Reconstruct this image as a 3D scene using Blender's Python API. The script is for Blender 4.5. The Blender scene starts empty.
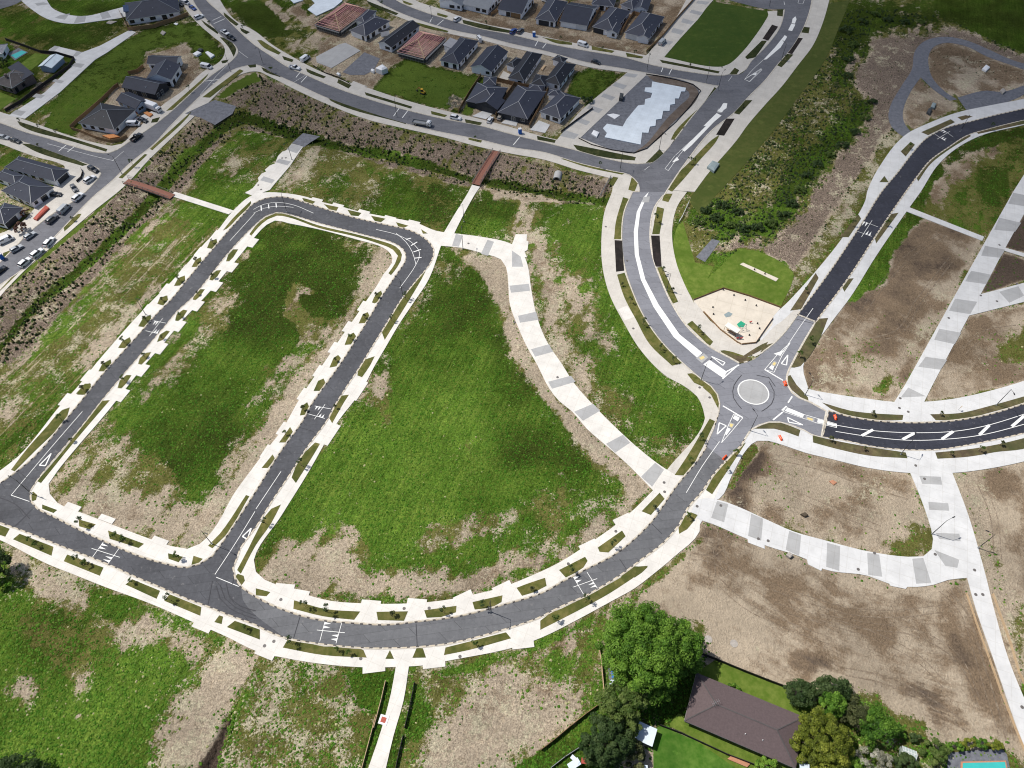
import bpy, bmesh, math, random
import numpy as np
from mathutils import Vector, Matrix
from mathutils.geometry import delaunay_2d_cdt
random.seed(7); rng = np.random.default_rng(7)
scene = bpy.context.scene
COL = scene.collection
H, TH, FP = 165.0, math.radians(53.5), 711.0
CT, ST = math.cos(TH), math.sin(TH)

def G(px, py, z=0.0):
    """point of the photograph -> real point on the plane at height z (metres)"""
    x = (px-512)/FP; y = -(py-384)/FP
    t = (H-z)/(ST-y*CT)
    return Vector((x*t, (CT+y*ST)*t, z))
def PT(s, ox=0, oy=0, k=1.0):
    return [(ox+float(a.split(',')[0])/k, oy+float(a.split(',')[1])/k) for a in s.split()]
def tile(ox, oy, k=4.0):
    return lambda s: PT(s, ox, oy, k)
T00=tile(0,0);T10=tile(256,0);T20=tile(512,0);T30=tile(768,0)
T01=tile(0,192);T11=tile(256,192);T21=tile(512,192);T31=tile(768,192)
T02=tile(0,384);T12=tile(256,384);T22=tile(512,384);T32=tile(768,384)
T03=tile(0,576);T13=tile(256,576);T23=tile(512,576);T33=tile(768,576)
Z1=tile(64,0,5.333);Z2=tile(0,120,8);Z3=tile(0,180,6);Z4=tile(0,30,8);Z5=tile(280,0,6.4)
Z6=tile(416,30,8);Z7=tile(480,40,8);Z8=tile(540,0,6.4);Z9=tile(420,0,8);ZR=tile(704,344,8)
ZA=tile(660,0,6.095);ZS=tile(560,60,6.4);ZB=tile(660,640,6);ZC=tile(544,660,7.11);ZD=tile(880,670,7.11)
ZE=tile(780,670,7.757);ZG=tile(820,0,5.02);ZH=tile(64,64,8);ZP=tile(670,200,4.8);ZL=tile(880,380,7.11)
ZN=tile(200,110,8);ZM=tile(340,600,6);ZQ=tile(440,140,6)
P0=lambda s: PT(s)

# ------------------------------------------------------------------ materials
MATS = {}
class N:
    def __init__(s, name, rough=0.9, spec=0.3):
        s.m = bpy.data.materials.new(name); s.m.use_nodes = True
        s.t = s.m.node_tree; s.n = s.t.nodes; s.b = s.n['Principled BSDF']
        s.b.inputs['Roughness'].default_value = rough
        s.b.inputs['Specular IOR Level'].default_value = spec
        s.tc = None
    def new(s, typ, **kw):
        n = s.n.new(typ)
        for k, v in kw.items():
            if k.startswith('i_'): n.inputs[k[2:]].default_value = v
            else: setattr(n, k, v)
        return n
    def link(s, a, b): s.t.links.new(a, b)
    def pos(s):
        if s.tc is None: s.tc = s.new('ShaderNodeNewGeometry')
        return s.tc.outputs['Position']
    def noise(s, scale, detail=4, rough=.6, vec=None, out='Fac'):
        n = s.new('ShaderNodeTexNoise'); n.inputs['Scale'].default_value = scale
        n.inputs['Detail'].default_value = detail; n.inputs['Roughness'].default_value = rough
        s.link(vec if vec is not None else s.pos(), n.inputs['Vector']); return n.outputs[out]
    def math(s, op, a, b=None, c=None, clamp=False):
        n = s.new('ShaderNodeMath'); n.operation = op; n.use_clamp = clamp
        for i, v in enumerate((a, b, c)):
            if v is None: continue
            if isinstance(v, (int, float)): n.inputs[i].default_value = v
            else: s.link(v, n.inputs[i])
        return n.outputs[0]
    def ramp(s, v, stops):
        n = s.new('ShaderNodeValToRGB'); s.link(v, n.inputs[0]); e = n.color_ramp.elements
        while len(e) < len(stops): e.new(.5)
        for i, (p, c) in enumerate(stops):
            e[i].position = p; e[i].color = (c if len(c) == 4 else (*c, 1)) if not isinstance(c, float) else (c, c, c, 1)
        return n.outputs[0]
    def mr(s, v, a, b, c=0., d=1.):
        n = s.new('ShaderNodeMapRange'); s.link(v, n.inputs[0])
        for i, x in enumerate((a, b, c, d)): n.inputs[i+1].default_value = x
        return n.outputs[0]
    def mix(s, f, a, b, mode='MIX'):
        n = s.new('ShaderNodeMix'); n.data_type = 'RGBA'; n.blend_type = mode
        for sock, v in ((n.inputs[0], f), (n.inputs[6], a), (n.inputs[7], b)):
            if isinstance(v, (int, float)): sock.default_value = v
            elif isinstance(v, tuple): sock.default_value = (*v, 1) if len(v) == 3 else v
            else: s.link(v, sock)
        return n.outputs[2]
    def scaled(s, v, sc, rot=0.):
        m = s.new('ShaderNodeMapping'); s.link(v, m.inputs[0]); m.inputs['Scale'].default_value = sc
        m.inputs['Rotation'].default_value = (0, 0, rot); return m.outputs[0]
    def bump(s, h, strength=.4, dist=.1):
        n = s.new('ShaderNodeBump'); n.inputs['Strength'].default_value = strength; n.inputs['Distance'].default_value = dist
        s.link(h, n.inputs['Height']); s.link(n.outputs[0], s.b.inputs['Normal'])
    def color(s, c):
        if isinstance(c, tuple): s.b.inputs['Base Color'].default_value = (*c, 1)
        else: s.link(c, s.b.inputs['Base Color'])
        return s.m
def plain(name, c, var=.18, scale=1.2, rough=.8, spec=.3, metal=0., bump=0):
    """colour with worn large and small variation"""
    if name in MATS: return MATS[name]
    n = N(name, rough, spec); n.b.inputs['Metallic'].default_value = metal
    a = n.noise(scale, 5); b = n.noise(scale*9, 3)
    f = n.math('ADD', n.math('MULTIPLY', a, .6), n.math('MULTIPLY', b, .4))
    k = n.mr(f, .3, .7, 1-var, 1+var)
    v = n.new('ShaderNodeVectorMath'); v.operation = 'SCALE'; v.inputs[0].default_value = c; n.link(k, v.inputs['Scale'])
    n.color(v.outputs[0])
    if bump: n.bump(b, bump, .05)
    MATS[name] = n.m; return n.m

def asphalt(name, c, wear=.25):
    n = N(name, .82, .35)
    a = n.noise(.12, 4); b = n.noise(1.1, 5); g = n.noise(6, 2)
    uv = n.scaled(n.pos(), (.9, .05, 1), math.radians(20)); st = n.noise(1.2, 4, vec=uv)
    f = n.math('ADD', n.math('ADD', n.math('MULTIPLY', a, .4), n.math('MULTIPLY', b, .3)), n.math('ADD', n.math('MULTIPLY', g, .15), n.math('MULTIPLY', st, .15)))
    col = n.mix(n.mr(f, .38, .62), tuple(x*(1-wear) for x in c), tuple(x*(1+wear) for x in c))
    # darker sealed joints and drips
    vor = n.new('ShaderNodeTexVoronoi'); vor.feature = 'DISTANCE_TO_EDGE'; vor.inputs['Scale'].default_value = .09
    w = n.new('ShaderNodeVectorMath'); w.operation = 'ADD'; n.link(n.pos(), w.inputs[0])
    w2 = n.new('ShaderNodeVectorMath'); w2.operation = 'SCALE'; n.link(n.noise(.4, 3, out='Color'), w2.inputs[0]); w2.inputs['Scale'].default_value = 3
    n.link(w2.outputs[0], w.inputs[1]); n.link(w.outputs[0], vor.inputs['Vector'])
    col = n.mix(n.mr(vor.outputs['Distance'], .0, .006, .35, 0.), col, tuple(x*.6 for x in c))
    # resurfaced strips and tyre-polished streaks
    br = n.new('ShaderNodeTexBrick'); n.link(n.scaled(n.pos(), (.045, .12, 1), math.radians(-21)), br.inputs['Vector']); br.inputs['Scale'].default_value = 1; br.inputs['Mortar Size'].default_value = .004
    br.inputs['Color1'].default_value = (1.06, 1.06, 1.06, 1); br.inputs['Color2'].default_value = (.88, .88, .89, 1); br.inputs['Mortar'].default_value = (.62, .62, .62, 1); br.inputs['Bias'].default_value = -.2
    col = n.mix(1., col, br.outputs[0], 'MULTIPLY')
    # pale dust and spots
    col = n.mix(n.mr(n.noise(.55, 6, .75), .6, .74, 0, .42), col, (.30, .28, .26))
    n.bump(g, .2, .02); MATS[name] = n.color(col); return n.m
def concrete(name, c, joint=1.9, stain=.5):
    n = N(name, .85, .25)
    a = n.noise(.25, 5, .65); b = n.noise(2.2, 5, .7)
    col = n.mix(n.mr(a, .35, .65), tuple(x*.90 for x in c), tuple(min(1, x*1.06) for x in c))
    col = n.mix(n.mr(b, .5, .78, 0, .28*stain), col, tuple(x*.55 for x in c))
    col = n.mix(n.mr(n.noise(.9, 6, .8), .58, .72, 0, .5*stain), col, (c[0]*.78, c[1]*.7, c[2]*.58))
    br = n.new('ShaderNodeTexBrick'); n.link(n.scaled(n.pos(), (1/joint, 1/joint, 1), math.radians(-69)), br.inputs['Vector'])
    br.offset = 0; br.inputs['Scale'].default_value = 1; br.inputs['Mortar Size'].default_value = .035; br.inputs['Brick Width'].default_value = 1.6; br.inputs['Row Height'].default_value = 1.6
    br.inputs['Color1'].default_value = (1, 1, 1, 1); br.inputs['Color2'].default_value = (.99, .99, .99, 1); br.inputs['Mortar'].default_value = (.90, .89, .87, 1)
    col = n.mix(1.0, col, br.outputs[0], 'MULTIPLY')
    MATS[name] = n.color(col); return n.m
asphalt('asphalt_fresh', (.030, .032, .045), .3)
asphalt('asphalt_new', (.066, .068, .077), .32)
asphalt('asphalt_mid', (.118, .120, .128), .22)
asphalt('asphalt_old', (.190, .193, .215), .12)
asphalt('asphalt_street', (.125, .127, .142), .18)
concrete('concrete_white', (.645, .62, .58), stain=.9)
concrete('concrete_cool', (.57, .57, .57), stain=.6)
concrete('concrete_worn', (.53, .50, .455), stain=.8)
concrete('concrete_grey', (.36, .36, .36))
concrete('concrete_sand', (.60, .54, .455), joint=3.)
concrete('slab_grey', (.22, .24, .28), joint=6)
concrete('pod_white', (.62, .68, .74), joint=1.1, stain=.2)
plain('gravel_blue', (.135, .14, .16), .45, .8, bump=.4)
plain('line_white', (.74, .74, .72), .12, 2)
plain('line_yellow', (.62, .50, .22), .1, 2)

GC = dict(pale=(.425, .350, .262), straw=(.38, .325, .195), brown=(.205, .150, .100), dark=(.085, .064, .050), mulch=(.170, .132, .104),
          olive=(.092, .108, .018), lush=(.044, .112, .012), mown=(.085, .125, .022), gravel=(.17, .17, .18))
def ground_material():
    n = N('ground_soil_and_grass', 1., .0)
    P = n.pos()
    aa = n.new('ShaderNodeAttribute', attribute_name='mask_a'); ab = n.new('ShaderNodeAttribute', attribute_name='mask_b'); ac = n.new('ShaderNodeAttribute', attribute_name='mask_c')
    def split(a):
        s = n.new('ShaderNodeSeparateColor'); n.link(a.outputs['Color'], s.inputs[0]); return [s.outputs[0], s.outputs[1], s.outputs[2]]
    A = split(aa); B = split(ab); C = split(ac)
    big = n.noise(.05, 4, .6); mid = n.noise(.32, 6, .68); fine = n.noise(1.9, 5, .75); tiny = n.noise(5.5, 3, .7)
    sA = n.noise(.5, 5, .65, vec=n.scaled(P, (1.7, .07, 1), math.radians(-70+90-90)))   # streaks along the blocks
    mA = n.scaled(P, (1, 1, 1), math.radians(-69)); mA = n.scaled(mA, (.06, 1.6, 1)); sA = n.noise(.6, 5, .65, vec=mA)
    dw = n.new('ShaderNodeVectorMath'); dw.operation = 'SCALE'; n.link(n.noise(.012, 1, .4, out='Color'), dw.inputs[0]); dw.inputs['Scale'].default_value = 40; da = n.new('ShaderNodeVectorMath'); n.link(P, da.inputs[0]); n.link(dw.outputs[0], da.inputs[1]); mB = n.scaled(da.outputs[0], (1, 1, 1), math.radians(24)); mB = n.scaled(mB, (.10, 1.1, 1)); sB = n.noise(.5, 6, .7, vec=mB)
    def thr(w1, w2, w3, seed):
        f = n.math('ADD', n.math('MULTIPLY', n.noise(.11+seed*.01, 3, .55), w1), n.math('MULTIPLY', n.noise(.42+.03*seed, 6, .7), w2))
        return n.math('ADD', f, n.math('MULTIPLY', n.noise(2.1+seed*.2, 4, .75), w3))
    def streaked(f, k):
        g = n.math('SUBTRACT', sA, .5); g = n.math('MULTIPLY', n.math('MULTIPLY', g, C[1]), k*1.6)
        h = n.math('MULTIPLY', n.math('MULTIPLY', n.math('SUBTRACT', sB, .5), C[2]), k*1.4)
        return n.math('ADD', f, n.math('ADD', g, h))
    def cover(w, f, sharp):      # weight above noise -> covered
        f = n.mr(f, *((.36, .64) if sharp > 3 else (.28, .72)))
        d = n.math('SUBTRACT', n.math('MULTIPLY', w, 1+1/sharp), n.math('ADD', f, .5/sharp))
        return n.math('MULTIPLY_ADD', d, sharp, .5, clamp=True)
    def shade(c, lo, hi, f, tint=None):
        c2 = tint or c
        return n.mix(n.mr(f, .32, .68), tuple(x*lo for x in c), tuple(min(1, x*hi) for x in c2))
    col = shade(GC['pale'], .72, 1.18, n.math('ADD', n.math('MULTIPLY', mid, .5), n.math('MULTIPLY', fine, .5)))
    pebble = n.math('MULTIPLY', n.mr(n.noise(3.2, 3, .8), .6, .72, 0, .55), n.math('SUBTRACT', 1., ab.outputs['Alpha'], clamp=True)); col = n.mix(pebble, col, (.17, .135, .10))
    col = n.mix(cover(B[0], streaked(thr(.35, .45, .2, 2), -1.), 2.), col, shade(GC['brown'], .66, 1.35, fine))
    col = n.mix(cover(B[1], streaked(thr(.35, .45, .2, 3), -1.), 1.8), col, shade(GC['dark'], .7, 1.5, fine))
    col = n.mix(cover(B[2], thr(.1, .4, .5, 4), 6), col, n.mix(n.mr(n.noise(2.6, 4, .8), .42, .6), tuple(x*.5 for x in GC['mulch']), tuple(x*1.9 for x in GC['mulch'])))
    col = n.mix(cover(A[1], streaked(thr(.3, .35, .35, 5), 1.), 5), col, shade(GC['olive'], .55, 1.6, n.math('ADD', n.math('MULTIPLY', fine, .5), n.math('MULTIPLY', mid, .5)), (.12, .115, .038)))
    lush = shade(GC['lush'], .35, 1.9, n.math('ADD', n.math('MULTIPLY', fine, .5), n.math('MULTIPLY', mid, .5)), (.055, .098, .012))
    lush = n.mix(n.mr(n.noise(.14, 5, .7), .44, .60, 0, .5), lush, n.mix(n.mr(fine, .38, .62), (.048, .078, .010), (.125, .170, .030)))
    lush = n.mix(n.mr(n.noise(.5, 6, .8), .54, .66, 0, .7), lush, (.016, .045, .006))
    lush = n.mix(n.mr(tiny, .56, .72, 0, .7), lush, (.13, .21, .05))
    sw = n.mr(n.math('ADD', n.math('MULTIPLY', sA, .8), n.math('MULTIPLY', sB, .2)), .4, .6, .8, 1.22); sv = n.new('ShaderNodeVectorMath'); sv.operation = 'SCALE'; n.link(lush, sv.inputs[0]); n.link(sw, sv.inputs['Scale']); lush = n.mix(n.mr(sA, .52, .62, 0, .3), sv.outputs[0], (.115, .130, .028))
    lv = n.new('ShaderNodeVectorMath'); lv.operation = 'SCALE'; n.link(lush, lv.inputs[0]); n.link(n.mr(aa.outputs['Alpha'], 0, 1, .48, 1.52), lv.inputs['Scale']); lush = n.mix(n.mr(aa.outputs['Alpha'], .1, .5, .5, 0.), lv.outputs[0], shade((.040, .052, .012), .5, 1.7, fine))
    col = n.mix(cover(A[0], streaked(thr(.3, .4, .3, 6), .9), 6), col, lush)
    fs = n.math('ADD', n.math('MULTIPLY', n.noise(.5, 4, .6), .35), n.math('MULTIPLY', n.noise(1.7, 5, .8), .65))
    col = n.mix(cover(n.math('MULTIPLY', A[2], .72), fs, 7), col, shade((.47, .42, .30), .62, 1.2, n.math('ADD', n.math('MULTIPLY', fine, .6), n.math('MULTIPLY', tiny, .4))))
    mow = shade(GC['mown'], .72, 1.3, n.math('ADD', n.math('MULTIPLY', mid, .6), n.math('MULTIPLY', fine, .4)))
    mow = n.mix(n.mr(big, .45, .62, 0, .7), mow, (.075, .118, .022))
    col = n.mix(cover(C[0], thr(.4, .4, .2, 7), 8), col, mow)
    # seed heads: pale specks in the rough grass
    sp = n.mr(n.noise(2.7, 4, .85), .64, .70, 0, .75)
    col = n.mix(n.math('MULTIPLY', sp, n.math('MULTIPLY', A[1], 1.0, clamp=True)), col, (.46, .44, .30))
    # grain: every natural surface is rough at hand size
    g1 = n.noise(1.25, 4, .85); g2 = n.noise(2.9, 2, .8)
    gn = n.mr(n.math('ADD', n.math('MULTIPLY', g1, .55), n.math('MULTIPLY', g2, .45)), .36, .64, .48, 1.52)
    gn = n.math('ADD', n.math('MULTIPLY', n.math('SUBTRACT', gn, 1.), n.math('SUBTRACT', 1., n.math('MAXIMUM', n.math('MULTIPLY', C[0], .7), n.math('MULTIPLY', ab.outputs['Alpha'], .72), clamp=True))), 1.)
    gn = n.math('MULTIPLY', gn, n.mr(n.noise(.035, 4, .6), .35, .65, .82, 1.16))
    v = n.new('ShaderNodeVectorMath'); v.operation = 'SCALE'; n.link(col, v.inputs[0]); n.link(gn, v.inputs['Scale']); col = v.outputs[0]
    # trampled bare patches and dark clumps at several sizes
    ch = n.math('ADD', n.math('MULTIPLY', n.noise(.9, 6, .8), .6), n.math('MULTIPLY', n.noise(.16, 3, .6), .4))
    gr = n.math('SUBTRACT', 1., n.math('ADD', n.math('ADD', C[0], B[2]), n.math('MULTIPLY', ab.outputs['Alpha'], .75), clamp=True), clamp=True)
    col = n.mix(n.math('MULTIPLY', n.mr(ch, .52, .60, 0, .55), gr), col, n.mix(1., col, (.45, .43, .38), 'MULTIPLY'))
    col = n.mix(n.math('MULTIPLY', n.mr(ch, .46, .38, 0, .35), gr), col, n.mix(1., col, (1.5, 1.42, 1.3), 'MULTIPLY'))
    # tracks where the streaks run
    tr = n.math('MULTIPLY', n.mr(sA, .60, .66, 0, .75), C[1])
    col = n.mix(tr, col, (.40, .36, .20))
    tr2 = n.math('MULTIPLY', n.mr(sB, .50, .78, 0, .4), C[2])
    col = n.mix(tr2, col, (.43, .355, .27))
    hb = n.math('ADD', n.math('MULTIPLY', fine, .6), n.math('MULTIPLY', mid, .7))
    n.bump(n.math('ADD', hb, n.math('MULTIPLY', g1, .5)), .9, .8)
    return n.color(col)
MATS['ground'] = ground_material()
def verge_material(name, c1, c2, c3):
    n = N(name, .95, .1); f = n.noise(.5, 5, .7); g = n.noise(4, 4, .8)
    col = n.mix(n.mr(f, .38, .62), c1, c2); col = n.mix(n.mr(g, .52, .7, 0, .6), col, c3); col = n.mix(n.mr(n.noise(.07, 5, .65), .42, .62, 0, .65), col, c3); col = n.mix(n.mr(n.noise(.2, 5, .7), .56, .7, 0, .5), col, tuple(min(1, x*1.5) for x in c2))
    n.bump(g, .6, .12); MATS[name] = n.color(col); return n.m
verge_material('verge_grass', (.085, .095, .022), (.160, .140, .050), (.035, .055, .012))
verge_material('verge_soil', (.085, .062, .042), (.14, .115, .06), (.05, .07, .02))
verge_material('verge_shrub', (.030, .040, .014), (.075, .075, .030), (.012, .022, .006))
verge_material('lawn_dark', (.040, .072, .012), (.055, .082, .016), (.030, .060, .010))
verge_material('lawn_dim', (.060, .080, .018), (.085, .095, .026), (.045, .066, .014))
verge_material('site_soil', (.13, .10, .08), (.19, .155, .13), (.08, .065, .055))
verge_material('bark_mulch', (.020, .017, .017), (.038, .030, .028), (.012, .012, .010))
verge_material('lawn', (.080, .135, .016), (.140, .185, .035), (.060, .105, .012))
verge_material('lawn_deep', (.045, .125, .012), (.105, .190, .032), (.030, .085, .010))

def kerb_mat(name, dash):
    n = N(name, .9, .2); uv = n.new('ShaderNodeUVMap'); s = n.new('ShaderNodeSeparateXYZ'); n.link(uv.outputs[0], s.inputs[0])
    c = n.mix(n.mr(n.noise(1.5, 4), .4, .6), (.42, .38, .32), (.56, .52, .45))
    if dash:
        w = n.math('FRACT', n.math('ADD', n.math('DIVIDE', s.outputs[0], 2.1), n.math('MULTIPLY', n.noise(.8, 2), .35)))
        c = n.mix(n.math('MULTIPLY', n.math('LESS_THAN', w, .34), n.math('GREATER_THAN', s.outputs[1], .5)), c, (.09, .08, .075))
        c = n.mix(n.math('MULTIPLY', n.math('GREATER_THAN', w, .55), n.math('GREATER_THAN', s.outputs[1], .5)), c, (.50, .43, .33))
    MATS[name] = n.color(c)
kerb_mat('kerb_plain', False); kerb_mat('kerb_dashed', True)

# ------------------------------------------------------------------ object helpers
def tag(o, label=None, cat=None, group=None, kind=None):
    if label: o['label'] = label
    if cat: o['category'] = cat
    if group: o['group'] = group
    if kind: o['kind'] = kind
    return o
def empty(name, loc, rz=0, label=None, cat=None, group=None):
    o = bpy.data.objects.new(name, None); COL.objects.link(o); o.location = loc; o.rotation_euler = (0, 0, rz)
    o.empty_display_size = .5
    return tag(o, label, cat, group)
def mesh_obj(name, verts, faces, mats, parent=None, idx=None, smooth=False):
    me = bpy.data.meshes.new(name); me.from_pydata([tuple(v) for v in verts], [], faces)
    for m in (mats if isinstance(mats, (list, tuple)) else [mats]): me.materials.append(MATS[m] if isinstance(m, str) else m)
    if idx is not None: me.polygons.foreach_set('material_index', idx)
    if smooth: me.polygons.foreach_set('use_smooth', [True]*len(me.polygons))
    me.update()
    o = bpy.data.objects.new(name, me); COL.objects.link(o)
    if parent: o.parent = parent
    return o
class MB:
    """collects shapes into one mesh"""
    def __init__(s): s.v = []; s.f = []; s.i = []
    def add(s, vs, fs, mi=0):
        b = len(s.v); s.v += [tuple(v) for v in vs]; s.f += [tuple(b+k for k in f) for f in fs]; s.i += [mi]*len(fs); return s
    def box(s, c, d, rz=0, mi=0, taper=1.):
        x, y, z = d[0]/2, d[1]/2, d[2]/2; ca, sa = math.cos(rz), math.sin(rz); vs = []
        for k in (-1, 1):
            t = taper if k == 1 else 1
            for a, b in ((-1, -1), (1, -1), (1, 1), (-1, 1)):
                u, w = a*x*t, b*y*t; vs.append((c[0]+u*ca-w*sa, c[1]+u*sa+w*ca, c[2]+k*z))
        return s.add(vs, [(3, 2, 1, 0), (4, 5, 6, 7), (0, 1, 5, 4), (1, 2, 6, 5), (2, 3, 7, 6), (3, 0, 4, 7)], mi)
    def tube(s, a, b, r0, r1=None, n=8, mi=0, cap=True):
        a, b = Vector(a), Vector(b); r1 = r0 if r1 is None else r1
        d = (b-a).normalized(); u = d.orthogonal().normalized(); w = d.cross(u); vs = []
        for p, r in ((a, r0), (b, r1)):
            for k in range(n):
                t = 2*math.pi*k/n; vs.append(p+u*math.cos(t)*r+w*math.sin(t)*r)
        fs = [(k, (k+1) % n, n+(k+1) % n, n+k) for k in range(n)]
        if cap: fs += [tuple(range(n-1, -1, -1)), tuple(range(n, 2*n))]
        return s.add(vs, fs, mi)
    def beam(s, a, b, w, h, mi=0):
        a, b = Vector(a), Vector(b); d = (b-a).normalized(); side = d.cross(Vector((0, 0, 1)))
        side = side.normalized()*w/2 if side.length > 1e-4 else Vector((w/2, 0, 0)); up = side.cross(d).normalized()*h/2
        vs = [p+i*side+j*up for p in (a, b) for i, j in ((-1, -1), (1, -1), (1, 1), (-1, 1))]
        return s.add(vs, [(0, 1, 2, 3), (7, 6, 5, 4), (0, 4, 5, 1), (1, 5, 6, 2), (2, 6, 7, 3), (3, 7, 4, 0)], mi)
    def prism(s, poly, z0, z1, mi=0, mi_side=None):
        n = len(poly); ar = sum(poly[k][0]*poly[(k+1) % n][1]-poly[(k+1) % n][0]*poly[k][1] for k in range(n))
        if ar < 0: poly = poly[::-1]
        vs = [(p[0], p[1], z0) for p in poly]+[(p[0], p[1], z1) for p in poly]
        s.add(vs, [tuple(range(n, 2*n))], mi); b = len(s.v)-2*n
        s.f += [(b+k, b+(k+1) % n, b+n+(k+1) % n, b+n+k) for k in range(n)]; s.i += [mi if mi_side is None else mi_side]*n
        return s
    def build(s, name, mats, parent=None, smooth=False): return mesh_obj(name, s.v, s.f, mats, parent, s.i, smooth)
def copy_tree(o, parent=None):
    c = o.copy(); COL.objects.link(c)
    if parent: c.parent = parent
    for ch in o.children: copy_tree(ch, c)
    return c
def catmull(pts, closed=False, step=1.6, corner=60):
    """smooth a ground polyline, leaving sharp corners sharp"""
    n = len(pts); out = []; P = [Vector((p[0], p[1])) for p in pts]
    def ang(i):
        if not closed and i in (0, n-1): return 180
        a = P[i]-P[i-1]; b = P[(i+1) % n]-P[i]
        return math.degrees(a.angle(b)) if a.length > 1e-6 and b.length > 1e-6 else 0
    A = [ang(i) for i in range(n)]
    for i in range(n if closed else n-1):
        p1, p2 = P[i], P[(i+1) % n]
        p0 = P[i-1] if (closed or i > 0) and A[i] < corner else p1-(p2-p1)
        p3 = P[(i+2) % n] if (closed or i < n-2) and A[(i+1) % n] < corner else p2+(p2-p1)
        L = (p2-p1).length; k = max(1, min(12, int(L/step)))
        l0 = (p1-p0).length or 1; l3 = (p3-p2).length or 1
        m1 = ((p1-p0)/l0+(p2-p1)/max(L, 1e-6)).normalized()*L if A[i] < corner else (p2-p1)
        m2 = ((p2-p1)/max(L, 1e-6)+(p3-p2)/l3).normalized()*L if A[(i+1) % n] < corner else (p2-p1)
        for j in range(k):
            t = j/k; t2, t3 = t*t, t*t*t
            out.append(p1*(2*t3-3*t2+1)+m1*(t3-2*t2+t)+p2*(-2*t3+3*t2)+m2*(t3-t2))
    if not closed: out.append(P[-1])
    return out
# ------------------------------------------------------------------ the surfaces: every sheet traced, then cut against each other
AREAS = []   # (class, priority, ground polygon)
def area(cls, prio, pts, smooth=True, step=2.0, corner=60):
    g = [G(*p) for p in pts]
    q = catmull(g, True, step, corner) if smooth else [Vector((p.x, p.y)) for p in g]
    r = []
    for p in q:
        if not r or (p-r[-1]).length > .05: r.append(p)
    if (r[0]-r[-1]).length < .05: r.pop()
    a = sum(r[k].x*r[(k+1) % len(r)].y-r[(k+1) % len(r)].x*r[k].y for k in range(len(r)))
    if a < 0: r.reverse()
    AREAS.append((cls, prio, r))

QA=tile(60,290,6);QB=tile(160,190,6);QC=tile(300,280,5.486)
# roads (carriageways) -------------------------------------------------
A_low = P0('-30,512 0,522.7 25,531.5 62.5,546.5 107.5,564 136,577 160,587 190,600 207,606 225,613.5 256,625 283,637 318,643.5 366,648 396,648 416,647 446,644 481,636 512,627 537,618.5 562,606 587,595 607,583.5 622,574 642,559 662,544 679.5,524 687,509 702,491.5 712,476.5 729.5,456.5 744.5,439')
A_up_w = P0('31,501.5 37.5,509 50,515 75,527.8 107.5,542.8 140,556.5 170,565 187.5,567.8 200,564 212.5,556.5 220,546.5')
A_up_e = P0('233,568 235,578.5 241,587 256,597 271,605 293.5,613.5 318.5,620 356,623.5 386,625 416,622 456,617 486,610 512,602.5 527,598.5 547,591 562,582 572,577 587,569 612,556.5 632,541.5 652,521.5 664.5,504 674.5,489 684.5,476.5 697,461.5 709.5,441.5 714.5,426.5 719.5,411.5')
area('asphalt_mid', 40, A_low[10:]+P0('740,425')+A_up_e[::-1]+P0('215,575 205,590'))
area('asphalt_new', 41, A_low[:12]+P0('243,600 241,587 235,578.5 233,568 222,556')+A_up_w[::-1]+P0('20,492 0,486 -30,478'))
area('asphalt_new', 40, P0('212.5,556.5 220,546.5 240,516.5 256,491.5 281,451.5 303.6,420.0 310.9,405.8 323.7,387.5 340.1,364.8 354.7,342.0 369.3,318.3 382.0,296.4 393.0,280.0 398.5,272 406,259.5 403.5,249.5 391,242 368.5,236 343.5,229.5 318.5,223 293.5,215.5 288.0,214.3 276.7,212.5 266.7,215.8 253.3,226.7 243.3,236.7 226.7,255.0 208.3,278.3 191.7,298.3 176.7,311.7 166.7,324.2 153.3,339.7 138.3,357.5 126.7,370.8 113.3,386.7 101.7,400.7 88.3,418.0 77.5,431.5 37.5,480 30,491.5 31,503 12,500 -5,487 12.5,475 33.8,457.8 70.0,415.0 85.0,396.7 101.7,375.8 118.3,357.5 133.3,340.8 146.7,325.8 160.0,310.8 170.0,301.3 186.7,280.8 203.3,260.8 216.7,245.0 231.7,227.5 243.3,215.0 253.3,204.2 266.7,198.3 276.7,197.0 288.0,197.7 306,203 331,211 361,219.5 391,226 411,231 426,239.5 433.5,249.5 431,262 416.7,280.0 402.1,298.2 387.5,321.9 372.9,345.6 358.3,369.3 343.7,391.2 334.6,405.8 327.3,420.0 306,449 288.5,476.5 268.5,506.5 256,527 240,549 233,568 225,575 212,570'))
# avenue to the north-west of the roundabout
area('asphalt_old', 42, P0('633,192 624.5,212 622,237 624.5,264.5 632,289.5 644.5,317 662,342 684.5,364.5 702,379.5 711.5,386.5 718,395 720,404 719,413 714.5,427 706,446 726,461 744.5,439 750.3,430 759,425 769,422 780,422 791.5,425 804,430 811.5,434.5 821,437 826,411.5 811,403 799,398 792,393 787,385 787,374 792,363 801,346 815,322 798,315 785.5,332 772.8,345 764,351.5 754,359.6 740,364 729.5,358 709.5,347 687,327 672,304.5 659.5,277 652,254.5 650,229.5 654.5,207 665.8,192'))
area('asphalt_street', 41, P0('632,195 639.5,192 638,182.5 637,174 645,166 652,163 662,155 692,117.5 719.5,85 729.5,75 739,74.6 752,60.7 766.6,46 779.8,27.9 784.7,9.8 786,-15 812,-15 811.8,0 809,13 802.7,29.5 791,49 778,64 765,80.4 748.6,96.8 733.8,113 712,130 682,167.5 665.8,192 664,195'))
area('asphalt_fresh', 43, P0('798,315 828,274.5 863,222 881.8,192 898,172.5 915.5,150 928,137.5 948,127.5 968,122.5 993,116 1024,109 1060,101 1060,112 1024,120 988,129 968,135 948,147.5 930.5,160 918,175 905.5,192 878,232 850.5,274.5 815.5,322'))
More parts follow.
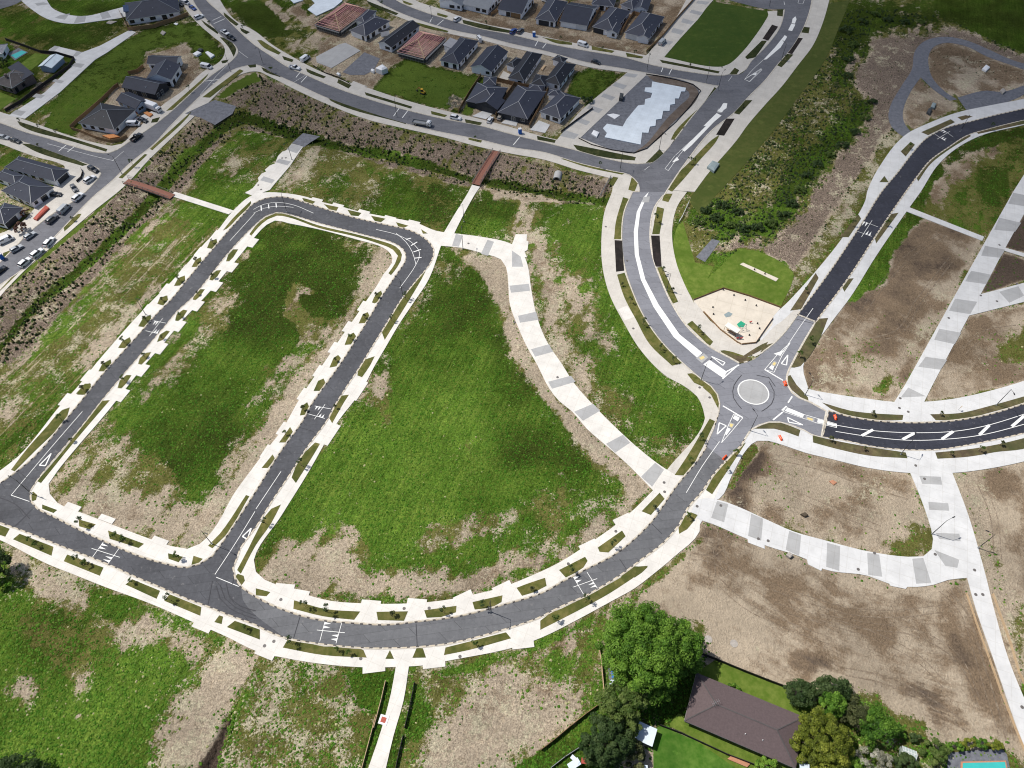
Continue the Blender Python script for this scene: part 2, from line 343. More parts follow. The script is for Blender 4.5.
area('asphalt_fresh', 43, P0('829,411 848,416.5 880.5,421.5 918,423 953,421 988,415 1024,404 1060,392 1060,420 1024,433 993,440 968,445 938,449.5 908,449.8 873,446.5 843,440 823,437'))
# old streets
area('asphalt_street', 40, P0('190,-15 193,0 202.8,15 214,28 223,37.5 234.6,45 238,52.5 232.8,60 210,77 161.5,120 128,143 117.5,150 110,153 97.5,152.5 75,147 50,139 25,132 0,123 -25,117 -25,127 0,134 25,142.5 44,149 69,158 90,165 99,169 101,174 95,182.5 75,201 62,208 45,220 30,232 15,248 0,263 -25,283 -25,306 0,285 21.7,270 45,247 64,227 93,197 113,180 128,165 154,144 169,127.5 195,101 214,84 232.8,70 247.8,65.6 256,64.7 271,72.5 293.5,82.5 326,97.5 361,110 396,121 431,130 481,140 512,147.5 544.5,152.5 577,162.5 612,171 629.5,175 638,183 645,175 650,163 637,164 612,160 574.5,150 544.5,142.5 512,134.5 481,126 443.5,119 406,110 363.5,97.5 331,86 306,75 288.5,67.5 271,56 256,46 240,32 223,15 206.5,0 200,-15'))
area('asphalt_street', 40, P0('366,-12 376,0 396,11 426,22.5 456,31 481,36 512,44 544.5,51 587,62.5 624.5,69 652,74 687,80 719.5,86 727,86 731,74 724,75.5 692,72.5 652,65 624.5,57.5 587,51 554.5,45 512,35 481,29 446,19 418.5,10 396,0 385,-12'))
area('asphalt_street', 40, P0('715,-14 722,-3 740,3 767,9 790,9 790,-14'))
area('asphalt_street', 40, P0('-20,-8 30,-8 18,3 0,9 -20,14'))

# paved verges, paths and lanes ---------------------------------------
VA_low = P0('-30,528 0,540 47.5,564 75,575 105,587 150,603.5 195,623 225,636 256,651 275,656 318,663.5 366,667.5 396,667 428,665 442,662 512,648 542,637.5 577,620 612,601 634.5,588.5 651,576 674.5,556.5 699.5,531.5')
area('concrete_white', 10, P0('-30,496 0,471 18,457 62,404 76.7,388.3 95.8,364.2 115.0,341.7 135.0,319.2 153.3,300.0 172.5,280.8 189.2,261.7 205.0,243.3 218.3,230.0 228.3,216.7 235.0,209.2 250.0,196.7 262,193 281,193 306,197 321,202 338.5,206 356,211 386,217 416,223 436,231 453,233.5 481,237 512,244.5 523,254.5 528,267 530.8,287 537,317 547,342 562,364.5 574.5,384 594.5,406.5 617,429 642,451.5 667,470 682,477.5 700,475 728,466 714,499 700,520')+VA_low[::-1])
area('none', 20, P0('102.5,418.0 125.0,390.0 144.2,365.8 163.3,344.2 181.7,321.7 210.0,291.7 226.7,271.7 243.3,251.7 256.7,235.0 266.7,225.0 275.0,220.8 288.0,223.3 318.5,229.5 356,239.5 383.5,248 391,254.5 392,263 383.5,274.5 378.4,283.6 368.4,298.2 354.7,318.3 341.9,336.5 327.3,358.4 310.9,382.1 300.0,398.5 282,430 265,452 256,464 232.5,496.5 217.5,524 200,544 187.5,549 172.5,546.5 150,539 120,527.8 87.5,515 57.5,502.8 50,494 48.8,484 57.5,471.5 80,444'))
area('none', 20, P0('441,246 428.5,280.0 413.0,303.7 398.4,325.6 385.7,347.4 372.9,369.3 367.4,380.3 354.7,400.3 339.2,420.0 306,476.5 281,516.5 254,560 256,572 265,580 277,585 297,592 331,601 363,603.5 396,604 431,602 456,598.5 481,593 499,588.5 531,576 559.5,562.5 587,545 617,524 634.5,509 653,490.5 627,464 607,446.5 587,429 572,411.5 559.5,401.5 549.5,389 537,364.5 527,347 517,324.5 510,305 508,280 506,267 501,259.5 486,254.5 461,248'))
def pads(cls, s, d, L=4.3, W=.75):
    """driveway crossings that step out behind the footpath; d = direction of the street in the photo"""
    for p in PT(s):
        a = G(*p); b = G(p[0]+d[0], p[1]+d[1]); u = (b-a).normalized(); w = Vector((-u.y, u.x, 0))
        q = [a+u*i*L/2+w*j*W for i, j in ((-1, -1), (1, -1), (1, 1), (-1, 1))]
        AREAS.append((cls, 12 if True else 0, [Vector((p.x, p.y)) for p in q]))
def pads_hole(*a, **k):
    n = len(AREAS); pads(*a, **k)
    for i in range(n, len(AREAS)): AREAS[i] = (AREAS[i][0], 22, AREAS[i][2])
pads_hole('concrete_white', '66,400 88,376 109,355 128,332 147,310 166,289 185,270 200,252 216,235', (65, -80), W=1.1)
pads_hole('concrete_white', '122.5,395.5 142.8,370.5 161.2,348.5 179.7,326.3 198,306 216.7,286.7 232.5,267.5 253,243', (65, -80), W=1.1)
pads_hole('concrete_white', '385,284 363,306.5 348,327 334,348 319,371.5 303.5,394.5 283,429 267,452', (70, -105), W=1.0)
pads_hole('concrete_white', '317,200 338,205.5 364,212 390,218 414,222.5', (100, 25))
pads_hole('concrete_white', '73,507 107,519 160,541', (100, 37))
pads_hole('concrete_white', '332,435 360,391', (70, -105), L=7)
pads_hole('concrete_white', '285,587 371,603.5 417,602', (100, 8), L=4.6)
pads_hole('concrete_white', '463,596.5 502,587 588,545 622,519', (80, -38), L=4.6)
pads_hole('concrete_white', '202,627 265,654', (80, 33), L=4.6)
pads_hole('concrete_white', '374,669 434,664.5 523,645', (100, -12), L=5)
pads_hole('concrete_white', '297,592.5', (100, 18), L=6)
area('concrete_white', 10, T13('560,360 612,360 590,500 550,640 520,768 505,830 430,830 450,768 500,620 540,470'))
area('concrete_white', 10, P0('442,236 455,214 468.5,192 472,185 480,187 476.5,192 464,214 453,236'))
area('concrete_white', 10, T21('0,260 0,210 15,170 60,170 58,195 66,200 62,232 50,240 60,262'), False)
# lane across the loop's top left corner and its gravel continuation
area('concrete_white', 10, ZN('360,665 420,630 470,570 465,545 495,510 530,495 520,480 560,445 600,430 625,370 660,335 690,325 735,270 825,295 780,360 720,450 600,590 560,640 430,690'), False)
area('gravel_blue', 12, ZN('735,265 825,185 960,212 880,262 830,298'), False)
area('concrete_white', 10, T01('700,0 935,75 915,90 680,15'), False)
# avenue verges
area('concrete_worn', 9, P0('616,178 612,192 604.5,212 601.5,237 602.5,267 609.5,294.5 622,319.5 642,352 667,377 682,385 697,396.5 703,409 705,418 667,470 682,480 700,470 722,410 712,380 640,300 630,240 640,190 634,174 622,176'))
area('concrete_white', 11, T21('425,470 460,455 490,500 450,515'), False)
area('concrete_worn', 9, P0('664,190 687,192 677,207 672,232 676,262 684.5,284.5 692,299.5 698,310 760,355 770,350 768,345 720,375 690,350 650,300 640,240'))
area('concrete_sand', 13, ZP('112,482 255,428 380,465 530,520 495,560 490,600 410,690 330,695 280,660 160,540'), False)
area('concrete_worn', 8, P0('665,190 694.5,192 707,175 737,140 747,126 765,105 781.4,87 797.8,65.6 812.6,46 821.6,26 828,5 832,-15 800,-15 790,40 760,80 720,110 680,150'))
area('concrete_worn', 9, P0('693,299 699,317 720,335 745,352 755,357 768,350 785,332 800,312 796,308 781,322 775,326 757,343 745,345 730,340 705,315'))
area('concrete_worn', 8, P0('713,1.6 767.5,11.5 790,9 790,30 760,60 730,80 718,75 722,67 729,64 742,52.5 755,36 766,18'))
# north-east leg
area('concrete_cool', 9, P0('770,320 788,302 813,274.5 843,237 865.5,200 867,192 880.5,165 905.5,135 930.5,122.5 958,112.5 993,105 1024,99 1060,90 1060,115 1024,125 983,135 958,147.5 938,165 920.5,192 908,209.5 875.5,257 850.5,297 828,327 803,367 808,388 790,395 780,375 760,350'))
# east leg and lanes
area('concrete_cool', 9, P0('799,385 808,389 833,394 868,399 893,402 923,402 953,399 988,391.5 1024,381 1060,368 1060,450 1024,461.5 980.5,470 953,473 908,473 868,468 830.5,459 805.5,453 785,446 768,441 757,441 747,449 732,475 719,499 714,500 702,521 695,533 680,520 690,500 740,430 780,410'))
area('concrete_cool', 10, P0('893,404 905.5,384 950,304 1013,192 1030,165 1050,165 1036,192 1024,214 1003,252 980.5,294.5 963,327 933,384 923,404'), False)
area('concrete_cool', 10, P0('980,294.5 1024,283 1050,276 1050,294 1024,302 968,316'), False)
area('concrete_cool', 10, P0('908,207 984,237 982,241 906,211.5'), False)
area('concrete_cool', 10, P0('1002,247 1040,258 1040,262 1001,250'), False)
area('concrete_cool', 10, P0('698,500 714.5,499 737,506.5 768,520.5 793,531.5 823,540 868,551.5 908,557 923,556.5 931.8,549 933,539 928,519 918,491.5 908,468 951,470 968,515 985.5,576 993,606 1008,658.5 1024,698.5 1045,745 1045,790 1024,746 1018,731 993,658.5 975.5,608.5 967,578 948,580 933,585 908,587 888,583.5 868,576 823,569 805.5,559 768,546.5 747,539 712,524 699.5,520 690,515'))
area('concrete_cool', 12, T22('940,610 1010,640 1010,660 945,635'), False); area('concrete_cool', 12, T32('155,700 220,730 212,748 160,722'), False); area('concrete_cool', 12, T33('480,25 560,40 550,52 490,40'), False)
# old street footpaths
area('concrete_worn', 7, P0('180,-15 184,5.6 195,20.6 214,37.5 223,45 225,52.5 219.6,62 203,72 184,90 163,105 145,122 131,135 126,141 122,144 112,146 100,144 75,137.5 50,129 25,120 0,112 -25,104 -25,137 0,143.8 19,151 37.5,157.5 60,163.8 66,168 62,178 50,190 40,202 22,222 5,232 -25,240 -25,330 0,297 33,263 63,238 93,212 124,187 149,160 171,139 195,116 214,97.5 229,82.5 240,75 256,71.5 271,77.5 301,92.5 331,106 368.5,120 406,129 443.5,137.5 481,147.5 512,154 544.5,160 577,170 605,177 616,180 612,195 634,195 640,180 660,160 682,130 702,112 718,91 731,82 738,68 724,66 664,57.4 697,0 702,-15 694,-15 674,21 648,54 636,60 610,57 580,49 540,38 500,28 470,20 440,9 415,0 405,-15 355,-15 370,3 391,14 420,25 450,34 480,40 512,48 545,55 585,66.5 622,72 627.5,72.5 579.5,112.5 557,140 540,136 506,126 468.5,116.5 431,107.5 396,97.5 366,87.5 341,80 316,69.5 296,59 271,44 256,32 235,20 220,0 212,-15'))
area('concrete_worn', 7, P0('388,-8 396,-3 420,5.5 448,14.5 482,24 515,30 556,39.5 590,46 626,52 648,56 646,65 624.5,59 587,53 554.5,47 512,37 481,31 446,21 418.5,12 392,2'))
area('concrete_worn', 7, P0('648,54 660,39 676,21 697,-3 716,-3 709,5 697.7,19.7 681,37.7 664,57.4 655,64'), False)
area('site_soil', 31, ZS('560,100 700,115 870,180 885,222 700,425 640,500 560,555 480,590 560,530 610,470 690,370 760,300 830,220 800,185 600,135'))
area('slab_site', 30, ZS('130,500 550,100 700,110 880,175 890,220 700,430 560,560 470,600 350,580'))
# top left lanes
area('concrete_cool', 7, P0('20,-12 41,-6 55,10 75,16 87.5,16 112.5,10 150,0 150,6 125,17 100,21 72.5,24 50,20 32.5,10 12,-8'))
area('concrete_cool', 7, P0('130,30 136,32.5 107.5,52.5 95,60 60,92.5 25,119 0,114 10,115 45,92.5 76,63 74,59 49,50 55,46 82.5,52.5 100,46'), False)

# darker concrete bands across the lanes --------------------------------
BANDS = [P0('456,234 463,236 459,247 452,246'), P0('487.5,240 494,242 488,256 481,254'), T21('0,235 35,260 45,300 0,300'), P0('509.5,286 529,284 530,291 511,293'),
 P0('518,316 536,312 538.5,320 520,323'), P0('531,349.5 549,344.5 553,352 535,357'), P0('548,382 571,376 575.5,382 552,389'), P0('574,412 593,404 600,411 583,421'), P0('606,444 623,435 630,443 615,453'), P0('641,477 655,463 664,470 652,487'),
 P0('717,501 728,504.5 724,522.5 711,518'), P0('751,514 763,519 761,541 748,536'), P0('789,531 801,535.5 799,556 785.5,550'), P0('827,543 840,546.5 839,571 826,567'), P0('867,553 879,554.8 882,577 868,575'), P0('912,559 923,558 931,583 916,584'),
 P0('934,550 959,560 957,568 945,566'), P0('935,533 959,534 960.5,541.5 939,539'), P0('928,502 948,503.5 949,511 929,510'), P0('919,476 940.5,477 942,485 922,484'),
 P0('925.5,357 947,360 940.5,370 918,367'), P0('939,329 961,333 954.5,344.5 934,340'), P0('954.8,299 977,302 970,314.5 948.8,311'), P0('971,271 991,275 986,284.5 965,281.5'), P0('984.8,246 1005,250 1000,258 981,256'), P0('999,218 1021,223 1015,232 994,230'), P0('1013,193 1033,197 1028,207 1008,204'), P0('999,292 1018,286.5 1024,296 1009,303'), T32('530,55 560,15 630,50'),
 P0('698,1 710,2 706,5 696,3.5'), P0('691.5,10 703,12.5 700,15.5 689.5,13'), P0('683,18.5 694,21.8 691,25 681,22.5'), P0('673,28 684.5,31 681,35 671,32.5'), P0('663,39.5 673.5,42 670,45 659.5,44'),
 ZS('430,85 500,95 480,115 405,103'), ZS('355,143 430,165 405,190 335,165'), ZS('280,215 355,240 330,262 262,235'), ZS('190,290 275,318 248,342 170,312'), ZS('120,370 195,397 170,420 92,392'), ZS('30,450 120,478 92,508 0,488'),
 Z4('440,130 480,135 430,175 385,170'), Z4('615,172 660,180 610,215 585,208'), Z4('600,265 680,275 650,305 570,290'), Z4('440,395 515,410 490,430 415,412'), Z4('290,510 360,525 330,550 258,537'), Z4('130,640 210,655 170,690 90,670'), T00('140,15 175,10 200,18 150,24'), T00('240,62 280,55 260,80 220,72'), T00('310,65 345,66 340,88 295,95'), T00('400,55 430,45 445,70 410,78'),
 ZN('735,272 820,295 775,350 695,320'), ZN('635,392 730,415 700,445 605,420'), ZN('510,532 600,562 575,590 482,565')]
for b in BANDS: area('concrete_grey', 25, b, False)
area('concrete_white', 26, T11('853,200 860,203 850,226 842,224'), False)

# planted beds in the verges -------------------------------------------
BEDS = [QB('378,245 440,170 545,68 548,80 470,165 400,235'), QB('283,350 300,310 340,295 345,325 315,355'), QB('190,465 215,420 245,405 252,430 225,462'), QB('85,578 110,530 150,515 152,545 120,575'), QB('0,690 20,645 45,635 48,660 25,690'),
 QA('585,85 600,50 640,35 650,60 620,95'), QA('470,220 500,170 545,150 548,190 510,225'), QA('350,350 375,310 420,285 430,315 395,350'), QA('232,490 255,445 305,418 312,450 270,490'), QA('105,630 130,585 180,560 190,590 150,630'),
 T02('280,95 270,130 120,290 60,350 45,345 110,260 190,170 250,105'), T02('305,40 340,0 365,0 360,20 330,45'),
 QA('692,185 700,150 740,120 765,125 740,165 710,188'), QA('583,315 600,270 640,245 660,250 620,300'), QA('470,445 480,410 520,378 548,375 520,420 490,450'), QA('347,590 360,545 400,512 430,513 400,560 370,592'),
 QB('397,430 410,390 440,358 470,358 440,405 415,430'), QB('297,540 310,510 340,485 368,482 345,520 315,545'), QB('197,660 215,615 245,597 270,598 240,640 215,662'),
 P0('249.5,234.5 255,227 266,217.5 276,213.5 288,215.2 318,225.5 356,234.5 380,241 396,247 402,255 397.5,267 391,275.5 388.5,273.5 395,264 398,256 393,250 376,243 356,237 318,228 288,217.5 277,216 268,219.5 258,228 251.5,236'),
 T11('185,25 200,28 238,40 225,50 195,45'), T11('272,50 330,62 322,77 292,70'), T11('366,72 422,85 410,98 380,95'), T11('460,96 518,108 500,122 475,117'), T11('560,122 610,136 592,144 570,140'), T11('660,150 687,167 668,168'),
 QC('395,125 420,75 445,60 452,80 430,120 410,130'), QC('322,240 345,190 372,178 382,200 355,238'), QC('245,358 265,305 295,290 308,310 280,355'), QC('162,482 185,428 210,413 225,430 200,475'), QC('75,610 100,555 130,542 142,570 110,610'), QC('0,745 15,690 40,672 52,700 30,740'),
 T12('137,173 148,192 118,235 93,235'), T12('67,283 77,300 48,337 23,337'), 
 QC('450,290 500,190 560,110 640,0 700,-95 712,-95 665,0 600,110 520,240 465,330'), QC('315,525 320,490 350,440 410,420 385,470 340,535'), T12('372,44 340,48 292,135 305,158 355,70'), T12('237,235 256,240 245,260 160,397 143,375 160,330 200,270'), T12('62,500 100,483 60,560 0,645 -60,760 -75,745 -30,660 0,600'),
 T02('410,68 440,66 300,230 165,397 150,390 280,235'), T02('985,445 998,450 900,610 850,658 833,648 880,600'), T02('170,483 230,505 215,517 170,500'), T02('315,542 384,562 360,582 318,570'), T02('433,587 577,640 555,657 440,620'), T02('673,678 733,692 715,714 675,700'), T02('775,688 812,700 795,717 766,727'), T02('118,440 135,432 150,445 145,465 130,470 117,455'),
 T02('-40,550 40,580 22,612 -40,590'), T02('80,600 215,652 207,688 53,622'), T02('270,683 415,735 400,768 256,710'), T03('530,14 641,60 627,92 503,35'), T03('680,74 806,125 802,160 658,100'), T03('878,158 893,163 887,193 858,185'), T03('940,180 1040,215 1040,255 908,205'), T03('940,5 952,-8 975,0 980,20 965,40 945,25'),
 T13('0,50 58,65 42,82 0,78'), T13('153,98 280,133 417,143 393,176 270,162 150,132'), T13('482,144 608,142 592,180 488,177'), T13('673,138 802,120 800,146 740,165 683,168'), T13('866,105 986,78 982,105 940,128 875,135'), T13('130,250 270,282 430,297 443,327 270,317 108,287'), T13('536,297 552,332 518,332'), T13('643,288 668,290 680,327 626,328'), T13('758,287 1000,226 1020,250 850,297 752,317'),
 T23('18,48 60,32 132,8 138,40 90,65 40,80'), T22('188,745 292,692 302,708 285,735 215,775'), T22('343,655 440,587 454,610 385,675 350,672'), T22('518,510 590,436 610,460 555,525'), T22('790,140 812,150 745,285 690,367 650,365 700,290'), T22('775,425 800,380 890,262 935,235 880,320 832,392 800,442'), T22('690,530 715,514 742,525 700,582 668,600 664,565'), T22('490,730 542,733 490,775 440,775'),
 T23('113,180 200,130 300,82 380,38 470,-15 485,8 390,70 300,120 200,172 113,216'), T23('430,0 470,-30 545,-40 500,-5 460,15'),
 P0('623,197.5 630,199.5 623,219.5 622,239.5 614,239.5 615.8,222'), P0('617,275 624.5,273 631,290 644,317 661,342 684,363 672,366 650,345 636,320 624,297'), P0('704,380 711,386.5 716.5,395 719,404 719.6,411.5 716,405 711,395 703,388'), P0('687,374 692,373.5 704,380 703,387 694,383'),
 T21('610,8 642,8 625,42 600,35'), P0('657,207 664,209 659.5,234.5 652,234.5'), P0('656,268 662,267 678,302 671,304.5'), P0('687,324.5 692,321 713,342 709.5,346.5'), P0('720,351 724,350.5 749.5,358 747,362 731.5,358'),
 P0('668,190 677,175 692,160 712,140 719.5,135 716,142 700,160 683,180 672,192'), ZA('510,613 562,613 482,700 450,692'), ZA('775,330 812,335 740,412 713,400'), ZA('870,165 912,170 905,205 860,200'), ZA('620,250 652,250 580,352 530,362 518,350'), ZA('455,415 482,430 465,457 418,458'), ZA('715,62 750,62 747,102 713,97'), T20('810,350 835,365 800,418 770,410'), T20('750,430 772,440 690,520 675,555 635,560 650,530'), T20('590,598 605,615 575,650 535,653'),
 T20('245,580 300,590 495,630 490,643 400,635 260,600'), T20('196,636 230,635 450,695 440,700 300,670'), T20('100,545 175,562 170,573 102,560'), T20('455,212 525,228 520,235 460,228'), T20('120,150 240,172 240,181 180,175'), T20('318,185 410,205 400,213 320,200'), T20('590,240 830,287 825,295 600,252'), T20('480,705 508,720 490,768 465,760'), T20('405,708 425,712 405,745 385,735'),
 T10('5,162 22,162 100,212 90,220 30,190'), T10('105,225 150,240 145,250 112,240'), T10('200,275 280,308 270,315 205,288'), T10('22,270 100,300 98,310 30,285'), T10('330,318 382,342 370,355 325,332'), T10('435,370 625,428 620,436 440,382'), T10('290,395 600,487 600,498 300,405'), T10('700,445 765,462 755,470 702,458'), T10('835,478 905,492 895,503 840,495'), T10('850,550 905,562 900,572 850,560'), T10('445,5 570,55 560,62 450,15'), T10('585,2 630,18 615,22 590,12'), T10('725,52 770,65 760,72 725,62'), T10('825,80 1024,125 1024,135 900,115 830,95'), T10('640,90 770,125 765,132 650,100'),
 T00('70,485 100,495 430,598 425,608 300,570 80,502'), T00('85,575 150,582 350,660 330,665 150,610'), T00('455,602 495,593 480,607 460,612'), T00('610,478 640,470 630,490 605,492'), T00('475,712 580,617 590,620 490,715'), T00('600,597 765,448 755,465 610,602'), T00('665,445 835,295 830,305 690,440'), T00('810,390 960,278 975,285 840,392'), T00('805,80 878,130 870,137 820,100'), T00('880,150 915,155 945,200 935,228 915,190'), T00('895,50 955,98 945,105 900,70'), T00('960,112 1000,130 985,138 965,125'), T00('885,245 915,240 905,252 890,255'), T00('992,262 1024,258 1024,270 1000,272'),
 Z3('-20,685 105,550 125,545 0,668'), Z3('382,280 470,205 490,205 478,225 388,310'), Z3('20,440 60,425 90,435 20,490')]
for b in BEDS: area('verge_shrub' if max(q[1] for q in b) < 178 and (b[0][0]+b[0][1]*7) % 3 > .9 else 'verge_grass', 35, b, corner=60 if len(b) > 5 else 38)
SOIL = [T31('360,90 372,108 322,182 288,182'), T31('190,325 202,345 132,470 88,476'), T31('485,90 522,84 432,207 425,180'), T31('300,350 342,346 305,400 292,375'), T31('200,508 240,505 200,600 130,692 97,702 128,610'), T30('612,530 730,478 747,490 640,542'), T30('757,470 790,462 818,467 775,483'), T30('530,607 570,568 587,580 550,627'), T30('445,730 465,705 482,730'), T30('588,700 640,630 720,578 800,537 812,545 720,602 650,657 600,727'), T30('828,522 1024,483 1060,476 1060,490 1024,497 840,537'),
 T32('215,75 330,108 400,117 540,125 537,145 480,147 330,130 250,100'), T32('648,122 760,118 900,85 1060,40 1060,70 1024,78 900,112 760,145 670,146'), T32('178,207 280,230 400,252 550,275 557,298 400,287 280,262 180,235'), T32('668,275 800,262 920,242 1060,208 1060,240 900,275 800,292 677,300'),
 ZR('115,75 150,55 250,90 380,120 340,150 280,155 200,120'), ZR('450,65 490,10 550,-5 520,30 470,68'), ZR('655,265 690,250 740,330 830,430 835,455 780,435 700,370 660,320'), ZR('400,680 520,632 610,632 770,690 755,742 640,700 560,680 480,680'), ZR('695,190 715,110 790,-20 850,-10 770,180 720,192'), T21('875,690 1000,610 1024,600 1010,625 985,640')]
for b in SOIL: area('verge_soil', 36, b, corner=60 if len(b) > 5 else 38)
MULCH = [P0('614.5,240.5 622,241 624,271 616,272'), P0('651,236 659.5,236 661.5,267 654,267'), P0('726,119 734.5,119 724,136 716,135'), P0('797,38 802.7,38.6 792,54.5 786.5,53'), P0('772,25 778,27 768,41 762.5,39'), T20('748,465 765,470 700,525 680,515')]
for b in MULCH: area('bark_mulch', 37, b, False)
# gravel track and pad, top right
area('gravel_blue', 8, ZG('345,600 350,540 410,430 460,350 480,250 540,200 640,185 740,205 860,255 960,300 1060,330 1060,362 940,320 840,285 740,235 640,215 580,230 548,270 545,330 570,400 640,470 690,500 650,505 570,450 505,388 450,470 415,580 430,630 460,665 420,688 370,650'))
area('gravel_blue', 8, ZG('690,490 840,455 900,462 1050,420 1050,450 960,505 740,560'))
area('gravel_blue', 8, T00('740,455 860,400 945,425 930,455 860,500 800,470'), False)
area('gravel_blue', 8, P0('696,257 712,239 720,241 705,262'), False)
# lawns of the old sections
area('lawn', 8, ZB('330,120 760,290 800,330 850,455 245,228 230,190'), False)
area('lawn', 8, ZB('60,500 110,440 820,765 815,800 500,800 150,560 60,520'), False)
area('lawn_deep', 8, ZB('-40,540 0,515 560,745 560,860 -40,860'), False)
area('lawn', 8, Z4('145,285 280,185 400,200 250,320 180,320'), False)
area('lawn', 8, Z4('-60,480 0,495 130,550 0,640 -60,640'), False)
area('lawn', 6, ZP('60,100 120,300 210,320 180,380 330,235 430,250 590,350 590,380 530,515 380,465 255,428 112,482 30,330 15,230 40,120'))
area('lawn_dim', 6, P0('694.5,192 707,175 737,140 747,126 765,105 781.4,87 797.8,65.6 812.6,46 821.6,26 828,5 850,0 838,30 825,60 800,95 770,135 735,175 712,200 700,215 690,200'))
area('lawn_dark', 14, ZA('325,10 655,70 660,90 640,130 580,220 500,320 420,392 380,408 25,350 130,230 230,120 300,30'))
# concrete pad strip in the park, slabs of houses under construction
area('concrete_sand', 15, ZP('335,310 350,302 520,378 508,392'), False)
area('concrete_grey', 15, Z5('230,365 380,285 420,275 515,325 330,437 235,400'), False)
area('gravel_blue', 15, Z5('400,462 540,335 640,375 600,450 540,480 450,480'), False)
area('concrete_cool', 15, Z6('450,690 560,635 640,650 560,715'), False); area('concrete_cool', 15, Z7('170,665 240,610 310,640 290,690'), False); area('concrete_cool', 15, Z7('400,720 470,645 560,680 520,745'), False)
area('concrete_worn', 7, Z6('660,395 700,330 760,360 735,400'), False)
area('concrete_worn', 7, Z5('500,560 560,555 470,520 430,560'), False)
area('concrete_worn', 7, Z2('520,380 640,370 660,440 600,500 480,600 350,680 300,640 480,520'), False)
area('concrete_cool', 7, ZH('590,480 660,440 780,400 700,380 560,440'), False)

CLS_H = dict(asphalt_mid=.03, asphalt_new=.03, asphalt_old=.03, asphalt_street=.03, asphalt_fresh=.03, concrete_white=.13, concrete_cool=.13, concrete_worn=.13, concrete_grey=.134,
             concrete_sand=.15, verge_grass=.17, verge_soil=.16, bark_mulch=.20, gravel_blue=.05, lawn=.05, lawn_deep=.06, lawn_dark=.06, lawn_dim=.05, verge_shrub=.2, site_soil=.12, slab_site=.05)
NAMES = dict(asphalt_mid='road', asphalt_new='loop_road', asphalt_old='roundabout_road', asphalt_street='street', asphalt_fresh='fresh_road', concrete_white='footpath', concrete_cool='pavement', concrete_worn='old_footpath',
             concrete_grey='pavement_band', concrete_sand='playground_paving', verge_grass='grass_verge', verge_soil='soil_verge', bark_mulch='mulch_bed', gravel_blue='gravel_track', lawn='lawn', lawn_deep='green_lawn', lawn_dark='dark_lawn', lawn_dim='park_grass', verge_shrub='verge_planting', site_soil='site_soil', slab_site='gravel_pad')
ROADS = {k for k in CLS_H if k.startswith('asphalt')}
